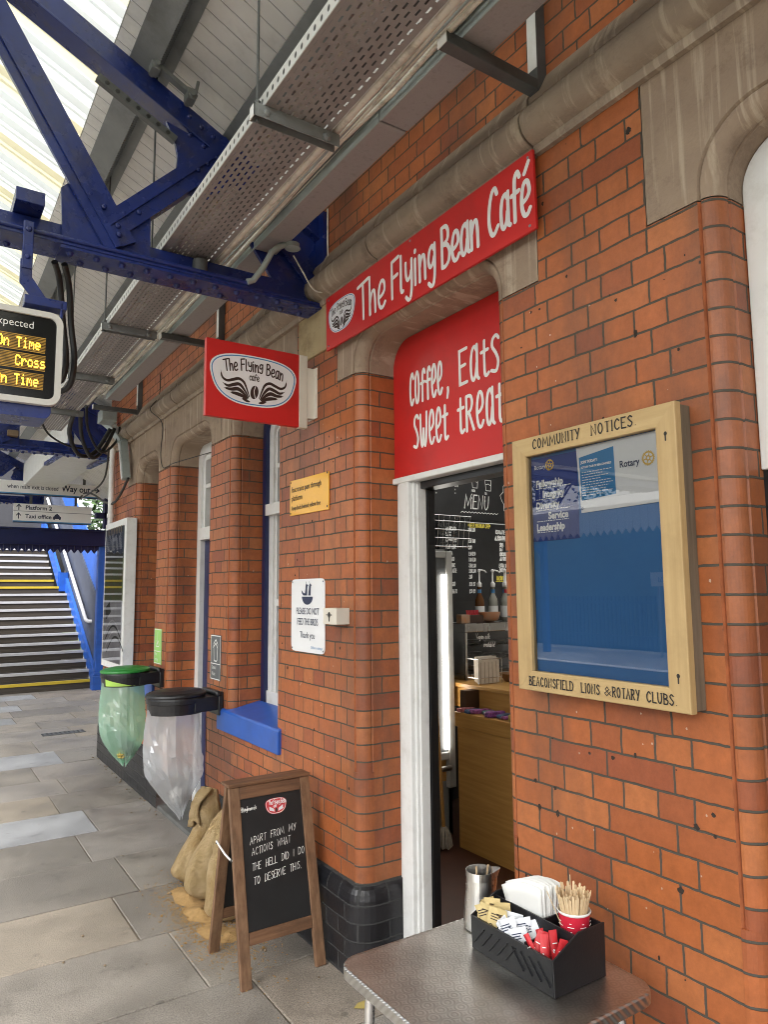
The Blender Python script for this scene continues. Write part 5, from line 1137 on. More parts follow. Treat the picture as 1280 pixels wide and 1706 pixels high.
# ---------------------------------------------------------------- hanging way-finding signs
def hangsign(label, x0, x1, z0, z1, y, rows, name='direction_sign'):
    o = thing(name, ((x0+x1)/2, y, z0), label, 'sign')
    mb = MB(); mb.box(x0, x1, y, y+.05, z0+.03, z1); mb.build('panel', M['badge_white'], o, bevel=.003)
    mb = MB(); mb.box(x0, x1, y-.001, y+.052, z0+.012, z0+.03); mb.build('blue_strip', M['ink_blue'], o)
    mb = MB(); mb.box(x0, x1, y-.002, y+.053, z0, z0+.012); mb.build('navy_strip', M['ink_navy'], o)
    for q in (x0+.25, x1-.25): mb = MB(); mb.box(q-.02, q+.02, y+.02, y+.04, z1, z1+.18); mb.build('hanger', M['grey_dark'], o)
    return o, Plane((x0, y-.0005, z0), (1, 0, 0), (0, 0, 1))
o, pl = hangsign('long white hanging way out sign, upper of the two', -2.4, .80, 3.265, 3.488, 12.5, None)
mb = MB(); type_(mb, pl, 'when main exit is closed', 2.55, .098, .070, .78, 'r', bold=.001); type_(mb, pl, 'Way out', 2.60, .094, .105, .86, 'l', bold=.003)
ribbon(mb, pl, [(3.07, .14), (3.18, .14)], .009); ribbon(mb, pl, [(3.135, .178), (3.182, .14), (3.135, .102)], .009)
mb.build('lettering', M['ink_navy'], o)
o, pl = hangsign('smaller white sign for platform 2 and taxi office under the way out sign', -.465, .715, 2.84, 3.147, 12.7, None)
mb = MB()
for z, s in ((.215, 'Platform 2'), (.075, 'Taxi office')):
    type_(mb, pl, s, .17, z, .068, 1.0, 'l', bold=.002); ribbon(mb, pl, [(.075, z-.01), (.075, z+.075)], .007); ribbon(mb, pl, [(.045, z+.04), (.075, z+.077), (.105, z+.04)], .007)
ribbon(mb, pl, [(.0, .185), (1.25, .185)], .003)
cx = .62; poly(mb, pl, [(cx-.035, .08), (cx+.085, .08), (cx+.085, .115), (cx+.068, .122), (cx+.052, .15), (cx-.004, .15), (cx-.02, .122), (cx-.035, .115)]); poly(mb, pl, [(cx+.01, .15), (cx+.04, .15), (cx+.036, .166), (cx+.014, .166)])
for q in (-.018, .068): poly(mb, pl, [(cx+q-.012, .066), (cx+q+.012, .066), (cx+q+.012, .08), (cx+q-.012, .08)])
mb.build('lettering', M['ink_navy'], o)

# ---------------------------------------------------------------- covered footbridge stairs at the platform end
fb = thing('footbridge_stairs', (-.5, 13.8, 0), 'covered wooden footbridge stairs with white nosings and blue strings', 'stairs')
M['tread'] = wood_mat('dark_stair_timber', (.035, .029, .023), (.07, .056, .043), 'x', .8)
M['nosing'] = mat('white_nosing', (.46, .46, .48), .6, .08, 8); M['nosing_y'] = mat('yellow_nosing', (.52, .38, .03), .6, .08, 8)
T_, H_ = .285, .1545; XL = -4.2
tr_, nw, ny = MB(), MB(), MB(); y = 13.85; z = 0
pts = []
for i in range(20):
    z += H_; xr = 1.045 if i < 12 else .90
    tr_ = MB(); tr_.box(XL, xr, y, y+T_+.05, z-H_, z-.008); pts.append((y, z))
    q = MB()
    q.box(XL, xr, y-.014, y+.055, z-.007, z+.004); q.box(XL, xr, y-.016, y-.002, z-.042, z-.0072); q.build('nosing', M['nosing_y'] if i in (0, 11, 12) else M['nosing'], fb)
    tr_.build('tread', M['tread'], fb)
    y += T_ if i != 11 else .55
mb = MB(); k = H_/T_
def sloped(x0, x1, ya, za, yb_, lo, hi): mb.prism([(ya, za+lo), (ya, za+hi), (yb_, za+(yb_-ya)*k+hi), (yb_, za+(yb_-ya)*k+lo)], 'x', x0, x1)
sloped(1.046, 1.10, 13.75, .06, 17.0, -.05, .24); mb.box(.92, 1.10, 16.95, 17.04, 1.75, 2.16); sloped(.902, .955, 17.0, 1.88, 20, -.05, .30)
mb.build('string', M['blue_bright'], fb)
mb = MB(); sloped(1.11, 1.13, 13.75, .2, 20, .0, 1.30); mb.build('side_panel', mat('slate_side_panel', (.045, .055, .085), .5, .2, 3), fb)
mb = MB(); sloped(1.132, 1.16, 13.75, .2, 20, 1.28, 1.95); mb.build('upper_panel', M['blue_bright'], fb)
mb = MB(); mb.tube([(1.16, 14.35, 1.17), (1.06, 14.42, 1.17), (1.03, 14.5, 1.20), (1.03, 20, 1.20+5.5*k)], .035, 12)
mb.build('handrail', M['nosing'], fb, smooth=50)
mb = MB()
for q in (15.2, 16.7, 18.2): mb.bar((1.03, q, 1.2+(q-14.5)*k), (1.11, q, 1.05+(q-14.5)*k), .03, .03)
mb.build('rail_bracket', M['black_paint'], fb)
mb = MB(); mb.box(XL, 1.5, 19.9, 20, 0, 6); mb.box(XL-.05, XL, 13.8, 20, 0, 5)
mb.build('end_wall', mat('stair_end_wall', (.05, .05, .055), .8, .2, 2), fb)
mb = MB(); mb.box(XL, 1.25, 13.50, 13.62, 2.56, 2.80); mb.box(XL, 1.25, 13.47, 13.65, 2.80, 2.83); mb.box(XL, 1.25, 13.47, 13.65, 2.54, 2.56); mb.build('cross_beam', M['blue_dark'], fb)
mb = MB(); x = XL; w = .112
while x < 1.1:
    mb.prism([(x, 2.54), (x+w-.003, 2.54), (x+w-.003, 2.405), (x+w/2, 2.475), (x, 2.405)], 'y', 13.555, 13.575); x += w
mb.build('valance', M['blue_dark'], fb)
po = thing('canopy_post', (1.1, 13.6, 0), 'blue square canopy post on a moulded base beside the stairs', 'post')
mb = MB(); mb.box(1.02, 1.17, 13.52, 13.67, .30, 2.54); mb.build('shaft', M['blue_bright'], po, bevel=.012)
mb = MB(); mb.box(.985, 1.205, 13.485, 13.705, -.01, .24); mb.prism([(.985, .24), (1.205, .24), (1.17, .305), (1.02, .305)], 'y', 13.50, 13.69); mb.build('base', M['blue_bright'], po, bevel=.008)
mb = MB(); mb.box(1.0, 1.19, 13.05, 13.2, 2.83, 4.0); mb.box(.86, 1.19, 13.05, 13.2, 3.0, 3.1); mb.build('upper_column', M['blue_dark'], po)
# boxed beam below the soffit between the two far trusses
bb = thing('boxed_beam', (-.05, 10.5, 3.3), 'long white boxed beam under the soffit between the far trusses', 'beam')
mb = MB(); mb.box(-.35, .22, 8.35, 12.7, 3.42, 3.80); mb.build('casing', M['white_paint'], bb, bevel=.01)
for q in (-.36, .17):
    mb = MB(); mb.bar((q, 8.4, 3.30), (q, 10.2, 3.40), .05, .04); mb.box(q-.025, q+.025, 8.35, 8.45, 3.28, 3.5); mb.build('bracket', M['blue_steel'], bb)

# ---------------------------------------------------------------- framed advertising poster on the wall end
ap = thing('poster_case', (-.06, 7.35, 1.7), 'tall white framed glass poster case on the far end of the wall', 'poster case')
y0, y1, z0, z1 = 6.86, 7.72, .97, 2.40
mb = MB(); mb.box(-.10, 0, y0, y1, z0, z1); f_ = mb.build('frame', M['white_paint'], ap, bevel=.006)
M['poster_top'] = mat('dark_printed_paper', (.035, .05, .055), .6, .3, 3)
M['poster_mid'] = mat('garden_print', (.30, .24, .09), .6, .5, 9, (.09, .17, .06)); M['poster_low'] = mat('pale_print', (.42, .42, .50), .6, .1, 3, (.66, .66, .68))
mb = MB(); mb.box(-.102, -.1005, y0+.06, y1-.06, 2.02, z1-.07, 0); mb.box(-.102, -.1005, y0+.06, y1-.06, 1.62, 2.02, 1); mb.box(-.102, -.1005, y0+.06, y1-.06, z0+.07, 1.62, 2)
mb.build('poster_sheet', [M['poster_top'], M['poster_mid'], M['poster_low']], ap)
pl = wallplane(y1-.06, z0-.12, -.1022); mb = MB()
rn = random.Random(5)
for k in range(9): x = .06+k*.07; ribbon(mb, pl, [(x, 1.42), (x, 1.49)], .018, .0005, 0, cap=False)
for k in range(12): x = .05+k*.055; h_ = rn.uniform(.10, .16); ribbon(mb, pl, [(x, 1.27), (x+rn.uniform(-.01, .01), 1.27+h_)], .011, .0006, 1)
type_(mb, pl, 'SPONSORED', .37, 1.38, .04, .8, 'c', 1) if False else None
for k in range(6): ribbon(mb, pl, [(.30+k*.028, 1.35), (.30+k*.028, 1.39)], .008, .0005, 1, cap=False)
for k in range(4): ribbon(mb, pl, [(.02+.16*k*.3+t*.06, .42-.05*k+.16*math.sin(t*.26)) for t in range(12)], .007+.003*(k % 2), .0006, 2 if k % 2 else 1)
poly(mb, pl, [(.06, .70), (.24, .76), (.30, .66), (.10, .58)], 2, .0008)
for k in range(5): ribbon(mb, pl, [(.14+k*.09, .14), (.19+k*.09, .14)], .012, .0005, 1, cap=False)
mb.build('print', [mat('tan_print', (.45, .33, .16), .6), M['badge_white'], M['poster_top']], ap)
mb = MB(); mb.quad((-.108, y0+.055, z0+.065), (-.108, y0+.055, z1-.065), (-.108, y1-.055, z1-.065), (-.108, y1-.055, z0+.065)); mb.build('glass_pane', M['glass'], ap)

# ---------------------------------------------------------------- bag bins on the wall
M['bag_green'] = sheet_mat('green_bin_bag', (.55, .84, .66), (.68, .92, .78), .5, .50, .12, .10, (1.5, 1.5, .5), bump=1.0, bs=5)
M['bag_clear'] = sheet_mat('clear_bin_bag', (.80, .84, .89), (.90, .93, .97), .5, .58, .14, .09, (1.5, 1.5, .5), bump=1.0, bs=5)
M['lid_green'] = mat('green_bin_lid', (.018, .20, .03), .38, .1, 6); M['lime'] = mat('lime_sticker', (.42, .66, .12), .5, .1)
def bagbin(yc, zr, zb, lid_m, bag_m, label, sticker, seed, tip, WB, TS, TP, rx=.183, ry=.172):
    o = thing('bag_bin', (-.23, yc, zr), label, 'bin', 'wall mounted bag bins')
    rn = random.Random(seed); cx = -.272
    def ring(z, sx, sy, n=40, dx=0): return [(cx+dx+rx*sx*math.cos(2*math.pi*k/n), yc+ry*sy*math.sin(2*math.pi*k/n), z) for k in range(n)]
    def loft(mb, rings, m=0):
        n = len(rings[0])
        for a, b in zip(rings, rings[1:]):
            for k in range(n): mb.quad(a[k], a[(k+1) % n], b[(k+1) % n], b[k], m)
    mb = MB(); h = .10
    loft(mb, [ring(zr, .90, .90), ring(zr-.002, .965, .965), ring(zr+.02, .97, .97), ring(zr+h*.62, 1.0, 1.0), ring(zr+h*.66, 1.025, 1.025), ring(zr+h*.9, 1.03, 1.03), ring(zr+h, 1.02, 1.02), ring(zr+h, .93, .93), ring(zr+.01, .90, .90)])
    mb.build('hoop', M['black_plastic'], o, smooth=40)
    mb = MB(); mb.prism([(-.20, yc-.160), (-.10, yc-.150), (0, yc-.12), (0, yc+.12), (-.10, yc+.150), (-.20, yc+.160)], 'z', zr+.006, zr+h*.96); mb.box(-.035, -.0, yc-.14, yc+.14, zr-.03, zr+h+.02); mb.tube([(-.04, yc-.14, zr+h+.012), (-.04, yc+.14, zr+h+.012)], .016, 12); mb.dome((-.04, yc-.141, zr+h+.010), (0, -1, 0), .02)
    mb.build('wall_mount', M['black_plastic'], o, smooth=40, bevel=.006)
    mb = MB(); tl = lambda q, s, zz: [(p[0], p[1], zz+(p[0]-cx)*.02) for p in ring(0, s, s)]
    rs = [tl(0, 1.04, zr+h+.004), tl(0, 1.055, zr+h+.012), tl(0, 1.04, zr+h+.022), tl(0, .93, zr+h+.032), tl(0, .90, zr+h+.030), tl(0, .6, zr+h+.042), tl(0, .25, zr+h+.047)]
    loft(mb, rs); mb.add(rs[-1], [tuple(range(40))]); mb.build('lid', lid_m, o, smooth=50)
    # film bag: gathers in pleats below the hoop and runs to a crooked point
    mb = MB(); n = 40; m_ = 17; V = []; jt = [[rn.uniform(-1, 1) for _ in range(n)] for _ in range(m_+1)]
    ph = [rn.uniform(0, 6.28) for _ in range(6)]
    for i in range(m_+1):
        t = i/m_; z = zr+.03-(zr+.03-zb)*t
        wide = (1+WB*math.sin(math.pi*min(1, t*1.2)))*(1 if t < TS else max(.05, 1-((t-TS)/(1-TS))**TP))
        dx, dy = tip[0]*max(0, t-.35)**1.3, tip[1]*max(0, t-.35)**1.3
        for k in range(n):
            a = 2*math.pi*k/n
            # flat facets that come from pulled film
            tri = lambda q: abs((q/math.pi) % 2-1)*2-1
            fac = 1+.10*t*tri(3*a+ph[0]+t*1.4)+.07*min(1, t*2)*tri(5*a+ph[1]-t*2.4)+.035*tri(9*a+ph[2]+t*3)*(1-t*.4)+.022*tri(17*a+ph[3]-t*2)*(1-t*.6)
            r = .86*wide*(fac+.035*jt[i][k]*min(1, 3*t)+.02*jt[0][k])
            V.append((min(-.03, cx-.018+dx+rx*r*math.cos(a)), yc+dy+ry*r*math.sin(a), z+.02*t*math.cos(2*a+ph[4])+.012*t*jt[i][k]))
    F = [(i*n+k, i*n+(k+1) % n, (i+1)*n+(k+1) % n, (i+1)*n+k) for i in range(m_) for k in range(n)]
    F = [t3 for f in F for t3 in ((f[0], f[1], f[2]), (f[0], f[2], f[3]))]; mb.add(V, F); mb.build('bag', bag_m, o, smooth=14)
    if sticker:
        mb = MB(); pts = []
        A = [R(205+t*7) for t in range(12)]
        up = [(cx+rx*1.012*math.cos(a), yc+ry*1.012*math.sin(a), zr+h*.60-(h*.58)*(i/11)) for i, a in enumerate(A)]; lo = [(cx+rx*.985*math.cos(a), yc+ry*.985*math.sin(a), zr+.006) for a in A]
        for i in range(11): mb.quad(up[i], up[i+1], lo[i+1], lo[i])
        mb.build('sticker', M['lime'], o)
    return o
bg_ = bagbin(6.02, .962, .345, M['lid_green'], M['bag_green'], 'green lidded bin holding a translucent green bag', True, 4, (.05, -.02), .06, .52, 2.3)
bk_ = bagbin(4.685, .925, .262, M['black_plastic'], M['bag_clear'], 'black lidded bin holding a clear plastic bag', False, 9, (.13, .03), .10, .60, 1.15)
# the little rubbish inside the bags
for p, c, r, l in (((-.24, 6.0, .47), (.03, .03, .035), .05, 'dark crumpled wrapper in the bottom of the green bag'), ((-.29, 5.99, .43), (.42, .32, .08), .035, 'crumpled yellow wrapper in the bottom of the green bag'), ((-.24, 4.70, .40), (.62, .60, .58), .05, 'crumpled pale paper in the bottom of the clear bag')):
    mb = MB(); rn = random.Random(len(l)); n = 12
    prof = [(r*math.sin(math.pi*i/8)*rn.uniform(.8, 1.2), -r*math.cos(math.pi*i/8)) for i in range(9)]; prof[0] = (.001, -r); prof[-1] = (.001, r)
    mb.lathe(prof, p, n); mb.v = [(x+rn.uniform(-.008, .008), y+rn.uniform(-.008, .008), z+rn.uniform(-.006, .006)) for x, y, z in mb.v]
    tag(mb.build('litter_wrapper', mat('wrapper', c, .5, .3, 20)), l, 'litter')

# ---------------------------------------------------------------- sandbags
def burlap():
    m = mat('burlap', (.54, .37, .16), .95, 0, 9, (.72, .53, .29), bump=.8, bs=45, dirt=(.44, .25, .07), ds=5, da=.8)
    N, L = m.node_tree.nodes, m.node_tree.links; b = N['Principled BSDF']
    tc = N.new('ShaderNodeTexCoord')
    hs_ = []
    for ax in ('X', 'Z'):
        w = N.new('ShaderNodeTexWave'); w.bands_direction = ax; w.inputs['Scale'].default_value = 75; w.inputs['Distortion'].default_value = 2.0; w.inputs['Detail Scale'].default_value = 3; L.new(tc.outputs['Object'], w.inputs['Vector']); hs_.append(w.outputs['Fac'])
    a = N.new('ShaderNodeMath'); L.new(hs_[0], a.inputs[0]); L.new(hs_[1], a.inputs[1])
    bp = N.new('ShaderNodeBump'); bp.inputs['Strength'].default_value = 1.0; bp.inputs['Distance'].default_value = .006; L.new(a.outputs[0], bp.inputs['Height'])
    L.new(b.inputs['Normal'].links[0].from_socket, bp.inputs['Normal']); L.new(bp.outputs[0], b.inputs['Normal'])
    return m
M['burlap'] = burlap()
def sandbag(base, top, w, th, seed, label, fold):
    o = thing('sandbag', (base[0], base[1], 0), label, 'sandbag', 'sandbags leaning on the plinth')
    rn = random.Random(seed); base, top = Vector(base), Vector(top); ax = (top-base); L_ = ax.length; d = ax.normalized()
    sd_ = Vector((-.35, -1, 0)).normalized(); sd_ = (sd_-d*sd_.dot(d)).normalized(); nr = d.cross(sd_)
    mb = MB(); n = 44; m_ = 34; V = []; ph = [rn.uniform(0, 6.28) for _ in range(8)]
    for i in range(m_+1):
        t = i/m_
        if t < .1: f = math.sqrt(max(0, 1-((.1-t)/.1)**2)); f = max(f, .06)
        else: f = 1
        waist = 1+.10*math.sin(math.pi*(t*1.5+.1))-(.20*math.exp(-((t-.62)/.05)**2) if fold else 0)
        ww = w*f*waist*(1-.18*max(0, t-.72)/.28); tt = th*f*waist*(1-(.55 if t > .72 else 0)*((t-.72)/.28 if t > .72 else 0))
        c = base+d*(L_*t)+nr*(.03*math.sin(t*4+ph[0]))+sd_*(.015*math.sin(t*6+ph[5]))
        for k in range(n):
            a = 2*math.pi*k/n; e = 1+.07*math.sin(3*a+ph[1]+t*5)+.035*math.sin(7*a+ph[2]+t*11)+.02*math.sin(17*t+ph[7])+.02*math.sin(13*t+ph[3]+a)
            ca, sa = math.cos(a), math.sin(a); p = 2.6
            V.append(c+sd_*(ww*e*math.copysign(abs(ca)**(2/p), ca))+nr*(tt*e*math.copysign(abs(sa)**(2/p), sa)))
    for v in V: v.z = max(.002, v.z); v.x = min(v.x, -.012 if v.z > .39 else -.052)
    mb.add(V, [(i*n+k, i*n+(k+1) % n, (i+1)*n+(k+1) % n, (i+1)*n+k) for i in range(m_) for k in range(n)]+[tuple(range(m_*n, (m_+1)*n)), tuple(reversed(range(n)))])
    mb.build('sack', M['burlap'], o, smooth=70)
    if fold:    # the neck folded over and hanging down
        mb = MB(); c = base+d*(L_*.985); pts = []
        for i in range(9):
            t = i/8; q = c-d*(t*L_*.40)-nr*0+(-nr if nr.x > 0 else nr)*(th*(.50+.42*math.sin(math.pi*min(1, t*.75+.12)))+.006)
            for k in range(11):
                u = k/10*2-1; pts.append(q+sd_*(w*(.86+.16*t)*u*(1+.05*math.sin(7*t+ph[4])))+d*(.02*math.sin(5*u+ph[6])*t)+(-nr if nr.x > 0 else nr)*(.012*math.sin(9*u+6*t+ph[7])-.03*abs(u)**3))
        mb.add(pts, [(i*11+k, i*11+k+1, (i+1)*11+k+1, (i+1)*11+k) for i in range(8) for k in range(10)])
        f_ = mb.build('folded_neck', M['burlap'], o, smooth=80); s_ = f_.modifiers.new('thick', 'SOLIDIFY'); s_.thickness = .012
    return o
sandbag((-.325, 4.28, .015), (-.12, 4.36, .49), .115, .085, 2, 'sandbag with its neck folded over, farthest of three leaning bags', True)
sandbag((-.315, 4.00, .01), (-.105, 4.09, .52), .104, .085, 5, 'plump full length sandbag in the middle of three leaning bags', False)
sandbag((-.345, 3.735, .01), (-.185, 3.83, .47), .100, .080, 8, 'sandbag with a frayed pale top, behind the chalkboard sign', True)
M['sand'] = mat('spilled_sand', (.36, .22, .085), .95, .22, 40, bump=1, bs=160, dirt=(.30, .19, .08), ds=20, da=.6)
mb = MB(); rn = random.Random(11)
def sandheap(cx, cy, rx, ry, h):
    n, m_ = 26, 7; V = []
    for i in range(m_+1):
        t = i/m_
        for k in range(n):
            a = 2*math.pi*k/n; e = 1+.12*math.sin(2*a+cx*40)+.06*math.sin(5*a+cy*30)+rn.uniform(-.07, .07)
            V.append((cx+rx*t*e*math.cos(a), cy+ry*t*e*math.sin(a), .001+h*(1-t)**1.4*(1+rn.uniform(-.15, .15))))
    mb.add(V, [(i*n+k, i*n+(k+1) % n, (i+1)*n+(k+1) % n, (i+1)*n+k) for i in range(m_) for k in range(n)])
sandheap(-.36, 4.10, .09, .15, .025); sandheap(-.37, 3.86, .09, .12, .028); sandheap(-.38, 3.62, .08, .10, .022); sandheap(-.33, 3.55, .08, .07, .012)
for _ in range(4200):
    a = rn.gauss(-.37, .085); b = rn.gauss(3.78, .27); r = rn.uniform(.0008, .0026)*(2.2 if rn.random() < .03 else 1); mb.box(a-r, a+r, b-r, b+r, .0, r*1.2)
mb.build('spilled_sand', M['sand'], smooth=60, kind='stuff')
mb = MB()
rn = random.Random(21)
for (x, y) in [(-.62, 4.78), (-.60, 4.60), (-.94, 3.95), (-.43, 4.20), (-.37, 3.55), (-.50, 4.4), (-.75, 3.5), (-.25, 3.3), (-.15, 2.95)]+[(rn.uniform(-.10, -.05), rn.uniform(5.6, 8.2)) for _ in range(40)]+[(rn.uniform(-1.4, -.1), rn.uniform(2.8, 6)) for _ in range(14)]:
    r = rn.uniform(.002, .008) if y < 5.5 else rn.uniform(.003, .009)
    prof = [(max(.0004, r*math.sin(math.pi*i/5)), -r*.7*math.cos(math.pi*i/5)) for i in range(6)]; mb.lathe(prof, (x, y, r*.6), 7)
mb.build('scattered_grit', mat('grit', (.20, .15, .10), .9, .5, 30), kind='stuff')
gr_ = thing('drain_cover', (-.12, 9.62, 0), 'small slotted iron drain cover set in the paving', 'drain cover')
mb = MB()
for k in range(9): mb.box(-.33+k*.05, -.30+k*.05, 9.55, 9.68, .001, .006)
mb.box(-.35, .13, 9.53, 9.55, .001, .007); mb.box(-.35, .13, 9.68, 9.70, .001, .007); mb.build('grate', M['grey_dark'], gr_)
mb = MB(); mb.box(-.35, .13, 9.54, 9.69, -.002, .0018); mb.build('pit', M['black_rubber'], gr_)

# ---------------------------------------------------------------- A-board
ab = thing('chalkboard_sign', (-.27, 3.22, 0), 'wooden A-frame chalkboard with a handwritten white message', 'sign')
def leaf(yb, yt, front):
    H = .80; sgn = -1 if front else 1
    xl, xr = -.478, -.068
    A = lambda x, v, d=0: Vector((x, yb+(yt-yb)*v/H, v))+Vector((0, sgn*d*.97, d*.22))
    def member(x0, x1, v0, v1, d0, d1): return [A(x0, v0, d0), A(x1, v0, d0), A(x0, v0, d1), A(x1, v0, d1), A(x0, v1, d0), A(x1, v1, d0), A(x0, v1, d1), A(x1, v1, d1)]
    F8 = [(0, 2, 3, 1), (4, 5, 7, 6), (0, 1, 5, 4), (2, 6, 7, 3), (0, 4, 6, 2), (1, 3, 7, 5)]
    for x0, x1 in ((xl, xl+.050), (xr-.050, xr)):
        mb = MB(); mb.add(member(x0, x1, 0, H-.005, -.018, .006), F8); mb.build('leg', M['aboard_v'], ab, bevel=.003)
    for v0, v1 in ((.158, .208), (.742, .795)):
        mb = MB(); mb.add(member(xl+.0505, xr-.0505, v0, v1, -.016, .004), F8); mb.build('rail', M['aboard_h'], ab, bevel=.003)
    mb = MB(); mb.add(member(xl+.046, xr-.046, .204, .746, -.010, -.003), F8); mb.build('chalk_panel', M['chalkboard'], ab)
    return A
A = leaf(3.035, 3.215, True); leaf(3.445, 3.262, False)
mb = MB(); mb.box(-.482, -.064, 3.205, 3.30, .797, .812); mb.build('cap_rail', M['aboard_h'], ab, bevel=.003)
o_ = A(-.432, .204, -.0025); ux = Vector((1, 0, 0)); uy = (A(-.432, .7)-A(-.432, .2)).normalized(); pl = Plane(o_, ux, uy)
mb = MB()
def chalk(mb, pl, s, x, y, size, w, sx=1.0, m=0, slope=0, jit=.06):
    for ch in s:
        adv, st = CHALK.get(ch, (.34, []))
        jy = random.uniform(-jit, jit)*size
        for pts, cl in st: ribbon(mb, pl, [(x+(a+b*.12)*size*sx, y+b*size+jy+slope*a*size) for a, b in pts], w*random.uniform(.8, 1.15), .0008, m, cl)
        x += (adv+.07)*size*sx; y += slope*(adv+.07)*size*sx
    return x
for s, x, y, sx, sl in (('APART  FROM  MY', .040, .355, .82, .10), ('ACTIONS  WHAT', .045, .307, .82, .11), ('THE  HELL  DID  I  DO', .042, .243, .80, .11), ('TO  DESERVE  THIS.', .046, .186, .80, .10)): chalk(mb, pl, s, x, y, .030, .0011, sx*1.03, 0, sl)
chalk(mb, pl, '@flyingbeancafe', .004, .497, .018, .0010, .62, 0, .05)
mb.build('lettering', M['chalk'], ab)
mb = MB(); P_ = badge_shape(.182, .498, .105, .07); poly(mb, pl, P_, 0, .0006); ribbon(mb, pl, badge_shape(.182, .498, .098, .064), .0012, .0009, 1, True)
x = .152
hand(mb, pl, 'The Flying Bean', .145, .506, .018, .0011, HAND, .92, 1, 0, .02); hand(mb, pl, 'cafe', .168, .492, .011, .0009, HAND, 1, 1)
for sg_ in (-1, 1):
    for k in range(3): poly(mb, pl, [(.182+sg_*.008, .473+.004*k), (.182+sg_*.034, .481+.006*k), (.182+sg_*.036, .487+.006*k), (.182+sg_*.016, .483+.003*k)][::sg_], 1, .0010)
poly(mb, pl, ell(.182, .480, .0055, .010, 14), 2, .0012)
mb.build('badge', [mat('badge_red', (.55, .04, .05), .4), M['badge_white'], M['ink_brown']], ab)
mb = MB(); q = [Vector((-.481, 3.35, .53)), Vector((-.482, 3.29, .516)), Vector((-.483, 3.23, .505)), Vector((-.482, 3.155, .498))]
mb.tube(q, .0045, 8); mb.dome((-.481, 3.345, .525), (-1, 0, 0), .008, m=1); mb.dome((-.482, 3.158, .498), (-1, 0, 0), .008, m=1)
mb.build('strap', [M['white_vinyl'], M['black_rubber']], ab, smooth=40)

# ---------------------------------------------------------------- metal table
def swirl():
    m = bpy.data.materials.new('swirled_steel_top'); m.use_nodes = True; N, L = m.node_tree.nodes, m.node_tree.links; b = N['Principled BSDF']
    tc = N.new('ShaderNodeTexCoord')
    nrm = None; hs_ = []
    for i, (off, sc_) in enumerate((((0, 0, 0), 20), ((.5, .5, 0), 20))):
        mp = N.new('ShaderNodeMapping'); mp.inputs['Scale'].default_value = (sc_, sc_, 0); mp.inputs['Location'].default_value = off; mp.inputs['Rotation'].default_value = (0, 0, .35); L.new(tc.outputs['Object'], mp.inputs[0])
        fr = N.new('ShaderNodeVectorMath'); fr.operation = 'FRACTION'; L.new(mp.outputs[0], fr.inputs[0])
        sb = N.new('ShaderNodeVectorMath'); sb.operation = 'SUBTRACT'; sb.inputs[1].default_value = (.5, .5, 0); L.new(fr.outputs[0], sb.inputs[0])
        ln = N.new('ShaderNodeVectorMath'); ln.operation = 'LENGTH'; L.new(sb.outputs[0], ln.inputs[0]); hs_.append(ln.outputs['Value'])
    mn = N.new('ShaderNodeMath'); mn.operation = 'MINIMUM'; L.new(hs_[0], mn.inputs[0]); L.new(hs_[1], mn.inputs[1])
    si = N.new('ShaderNodeMath'); si.operation = 'MULTIPLY'; si.inputs[1].default_value = 34; L.new(mn.outputs[0], si.inputs[0]); sn = N.new('ShaderNodeMath'); sn.operation = 'SINE'; L.new(si.outputs[0], sn.inputs[0])
    ad = N.new('ShaderNodeMath'); ad.operation = 'MULTIPLY_ADD'; ad.inputs[1].default_value = .25; L.new(sn.outputs[0], ad.inputs[0]); L.new(mn.outputs[0], ad.inputs[2])
    nz = N.new('ShaderNodeTexNoise'); nz.inputs['Scale'].default_value = 7; nz.inputs['Detail'].default_value = 8; L.new(tc.outputs['Object'], nz.inputs['Vector'])
    bp = N.new('ShaderNodeBump'); bp.inputs['Strength'].default_value = .13; bp.inputs['Distance'].default_value = .004; L.new(ad.outputs[0], bp.inputs['Height']); L.new(bp.outputs[0], b.inputs['Normal'])
    cr = N.new('ShaderNodeValToRGB'); cr.color_ramp.elements[0].position = .35; cr.color_ramp.elements[1].position = .7; cr.color_ramp.elements[0].color = (.46, .445, .42, 1); cr.color_ramp.elements[1].color = (.66, .645, .61, 1); L.new(nz.outputs[0], cr.inputs[0]); L.new(cr.outputs[0], b.inputs['Base Color'])
    b.inputs['Metallic'].default_value = 1; b.inputs['Roughness'].default_value = .30
    mr = N.new('ShaderNodeMapRange'); mr.inputs['To Min'].default_value = .28; mr.inputs['To Max'].default_value = .5; L.new(nz.outputs[0], mr.inputs['Value']); L.new(mr.outputs[0], b.inputs['Roughness'])
    sw = N.new('ShaderNodeMapRange'); sw.inputs['From Min'].default_value = -1; sw.inputs['To Min'].default_value = .93; sw.inputs['To Max'].default_value = 1.07; L.new(sn.outputs[0], sw.inputs['Value'])
    mu = N.new('ShaderNodeMix'); mu.data_type = 'RGBA'; mu.blend_type = 'MULTIPLY'; mu.inputs['Factor'].default_value = 1; L.new(cr.outputs[0], mu.inputs['A']); L.new(sw.outputs[0], mu.inputs['B']); L.new(mu.outputs['Result'], b.inputs['Base Color'])
    return m
M['swirl'] = swirl()
tt = thing('cafe_table', (-.45, 1.465, 0), 'square metal outdoor café table with swirled steel top and tubular legs', 'table')
ZT_ = .72; x0, x1, y0, y1 = -.745, -.158, 1.182, 1.742
mb = MB(); mb.prism(rrect(x0+.003, x1-.003, y0+.003, y1-.003, .055, 8), 'z', ZT_-.004, ZT_); mb.build('table_top', M['swirl'], tt)
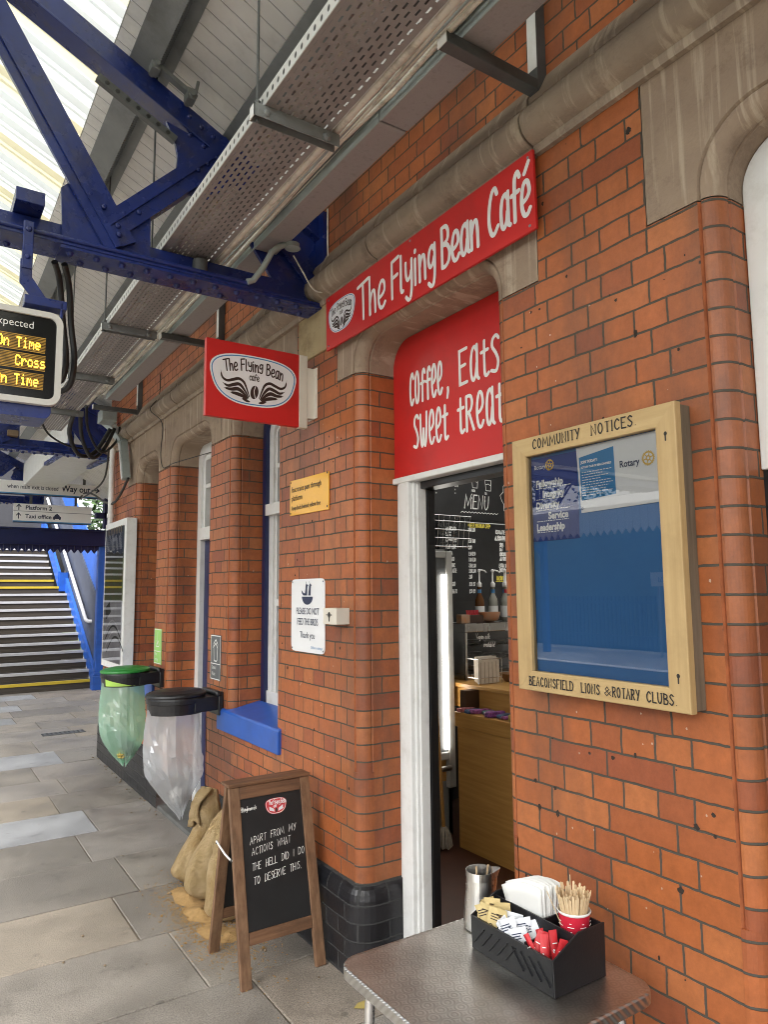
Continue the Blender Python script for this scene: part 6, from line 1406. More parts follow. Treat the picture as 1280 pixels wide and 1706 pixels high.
def rim_mat():
    m = mat('ribbed_aluminium', (.58, .57, .55), .32, .1, metal=1); N, L = m.node_tree.nodes, m.node_tree.links
    tc = N.new('ShaderNodeTexCoord'); w = N.new('ShaderNodeTexWave'); w.inputs['Scale'].default_value = 26; w.bands_direction = 'DIAGONAL'; L.new(tc.outputs['Object'], w.inputs['Vector'])
    bp = N.new('ShaderNodeBump'); bp.inputs['Strength'].default_value = .7; bp.inputs['Distance'].default_value = .003; L.new(w.outputs['Fac'], bp.inputs['Height']); L.new(bp.outputs[0], N['Principled BSDF'].inputs['Normal']); return m
M['rim'] = rim_mat()
mb = MB(); n = len(rrect(0, 1, 0, 1, .05, 8))
prof = [(.006, .0005), (.001, .0002), (-.002, -.004), (-.002, -.028), (.002, -.032), (.02, -.032)]
rs = [[(x, y, ZT_+dz) for x, y in rrect(x0+i, x1-i, y0+i, y1-i, .055-i*.5, 8)] for i, dz in prof]
for a, b in zip(rs, rs[1:]):
    for k in range(n): mb.quad(a[k], a[(k+1) % n], b[(k+1) % n], b[k])
mb.build('rim', M['rim'], tt, smooth=50)
mb = MB(); mb.prism(rrect(x0+.02, x1-.02, y0+.02, y1-.02, .04, 8), 'z', ZT_-.030, ZT_-.028); mb.build('underside', M['grey_dark'], tt)
for sx in (0, 1):
    for sy in (0, 1):
        cx, cy = (x0+.075, x1-.075)[sx], (y0+.075, y1-.075)[sy]; ox, oy = (-1, 1)[sx], (-1, 1)[sy]
        P_ = [(cx-ox*.12, cy-oy*.12, ZT_-.046)]+[(cx+ox*(.045*math.sin(R(a)))*.7-ox*.02, cy+oy*(.045*math.sin(R(a)))*.7-oy*.02, ZT_-.046-.05*(1-math.cos(R(a)))) for a in range(0, 91, 15)]+[(cx+ox*.02, cy+oy*.02, .35), (cx+ox*.03, cy+oy*.03, .012)]
        mb = MB(); mb.tube(P_, .0135, 14); l_ = mb.build('leg', M['alu'], tt, smooth=60)
        mb = MB(); mb.tube([(cx+ox*.03, cy+oy*.03, .0), (cx+ox*.03, cy+oy*.03, .03)], .016, 12); mb.build('foot', M['black_rubber'], l_, smooth=40)
mb = MB(); mb.tube([(x0+.11, y0+.11, ZT_-.046), (x1-.11, y1-.11, ZT_-.046)], .011, 10); mb.tube([(x0+.11, y1-.11, ZT_-.05), (x1-.11, y0+.11, ZT_-.05)], .011, 10); mb.build('brace', M['alu'], tt, smooth=60)

# ---------------------------------------------------------------- condiment caddy and what stands in it
cd = thing('condiment_caddy', (-.315, 1.445, ZT_), 'black plastic condiment caddy with compartments on the metal table', 'caddy')
X0, X1, Y0, Y1, Z0 = -.405, -.222, 1.289, 1.592, ZT_+.001; xm = -.318
P_ = [(X0, Z0), (X1, Z0), (X1+.002, Z0+.128), (-.315, Z0+.128), (X0-.003, Z0+.085)]
mb = MB(); mb.prism(P_, 'y', Y0, Y0+.005); mb.build('end_panel', M['black_plastic'], cd, bevel=.0012)
mb = MB(); mb.prism(P_, 'y', Y1-.005, Y1); mb.build('end_panel', M['black_plastic'], cd, bevel=.0012)
mb = MB(); mb.prism([(X0, Z0), (X0+.005, Z0), (X0+.003, Z0+.085), (X0-.003, Z0+.085)], 'y', Y0+.0052, Y1-.0052)
for k in range(9):
    y = Y0+.03+k*.03; d_ = 1 if k < 4 else -1
    mb.bar((X0-.0035, y-.018*d_, Z0+.022), (X0-.0035, y+.022*d_, Z0+.065), .0022, .004, (1, 0, 0))
mb.build('front_panel', M['black_plastic'], cd)
mb = MB(); mb.box(X1-.004, X1, Y0+.0052, Y1-.0052, Z0, Z0+.126); mb.build('back_panel', M['black_plastic'], cd)
mb = MB(); mb.box(xm-.002, xm+.002, Y0+.0052, Y1-.0052, Z0, Z0+.118)
for y in (1.392, 1.492): mb.box(X0+.005, xm-.0022, y-.002, y+.002, Z0, Z0+.088)
mb.box(xm+.0022, X1-.0042, 1.405, 1.409, Z0, Z0+.118); mb.box(X0+.005, X1-.0042, Y0+.0052, Y1-.0052, Z0, Z0+.004); mb.box(X0+.006, xm-.0022, Y0+.006, Y1-.006, Z0+.004, Z0+.054); mb.build('divider', M['black_plastic'], cd)
M['sugar_brown'] = mat('brown_sugar_paper', (.60, .47, .22), .7, .08, 30); M['sugar_white'] = mat('white_sugar_paper', (.74, .76, .80), .6, .05, 30); M['sugar_red'] = mat('red_sachet_paper', (.55, .022, .03), .5, .1, 30)
rn = random.Random(17)
def sachet(c, w, l, lean, yaw, roll, m, pm, label, cat, group, pcs):
    """a pillow packet: crimped ends, slightly puffed, with a printed mark"""
    o = thing('sugar_sachet', c, label, cat, group)
    mt = Matrix.Translation(Vector(c)) @ Matrix.Rotation(yaw, 4, 'Z') @ Matrix.Rotation(lean, 4, 'X') @ Matrix.Rotation(roll, 4, 'Y')
    mb = MB(); nx_, nz_ = 7, 9
    for s_ in (-1, 1):
        V = []
        for i in range(nz_):
            for k in range(nx_):
                u, v = k/(nx_-1)*2-1, i/(nz_-1)
                puff = .0032*(1-u*u)*max(0, math.sin(math.pi*min(1, max(0, (v-.08)/.84)))); puff += .0006*math.sin(7*u+5*v+c[1]*90)
                q_ = mt @ Vector((u*w/2, s_*(puff+.0003), v*l)); q_.x = max(q_.x, X0+.0075-.008*max(0, (q_.z-Z0-.08)/.03)); q_.y = min(max(q_.y, Y0+.008), Y1-.008); V.append(q_)
        fs = [(i*nx_+k, i*nx_+k+1, (i+1)*nx_+k+1, (i+1)*nx_+k) for i in range(nz_-1) for k in range(nx_-1)]
        mb.add(V, fs)
    mb.build('packet', m, o, smooth=60)
    q = mt @ Vector((-w/2, -.0042, 0)); pl = Plane(q, (mt.to_3x3() @ Vector((1, 0, 0))), (mt.to_3x3() @ Vector((0, 0, 1))))
    mb = MB()
    for k in range(pcs): ribbon(mb, pl, [(w*.2, l*(.62+.09*k)), (w*.2+w*rn.uniform(.35, .6), l*(.62+.09*k))], .0012, .0002, cap=False)
    ribbon(mb, pl, [(w*.3+w*.1*math.cos(t*.7), l*.40+l*.05*math.sin(t*.7)) for t in range(8)], .0010, .0002)
    mb.build('print', pm, o)
k = 0
for i, (x, y, ya) in enumerate([(-.392, 1.565, -.5), (-.388, 1.54, -.4), (-.395, 1.52, -.6), (-.38, 1.575, -.2), (-.365, 1.555, -.45), (-.36, 1.525, -.7), (-.345, 1.57, -.3), (-.335, 1.535, -.55), (-.372, 1.51, -.9)]):
    sachet((x, y, Z0+.046+rn.uniform(0, .010)), .044, .072, rn.uniform(-.22, .12), ya-.35, rn.uniform(-.3, .3), M['sugar_brown'], M['ink_brown'], 'light brown sugar sachet standing in the caddy end nearest the steel jug', 'sachet', 'brown sugar sachets', 3)
for i, (x, y, ya) in enumerate([(-.398, 1.462, -.9), (-.388, 1.445, -.5), (-.382, 1.42, -.7), (-.365, 1.465, -.3), (-.35, 1.44, -.6), (-.342, 1.415, -.9), (-.37, 1.48, -.5)]):
    sachet((x, y, Z0+.040+rn.uniform(0, .014)), .050, .066, rn.uniform(-.55, .05), ya, rn.uniform(-.6, .5), M['sugar_white'], M['ink_navy'], 'white sugar sachet in the middle front compartment of the caddy', 'sachet', 'white sugar sachets', 3)
for i, (x, y, ya) in enumerate([(-.398, 1.372, -.9), (-.394, 1.352, -.7), (-.39, 1.335, -.6), (-.375, 1.37, -.5), (-.372, 1.345, -.4), (-.368, 1.322, -.5), (-.352, 1.36, -.3), (-.348, 1.335, -.4), (-.344, 1.315, -.6), (-.38, 1.312, -.8)]):
    sachet((x, y, Z0+.034+rn.uniform(0, .014)), .021, .076, rn.uniform(-.5, .05), ya, rn.uniform(-.5, .6), M['sugar_red'], M['white_vinyl'], 'slim red sachet in the caddy compartment nearest the camera', 'sachet', 'slim red sachets', 1)
# napkins
nk = thing('napkin_stack', (-.275, 1.47, Z0+.02), 'fan of folded white paper napkins standing in the caddy', 'napkins')
mb = MB()
for k in range(13):
    f = (k/12-.5); V = []
    for i in range(6):
        v = i/5
        for j in range(9):
            u = j/8*2-1
            V.append((-.280+f*.032*(1+1.5*v)+.007*abs(u-.2)*v*math.sin(k*1.7)+.010*v*u*(f*2), 1.475+u*.056*(1+.16*v)-f*.018, Z0+.035+.150*v-.013*v*u*u-.012*v*u+.007*math.sin(k*2.1)*v))
    mb.add(V, [(i*9+j, i*9+j+1, (i+1)*9+j+1, (i+1)*9+j) for i in range(5) for j in range(8)])
o_ = mb.build('napkins', M['paper'], nk, smooth=60); s_ = o_.modifiers.new('thick', 'SOLIDIFY'); s_.thickness = .0012
# paper cup of stirrers
cu_ = thing('paper_cup', (-.262, 1.345, Z0+.054), 'red paper cup crammed with wooden stirrers in the caddy', 'cup')
c = (-.266, 1.348, Z0+.054); mb = MB(); mb.lathe([(.030, 0), (.0305, .001), (.0405, .092), (.0425, .093), (.0432, .0955), (.042, .0978), (.0398, .0962), (.029, .004), (.0005, .004)], c, 36)
M['cup_red'] = mat('cup_red', (.56, .02, .045), .4, .05)
mb2 = MB(); mb2.lathe([(.030, 0), (.0305, .001), (.0405, .092)], c, 36); mb2.build('cup_body', M['cup_red'], cu_, smooth=60)
mb = MB(); mb.lathe([(.0402, .0905), (.0425, .0925), (.0435, .0955), (.0422, .0982), (.0396, .0962), (.029, .004), (.0005, .004)], c, 36); mb.build('rolled_rim', M['paper'], cu_, smooth=60)
mb = MB()
for a0 in (-150, -105, -60, 165):
    for (du, dz) in ((0, .055), (0, .066), (0, .075)):
        pts = [(c[0]+(.0392+.0002)*math.cos(R(a0+t)), c[1]+(.0392+.0002)*math.sin(R(a0+t)), c[2]+dz) for t in range(-12+int(abs(dz-.066)*800), 13-int(abs(dz-.066)*800), 4)]
        pts = [(c[0]+(p[0]-c[0])*(.0372+dz*.05)/.0394, c[1]+(p[1]-c[1])*(.0372+dz*.05)/.0394, p[2]) for p in pts]
        mb.tube(pts, .0009, 5)
mb.build('print', M['white_vinyl'], cu_)
M['birch'] = wood_mat('birch_stirrer', (.62, .45, .26), (.74, .58, .37), 'z', .7, bump=.05)
for k in range(64):
    rr_ = (.008, .020, .032)[0 if k < 6 else (1 if k < 22 else 2)]; a = {0: k/6, 1: (k-6)/16, 2: (k-22)/42}[0 if k < 6 else (1 if k < 22 else 2)]*6.283+rn.uniform(-.06, .06)
    L_ = .138+rn.uniform(-.010, .008); tl = rr_/.032*.23+rn.uniform(-.02, .02)
    if k == 2: L_, tl = .172, .02
    if k == 40: L_ = .150; tl = .40
    d = Vector((math.sin(tl)*math.cos(a), math.sin(tl)*math.sin(a), math.cos(tl))); b0 = Vector(c)+Vector((rr_*.42*math.cos(a), rr_*.42*math.sin(a), .008)); t_ = Vector((-math.sin(a+rn.uniform(-.4, .4)), math.cos(a), 0)).normalized(); n_ = d.cross(t_).normalized(); t_ = n_.cross(d)
    mb = MB(); out = []
    prof = [(-.0029, 0), (.0029, 0), (.0029, L_-.003), (.0016, L_-.0008), (0, L_), (-.0016, L_-.0008), (-.0029, L_-.003)]
    V = [b0+t_*p+d*q+n_*.0006 for p, q in prof]+[b0+t_*p+d*q-n_*.0006 for p, q in prof]; m_ = len(prof)
    mb.add(V, [tuple(range(m_)), tuple(reversed(range(m_, 2*m_)))]+[((i+1) % m_, i, i+m_, (i+1) % m_+m_) for i in range(m_)])
    lb = 'tallest wooden stirrer poking straight up from the red paper cup' if k == 2 else 'flat wooden stirrer standing in the red paper cup'
    tag(mb.build('wooden_stirrer', M['birch']), lb, 'stirrer', 'stirrers in the paper cup')
tag(MB().lathe([(.0005, 0), (.014, .001), (.017, .012), (.018, .016), (.0005, .0175)], (-.275, 1.425, Z0+.085), 18).build('milk_pot', mat('pale_blue_pot', (.40, .58, .68), .4), smooth=50), 'tiny pale blue milk pot between napkins and paper cup', 'milk pot')
# steel jug
jg = thing('steel_jug', (-.305, 1.668, ZT_), 'stainless steel milk jug standing behind the black caddy', 'jug')
c = Vector((-.305, 1.668, ZT_+.001)); n = 40; prof = [(.046, 0), (.050, .003), (.051, .02), (.048, .06), (.0435, .10), (.041, .135), (.0425, .158)]
mb = MB(); V = []
def jr(z, r):
    out = []
    for k in range(n):
        a = 2*math.pi*k/n; sp_ = max(0, math.cos(a-R(-35)))**14*max(0, (z-.09)/.07)**1.5
        rr_ = r+.017*sp_; out.append((c.x+rr_*math.cos(a), c.y+rr_*math.sin(a), c.z+z+.006*sp_))
    return out
rs = [jr(z, r) for r, z in prof]+[jr(z, r-.0018) for r, z in reversed(prof)]
for a, b in zip(rs, rs[1:]):
    for k in range(n): mb.quad(a[k], a[(k+1) % n], b[(k+1) % n], b[k])
mb.add(rs[0], [tuple(reversed(range(n)))]); mb.add(jr(.004, .044), [tuple(range(n))])
mb.build('body', M['steel'], jg, smooth=60)
mb = MB(); d_ = Vector((math.cos(R(75)), math.sin(R(75)), 0))
mb.tube([c+d_*.042+Vector((0, 0, .14)), c+d_*.07+Vector((0, 0, .142)), c+d_*.078+Vector((0, 0, .12)), c+d_*.072+Vector((0, 0, .07)), c+d_*.048+Vector((0, 0, .045))], .0045, 10); mb.build('handle', M['steel'], jg, smooth=60)
for i, (dx, dy, ln) in enumerate(((-.012, .0, .172), (.02, .006, .165))):
    mb = MB(); mb.bar((c.x+dx*.3, c.y+dy, c.z+.01), (c.x+dx*1.6, c.y+dy-.005, c.z+ln), .006, .0013, (0, 1, 0)); tag(mb.build('wooden_stirrer', M['birch']), ('wooden stirrer leaning in the steel jug, at its left rim', 'wooden stirrer leaning in the steel jug, towards its spout')[i], 'stirrer')
lf = MB(); lf.add([(-.145, 2.66, .004), (-.115, 2.68, .006), (-.075, 2.67, .012), (-.105, 2.63, .005)], [(0, 1, 2, 3)]); o_ = lf.build('dry_leaf', mat('dry_leaf', (.35, .27, .08), .8)); s_ = o_.modifiers.new('thick', 'SOLIDIFY'); s_.thickness = .001; tag(o_, 'small dry yellow leaf on the paving by the doorway', 'leaf')

# ---------------------------------------------------------------- inside the café
ctr = thing('cafe_counter', (1.6, 3.0, .036), 'varnished timber café counter with a stepped shelf, seen through the doorway', 'counter')
mb = MB(); mb.box(1.32, 1.345, 1.2, 3.76, .036, .80); mb.build('front_panel', M['counter_wood'], ctr)
mb = MB(); mb.box(1.305, 1.46, 1.2, 3.775, .80, .895); mb.build('ledge', M['counter_wood'], ctr, bevel=.004)
mb = MB(); mb.box(1.46, 1.48, 1.2, 4.3, .895, 1.03); mb.build('upstand', M['counter_wood'], ctr)
mb = MB(); mb.box(1.44, 2.3, 1.2, 4.35, 1.03, 1.056); mb.build('counter_top', M['counter_wood'], ctr, bevel=.004)
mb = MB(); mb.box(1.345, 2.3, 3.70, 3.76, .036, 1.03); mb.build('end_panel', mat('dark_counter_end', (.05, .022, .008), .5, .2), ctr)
# snacks on the ledge
rn = random.Random(31)
SN = [(.20, .05, .22), (.30, .08, .25), (.05, .10, .22), (.30, .25, .05), (.08, .20, .18), (.35, .10, .10), (.15, .05, .16)]
for k in range(16):
    x, y = 1.375+rn.uniform(-.03, .03), 3.70-k*.052; w = rn.uniform(.025, .045); h = rn.uniform(.02, .04); l = rn.uniform(.04, .06)
    mb = MB(); mb.obox((x, y, .897+h/2), (l, rn.uniform(-.02, .02), 0), (rn.uniform(-.01, .01), w*.6, 0), (0, 0, h/2)); sc_ = random.choice(SN)
    o = mb.build('snack_bar', mat('snack_wrapper', tuple(q*.7 for q in sc_), .3, .6, 60, tuple(min(1, q*1.5+.03) for q in sc_)), bevel=.008); tag(o, 'bright wrapped snack bar lying on the counter ledge', 'snack', 'snack bars on the counter ledge')
# chilled display case
dc = thing('display_case', (1.85, 4.1, 1.056), 'stainless glass-fronted food display case on the counter', 'display case')
x0, x1, y0, y1, z0, z1 = 1.56, 2.35, 3.95, 4.45, 1.057, 1.452
mb = MB(); mb.box(x0, x1, y0, y1, z1-.06, z1); mb.box(x0, x0+.018, y0, y0+.02, z0, z1-.06); mb.box(x0, x1, y0, y1, z0, z0+.04); mb.box(x0-.0, x0+.012, y0+.02, y1, z0+.04, z1-.06); mb.build('case_frame', M['steel'], dc, bevel=.004)
mb = MB(); mb.box(x0+.02, x1, y1-.03, y1-.01, z0+.04, z1-.06)
mb.build('case_back', M['black_paint'], dc)
for z in (z0+.14, z0+.24):
    mb = MB(); mb.box(x0+.02, x1, y0+.03, y1-.03, z, z+.006); mb.tube([(x0+.02, y0+.03, z), (x1, y0+.03, z)], .006, 8); mb.build('shelf', M['steel'], dc)
mb = MB(); mb.quad((x0+.018, y0+.006, z0+.04), (x1, y0+.006, z0+.04), (x1, y0+.006, z1-.06), (x0+.018, y0+.006, z1-.06)); mb.build('glass_front', M['glass'], dc)
mb = MB(); pl = Plane((x0, y0+.003, z0), (1, 0, 0), (0, 0, 1)); chalk(mb, pl, 'Vegan milk', .10, .285, .036, .0022, .8); chalk(mb, pl, 'available!', .17, .225, .034, .0022, .8); mb.build('lettering', M['chalk'], dc)
# paper bag stand
bs_ = thing('paper_bag_stand', (1.57, 3.78, 1.056), 'wire stand full of folded pale paper bags on the counter', 'bag stand')
mb = MB(); x0, y0 = 1.475, 3.72
for k in range(7): mb.box(x0+.005*k, x0+.19-.002*k, y0+.012*k, y0+.012*k+.006, 1.062+.002*k, 1.215+.012*(k % 3))
for k in range(5): mb.box(x0+.02+k*.035, x0+.024+k*.035, y0-.002, y0-.0005, 1.065, 1.205, 1)
mb.build('paper_bags', [mat('bag_paper', (.56, .50, .42), .8, .1, 20), mat('bag_fold', (.30, .26, .21), .8)], bs_)
mb = MB()
for z in (1.10, 1.225): mb.tube([(x0-.008, y0+.1, z), (x0-.008, y0-.012, z), (x0+.2, y0-.012, z), (x0+.2, y0+.1, z)], .0025, 6)
for x in (x0-.008, x0+.2): mb.tube([(x, y0-.012, 1.058), (x, y0-.012, 1.235)], .0025, 6)
mb.build('wire_frame', M['steel'], bs_)
tag(MB().lathe([(.05, 0), (.075, .03), (.085, .055), (.080, .055), (.07, .03), (.0005, .01)], (1.80, 3.74, 1.057), 24).build('wooden_bowl', mat('bowl_wood', (.20, .10, .04), .5), smooth=50), 'small brown bowl beside the paper bags', 'bowl')
# syrup bottles
M['bottle_glass'] = glass_mat('bottle_glass', (.75, .78, .74), .05, .8, .8)
def bottle(x, y, z, liq, lab, label):
    o = thing('syrup_bottle', (x, y, z), label, 'bottle', 'syrup bottles on the display case')
    prof = [(.0005, 0), (.034, 0), (.036, .004), (.036, .15), (.033, .17), (.016, .205), (.0135, .225), (.0135, .255), (.0155, .257), (.0155, .265)]
    mb = MB(); mb.lathe(prof, (0, 0, 0), 24); mb.build('bottle_body', liq, o, smooth=50, local=True)
    mb = MB(); mb.lathe([(.0365, .03), (.0367, .032), (.0367, .115), (.0365, .117)], (0, 0, 0), 24); mb.build('bottle_label', M['paper'], o, smooth=50, local=True); mb = MB(); mb.lathe([(.0148, .215), (.0148, .243)], (0, 0, 0), 16); mb.build('neck_band', lab, o, smooth=50, local=True)
    mb = MB(); mb.lathe([(.016, .262), (.018, .266), (.018, .290), (.010, .30), (.006, .305), (.006, .375), (.011, .378), (.011, .395), (.004, .40)], (0, 0, 0), 18); mb.tube([(0, 0, .390), (.02, -.005, .392), (.045, -.012, .386), (.06, -.016, .372)], .0055, 10); mb.build('pump', M['white_vinyl'], o, smooth=50, local=True)
amber = mat('amber_syrup', (.12, .045, .012), .1, .1); dark = mat('dark_syrup', (.02, .012, .008), .1, .1); clear = mat('pale_syrup', (.30, .30, .26), .08, .1)
redl = mat('red_label', (.5, .03, .04), .5)
for (x, y, m_, lab, t) in ((1.885, 4.16, amber, M['ink_blue'], 'syrup bottle with amber syrup, standing apart from the others'), (2.04, 4.18, clear, M['ink_blue'], 'pale syrup bottle second along the row of pumps'), (2.12, 4.12, clear, redl, 'pale syrup bottle with a red neck band, third in the row'), (2.20, 4.22, clear, M['ink_blue'], 'syrup bottle half hidden behind the red banded one'), (2.26, 4.15, dark, redl, 'dark syrup bottle with a red neck band by the door edge')): bottle(x, y, 1.453, m_, lab, t)
bx = thing('sachet_box', (1.68, 4.05, 1.453), 'low brown box of red sachets on top of the display case', 'box')
mb = MB(); mb.box(1.66, 1.80, 4.02, 4.10, 1.454, 1.51); mb.build('tray', mat('brown_tray', (.06, .03, .018), .6), bx, bevel=.003)
mb = MB()
for k in range(7): mb.obox((1.675+k*.017, 4.06, 1.52), (.007, 0, .001), (0, .002, 0), (.004*(k % 3-1), 0, .025))
mb.build('sachets', redl, bx)
tag(MB().lathe([(.03, 0), (.075, .02), (.095, .075), (.09, .075), (.07, .022), (.0005, .006)], (1.875, 4.04, 1.453), 26, sx=1.0, sy=.7).build('orange_bowl', mat('striped_bowl', (.62, .55, .45), .5, .4, 9, (.6, .2, .05)), smooth=50), 'shallow pale bowl with an orange rim beside the brown box', 'bowl')
tag(MB().box(1.57, 1.65, 4.0, 4.06, 1.454, 1.515).build('card_box', mat('card_box', (.55, .5, .42), .6, .4, 20, (.5, .2, .06)), bevel=.003), 'small pale card box at the left end of the display case', 'box')
# menu boards
mn = thing('menu_board', (2.2, 4.59, 1.94), 'black menu board with white chalk price list', 'menu board')
x0, z0 = 1.83, 1.60
mb = MB(); mb.box(x0, 2.95, 4.58, 4.60, z0, 2.275); mb.build('panel', M['chalkboard'], mn)
pl = Plane((x0, 4.5795, z0), (1, 0, 0), (0, 0, 1)); mb = MB()
rows = [('AMERICANO', '2.80 3.20', .585), ('LATTE', '', .54), ('CAPPUCCINO', '3.30 3.60', .49), ('FLAT WHITE', '3.20', .435), ('MOCHA', '3.50 3.90', .382), ('CORTADO', '3.00 3.30', .333), ('HOT CHOC', '3.50 3.80', .283), ('CHAI LATTE', '3.50 3.80', .238), ('TEA', '2.00', .19), ('ESPRESSO', '2.30 2.7', .128), ('MACCHIATO', '2.50 2.9', .07)]
for a, b, y in rows: chalk(mb, pl, a, .07, y, .030, .0030, .62); chalk(mb, pl, b, .31, y, .028, .0030, .62)
for a, x, y in (('ICED LATTE 4.00', .62, .575), ('ALTERNATIVE MILKS', .61, .525), ('SOYA', .66, .465), ('OAT', .66, .425), ('COCONUT  +50', .66, .385), ('ALMOND', .66, .345), ('EXTRA SHOT', .65, .285), ('SYRUPS', .65, .245)): chalk(mb, pl, a, x, y, .030, .0030, .62)
ribbon(mb, pl, [(.61, .515), (.9, .515)], .002); ribbon(mb, pl, [(.01, .66), (1.1, .66)], .003, .0006)
mb.build('lettering', M['chalk'], mn)
mb = MB(); chalk(mb, pl, '*THE FLYING BEAN CAFE*', .31, .62, .032, .0030, .62); chalk(mb, pl, 'BACON ROLLS', .62, .175, .034, .0036, .62); ribbon(mb, pl, [(.61, .165), (.86, .165)], .003); mb.build('yellow_lettering', M['chalk_yellow'], mn)
up = thing('chalk_wall_panel', (2.2, 4.59, 2.6), 'large upper chalkboard with cup drawings and the word menu', 'menu board')
mb = MB(); mb.box(1.45, 3.4, 4.585, 4.602, 2.28, 2.93); mb.build('panel', M['chalkboard'], up)
pl = Plane((1.45, 4.5845, 2.28), (1, 0, 0), (0, 0, 1)); mb = MB()
chalk(mb, pl, 'MENU', .66, .10, .115, .0055, .85)
ribbon(mb, pl, [(.62+.018*k, .062+.010*(k % 2)) for k in range(24)], .0028)
for k, (x, y) in enumerate(((.40, .30), (.60, .31), (.78, .28), (.93, .265))):
    ribbon(mb, pl, [(x-.035, y+.09), (x-.026, y), (x+.026, y), (x+.035, y+.09)], .003, closed=True); ribbon(mb, pl, [(x-.03, y+.05), (x, y+.06), (x+.03, y+.045)], .003)
    for j in range(3): chalk(mb, pl, ('FLAT WHITE', 'LATTE', 'MOCHA', 'TEA')[k][:8] if j == 0 else 'oz', x-.04, y-.035-j*.03, .020, .002, .6)
for k, x in enumerate((.86, 1.02, 1.18)):
    for j in range(3): chalk(mb, pl, ('milk', 'foam', 'shot')[j], x, .44+.035*(2-j), .022, .002, .7)
ribbon(mb, pl, [(1.32+.24*math.cos(t*.22)*(1+.07*math.cos(t*2.2)), .22+.19*math.sin(t*.22)*(1+.10*math.cos(t*2.2))) for t in range(29)], .0032, closed=True)
chalk(mb, pl, 'BACON', 1.16, .25, .075, .004, .7); chalk(mb, pl, 'AVO', 1.2, .10, .07, .004, .7)
mb.build('lettering', M['chalk'], up)
mb = MB(); mb.box(.40, 3.4, 4.603, 4.615, .04, 2.93); tag(mb.build('wall_panelling', M['black_paint']), 'plain black panelling behind the menu boards', 'panelling')
# fridge
fg = thing('drinks_fridge', (1.15, 4.1, .036), 'upright glass-door drinks fridge with a lit white tube, inside the doorway', 'fridge')
x0, x1, y0, y1 = .72, 1.43, 3.92, 4.5
mb = MB(); mb.box(x0, x0+.03, y0+.05, y1, .04, 1.98); mb.box(x1-.03, x1, y0+.05, y1, .04, 1.98); mb.box(x0, x1, y1-.03, y1, .04, 1.98); mb.box(x0, x1, y0+.05, y1, 1.94, 1.98); mb.box(x0, x1, y0+.05, y1, .04, .55); mb.build('cabinet', mat('fridge_grey', (.28, .28, .27), .4, .1), fg)
mb = MB(); mb.box(x1-.055, x1, y0, y0+.045, .36, 1.965); mb.box(x0, x0+.05, y0, y0+.045, .36, 1.965); mb.box(x0+.05, x1-.055, y0, y0+.045, .55, .60); mb.box(x0+.05, x1-.055, y0, y0+.045, 1.92, 1.965); d_ = mb.build('door', mat('fridge_door', (.40, .40, .38), .35, .08), fg, bevel=.006)
mb = MB(); mb.tube([(x1-.20, y0-.02, .50), (x1-.06, y0-.02, .50)], .018, 10); mb.build('handle', M['steel'], d_, smooth=50)
mb = MB(); mb.box(x0+.03, x1-.03, y0+.045, y0+.06, .40, .545); mb.build('kick_board', M['counter_wood'], fg)
mb = MB(); mb.box(x1-.135, x1-.0555, y0+.012, y0+.03, .60, 1.92); mb.build('tube_light_block', M['grey_dark'], fg)  # plate added to keep the tube's light out of the cabinet
M['tube_light'] = emit_mat('lit_tube', (1, .95, .86), 3.5)
mb = MB(); mb.box(x1-.092, x1-.062, y0-.012, y0+.0115, .62, 1.80); mb.build('light_tube', M['tube_light'], fg)
for z in (.95, 1.28, 1.6):
    mb = MB(); mb.box(x0+.03, x1-.14, y0+.09, y1-.03, z, z+.008); mb.build('shelf', M['steel'], fg)
k = 0
for z in (.958, 1.288, 1.608):
    for i in range(6):
        x = x0+.09+i*.085; c_ = [(.5, .45, .3), (.45, .05, .06), (.55, .5, .42), (.1, .25, .08)][(i+k) % 4]
        mb = MB(); mb.lathe([(.0005, 0), (.03, 0), (.031, .004), (.031, .12), (.014, .16), (.014, .185), (.0005, .186)], (x, y0+.14, z), 16); tag(mb.build('drink_bottle', mat('drink', c_, .3), smooth=50), 'drink bottle on a fridge shelf behind the lit tube', 'bottle', 'drink bottles in the fridge')
    k += 1
wbk = thing('wire_basket', (1.2, 4.2, 1.98), 'wire basket of crisp packets on top of the fridge', 'basket')
mb = MB()
for z in (2.0, 2.06, 2.12, 2.18, 2.22): mb.tube([(.80, 3.93, z), (1.62, 3.93, z), (1.68, 4.45, z)], .003, 6)
for k in range(18): mb.tube([(.80+k*.046, 3.93, 1.99), (.80+k*.048, 3.93, 2.22)], .002, 5)
mb.build('wire', M['steel'], wbk)
for i, c_ in enumerate(((.66, .64, .6), (.60, .58, .55), (.25, .04, .05), (.62, .6, .58))):
    mb = MB(); mb.obox((.92+i*.13, 4.05, 2.09), (.055, .01*(i % 2), 0), (0, .02, 0), (0, .01, .10)); tag(mb.build('crisp_packet', mat('packet', c_, .35, .2, 20), bevel=.015), 'crisp packet standing in the wire basket on the fridge', 'packet', 'crisp packets')
mp = thing('mop', (1.23, 3.80, .04), 'grey string mop standing between fridge and counter', 'mop')
mb = MB(); rn = random.Random(2)
for k in range(70):
    a = rn.uniform(0, 6.28); r = rn.uniform(.01, .06); mb.tube([(1.22+.012*math.cos(a), 3.80+.012*math.sin(a), .17), (1.22+r*.8*math.cos(a), 3.80+r*.8*math.sin(a), .12), (1.22+r*math.cos(a), 3.80+r*math.sin(a), .045)], .005, 5)
mb.build('strings', mat('mop_cotton', (.42, .38, .32), .95, .2, 30), mp)
mb = MB(); mb.tube([(1.22, 3.80, .16), (1.20, 3.86, 1.3)], .012, 8); mb.build('handle', M['counter_wood'], mp)

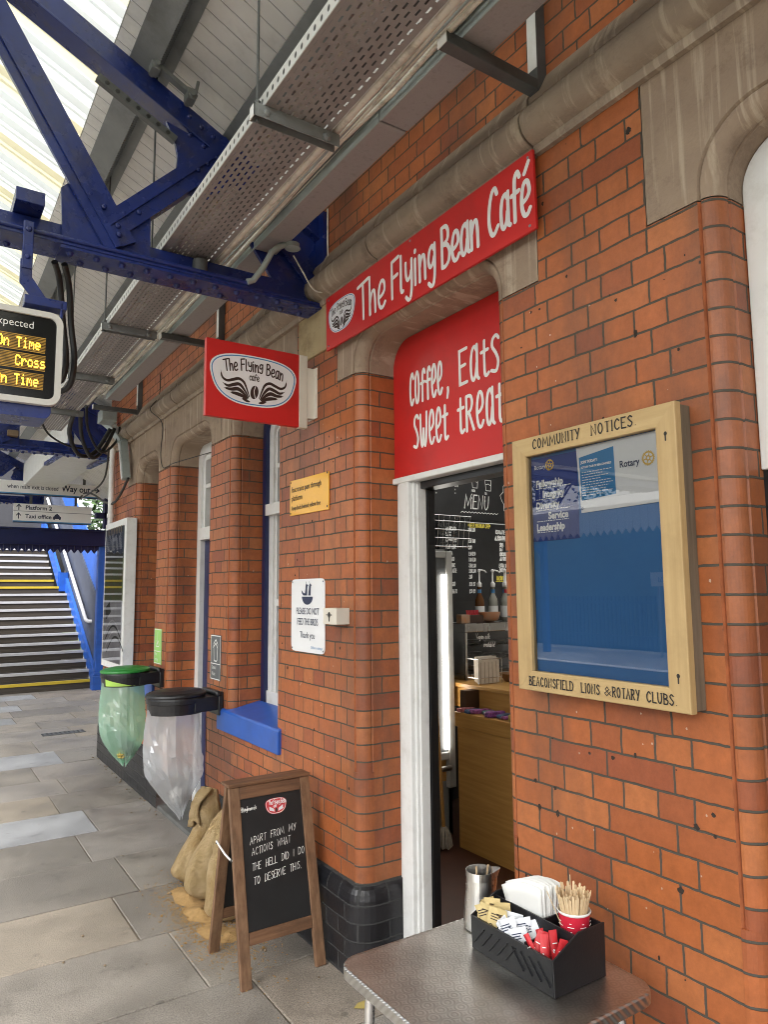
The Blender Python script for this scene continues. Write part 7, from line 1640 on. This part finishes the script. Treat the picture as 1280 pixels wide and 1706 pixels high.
# ---------------------------------------------------------------- across the tracks (seen in reflections and beyond the canopy)
fp = MB(); fp.box(-16, -11.2, -30, 60, -1.4, 0); fp.build('far_platform', M['coping'], kind='structure')
em = MB(); em.prism([(-15.2, -1.3), (-15.2, .1), (-18, 2.2), (-22, 4.6), (-34, 5.2), (-34, -1.3)], 'y', -30, 60); em.build('added_embankment', mat('added_bank_grass', (.035, .06, .02), .95, .5, 3, (.06, .09, .03), bump=1, bs=6), kind='structure')  # bank added to close sky gaps and darken the notice board's reflection
fe = MB(); fe.box(-11.5, -11.2, -30, 60, 0, .012); fe.build('far_platform_edge', M['white_vinyl'], kind='structure')
fc = thing('palisade_fence', (-14.5, 10, 0), 'dark palisade fence along the far platform', 'fence')
mb = MB(); y = -8
while y < 34: mb.box(-14.5, -14.47, y, y+.05, .1, 1.5); y += .14
mb.build('pales', M['blue_dark'], fc)
mb = MB(); mb.box(-14.46, -14.42, -8, 34, .4, .46); mb.box(-14.46, -14.42, -8, 34, 1.3, 1.36); mb.build('rail', M['blue_dark'], fc)
fcn = thing('far_canopy', (-13.5, 14, 3), 'pale canopy with a zigzag valance on the far platform', 'canopy')
mb = MB(); mb.prism([(-11.6, 3.5), (-14.2, 4.1), (-14.2, 4.2), (-11.6, 3.6)], 'y', 8, 30); mb.build('roof', M['white_paint'], fcn)
mb = MB(); y = 8
while y < 30: mb.prism([(y, 3.55), (y+.19, 3.55), (y+.19, 3.05), (y+.1, 2.92), (y, 3.05)], 'x', -11.62, -11.58); y += .2
mb.build('valance', M['white_paint'], fcn)
for q in (9, 14, 19, 24): mb = MB(); mb.box(-13.1, -12.95, q, q+.15, 0, 3.8); mb.bar((-13.0, q+.07, 2.6), (-11.9, q+.07, 3.5), .08, .08); mb.build('column', M['blue_bright'], fcn)
br = thing('far_footbridge', (-13, 6, 0), 'blue steel footbridge stair on the far platform', 'footbridge')
mb = MB(); mb.prism([(3.0, 2.9), (8.0, .3), (8.0, 1.5), (3.0, 4.2)], 'x', -13.7, -13.6); mb.prism([(3.0, 2.9), (8.0, .3), (8.0, 1.5), (3.0, 4.2)], 'x', -12.3, -12.2); mb.build('side_panel', M['blue_bright'], br)
mb = MB()
for q in (3.0, 5.2): mb.box(-13.0, -12.85, q, q+.15, 0, 3.4)
mb.bar((-12.9, 3.1, .2), (-12.9, 5.2, 2.6), .06, .06, (1, 0, 0)); mb.bar((-12.9, 5.2, .2), (-12.9, 3.1, 2.6), .06, .06, (1, 0, 0)); mb.build('trestle', M['blue_bright'], br)
sgn = thing('station_sign', (-13.9, 10.6, 2), 'white station name sign on the far platform', 'sign')
mb = MB(); mb.box(-13.95, -13.9, 9.9, 11.3, 1.75, 2.1); mb.build('panel', M['badge_white'], sgn)
mb = MB()
for q in (10.05, 11.1): mb.box(-13.99, -13.95, q, q+.06, 0, 2.1)
mb.build('leg', M['grey_steel'], sgn)
mb = MB(); type_(mb, Plane((-13.899, 9.9, 1.75), (0, 1, 0), (0, 0, 1)), 'Beaconsfield', .7, .1, .14, 1, 'c'); mb.build('lettering', M['ink_navy'], sgn)
def leafmat():
    m = mat('tree_leaves', (.022, .06, .012), .6, .3, 2, (.06, .115, .025)); return m
M['leaf'] = leafmat(); M['bark'] = mat('bark', (.06, .045, .03), .9, .3, 6)
def tree(x, y, h, r, seed, label):
    rn = random.Random(seed); t = thing('tree', (x, y, -1.4), label, 'tree', 'trees beyond the far platform')
    mb = MB(); top = (x+rn.uniform(-.3, .3), y+rn.uniform(-.3, .3), h*.62); mb.tube([(x, y, -1.4), (x+.05, y, h*.3), top], [.22, .17, .07], 9)
    for k in range(7):
        a = rn.uniform(0, 6.28); q = (x+r*.7*math.cos(a), y+r*.7*math.sin(a), h*rn.uniform(.5, .9)); mb.tube([(x, y, h*rn.uniform(.25, .5)), ((x+q[0])/2, (y+q[1])/2, q[2]*.8), q], [.09, .06, .02], 6)
    mb.build('trunk', M['bark'], t)
    mb = MB(); cl = []
    for k in range(26):
        a, b = rn.uniform(0, 6.28), rn.uniform(-1, 1); s_ = math.sqrt(1-b*b)*rn.uniform(.5, 1); cl.append((x+r*s_*math.cos(a), y+r*s_*math.sin(a), h*.62+b*h*.36, rn.uniform(.3, .55)*r))
    for k in range(5200):
        c_ = rn.choice(cl); d = Vector((rn.gauss(0, 1), rn.gauss(0, 1), rn.gauss(0, 1))).normalized()*c_[3]*rn.random()**.4; p = Vector(c_[:3])+d
        u = Vector((rn.gauss(0, 1), rn.gauss(0, 1), rn.gauss(0, .6))).normalized(); v = u.orthogonal().normalized(); s_ = rn.uniform(.07, .13)
        mb.quad(p-u*s_, p+v*s_*.5, p+u*s_, p-v*s_*.5)
    mb.build('crown', M['leaf'], t)
for i, (x, y, h, r) in enumerate(((-22, 2, 11, 2.6), (-23, 7, 12, 3.0), (-22, 12, 10.5, 2.6), (-23, 17, 12, 3.2), (-22, 23, 11, 3.0), (-24, 30, 12, 3.5), (3.6, 19.0, 6, 2.2), (5.5, 24, 8, 3))): tree(x, y, h, r, 40+i, 'leafy green tree behind the far platform fence' if i < 6 else ('leafy tree just beyond the stairs', 'taller leafy tree further beyond the stairs')[i-6])
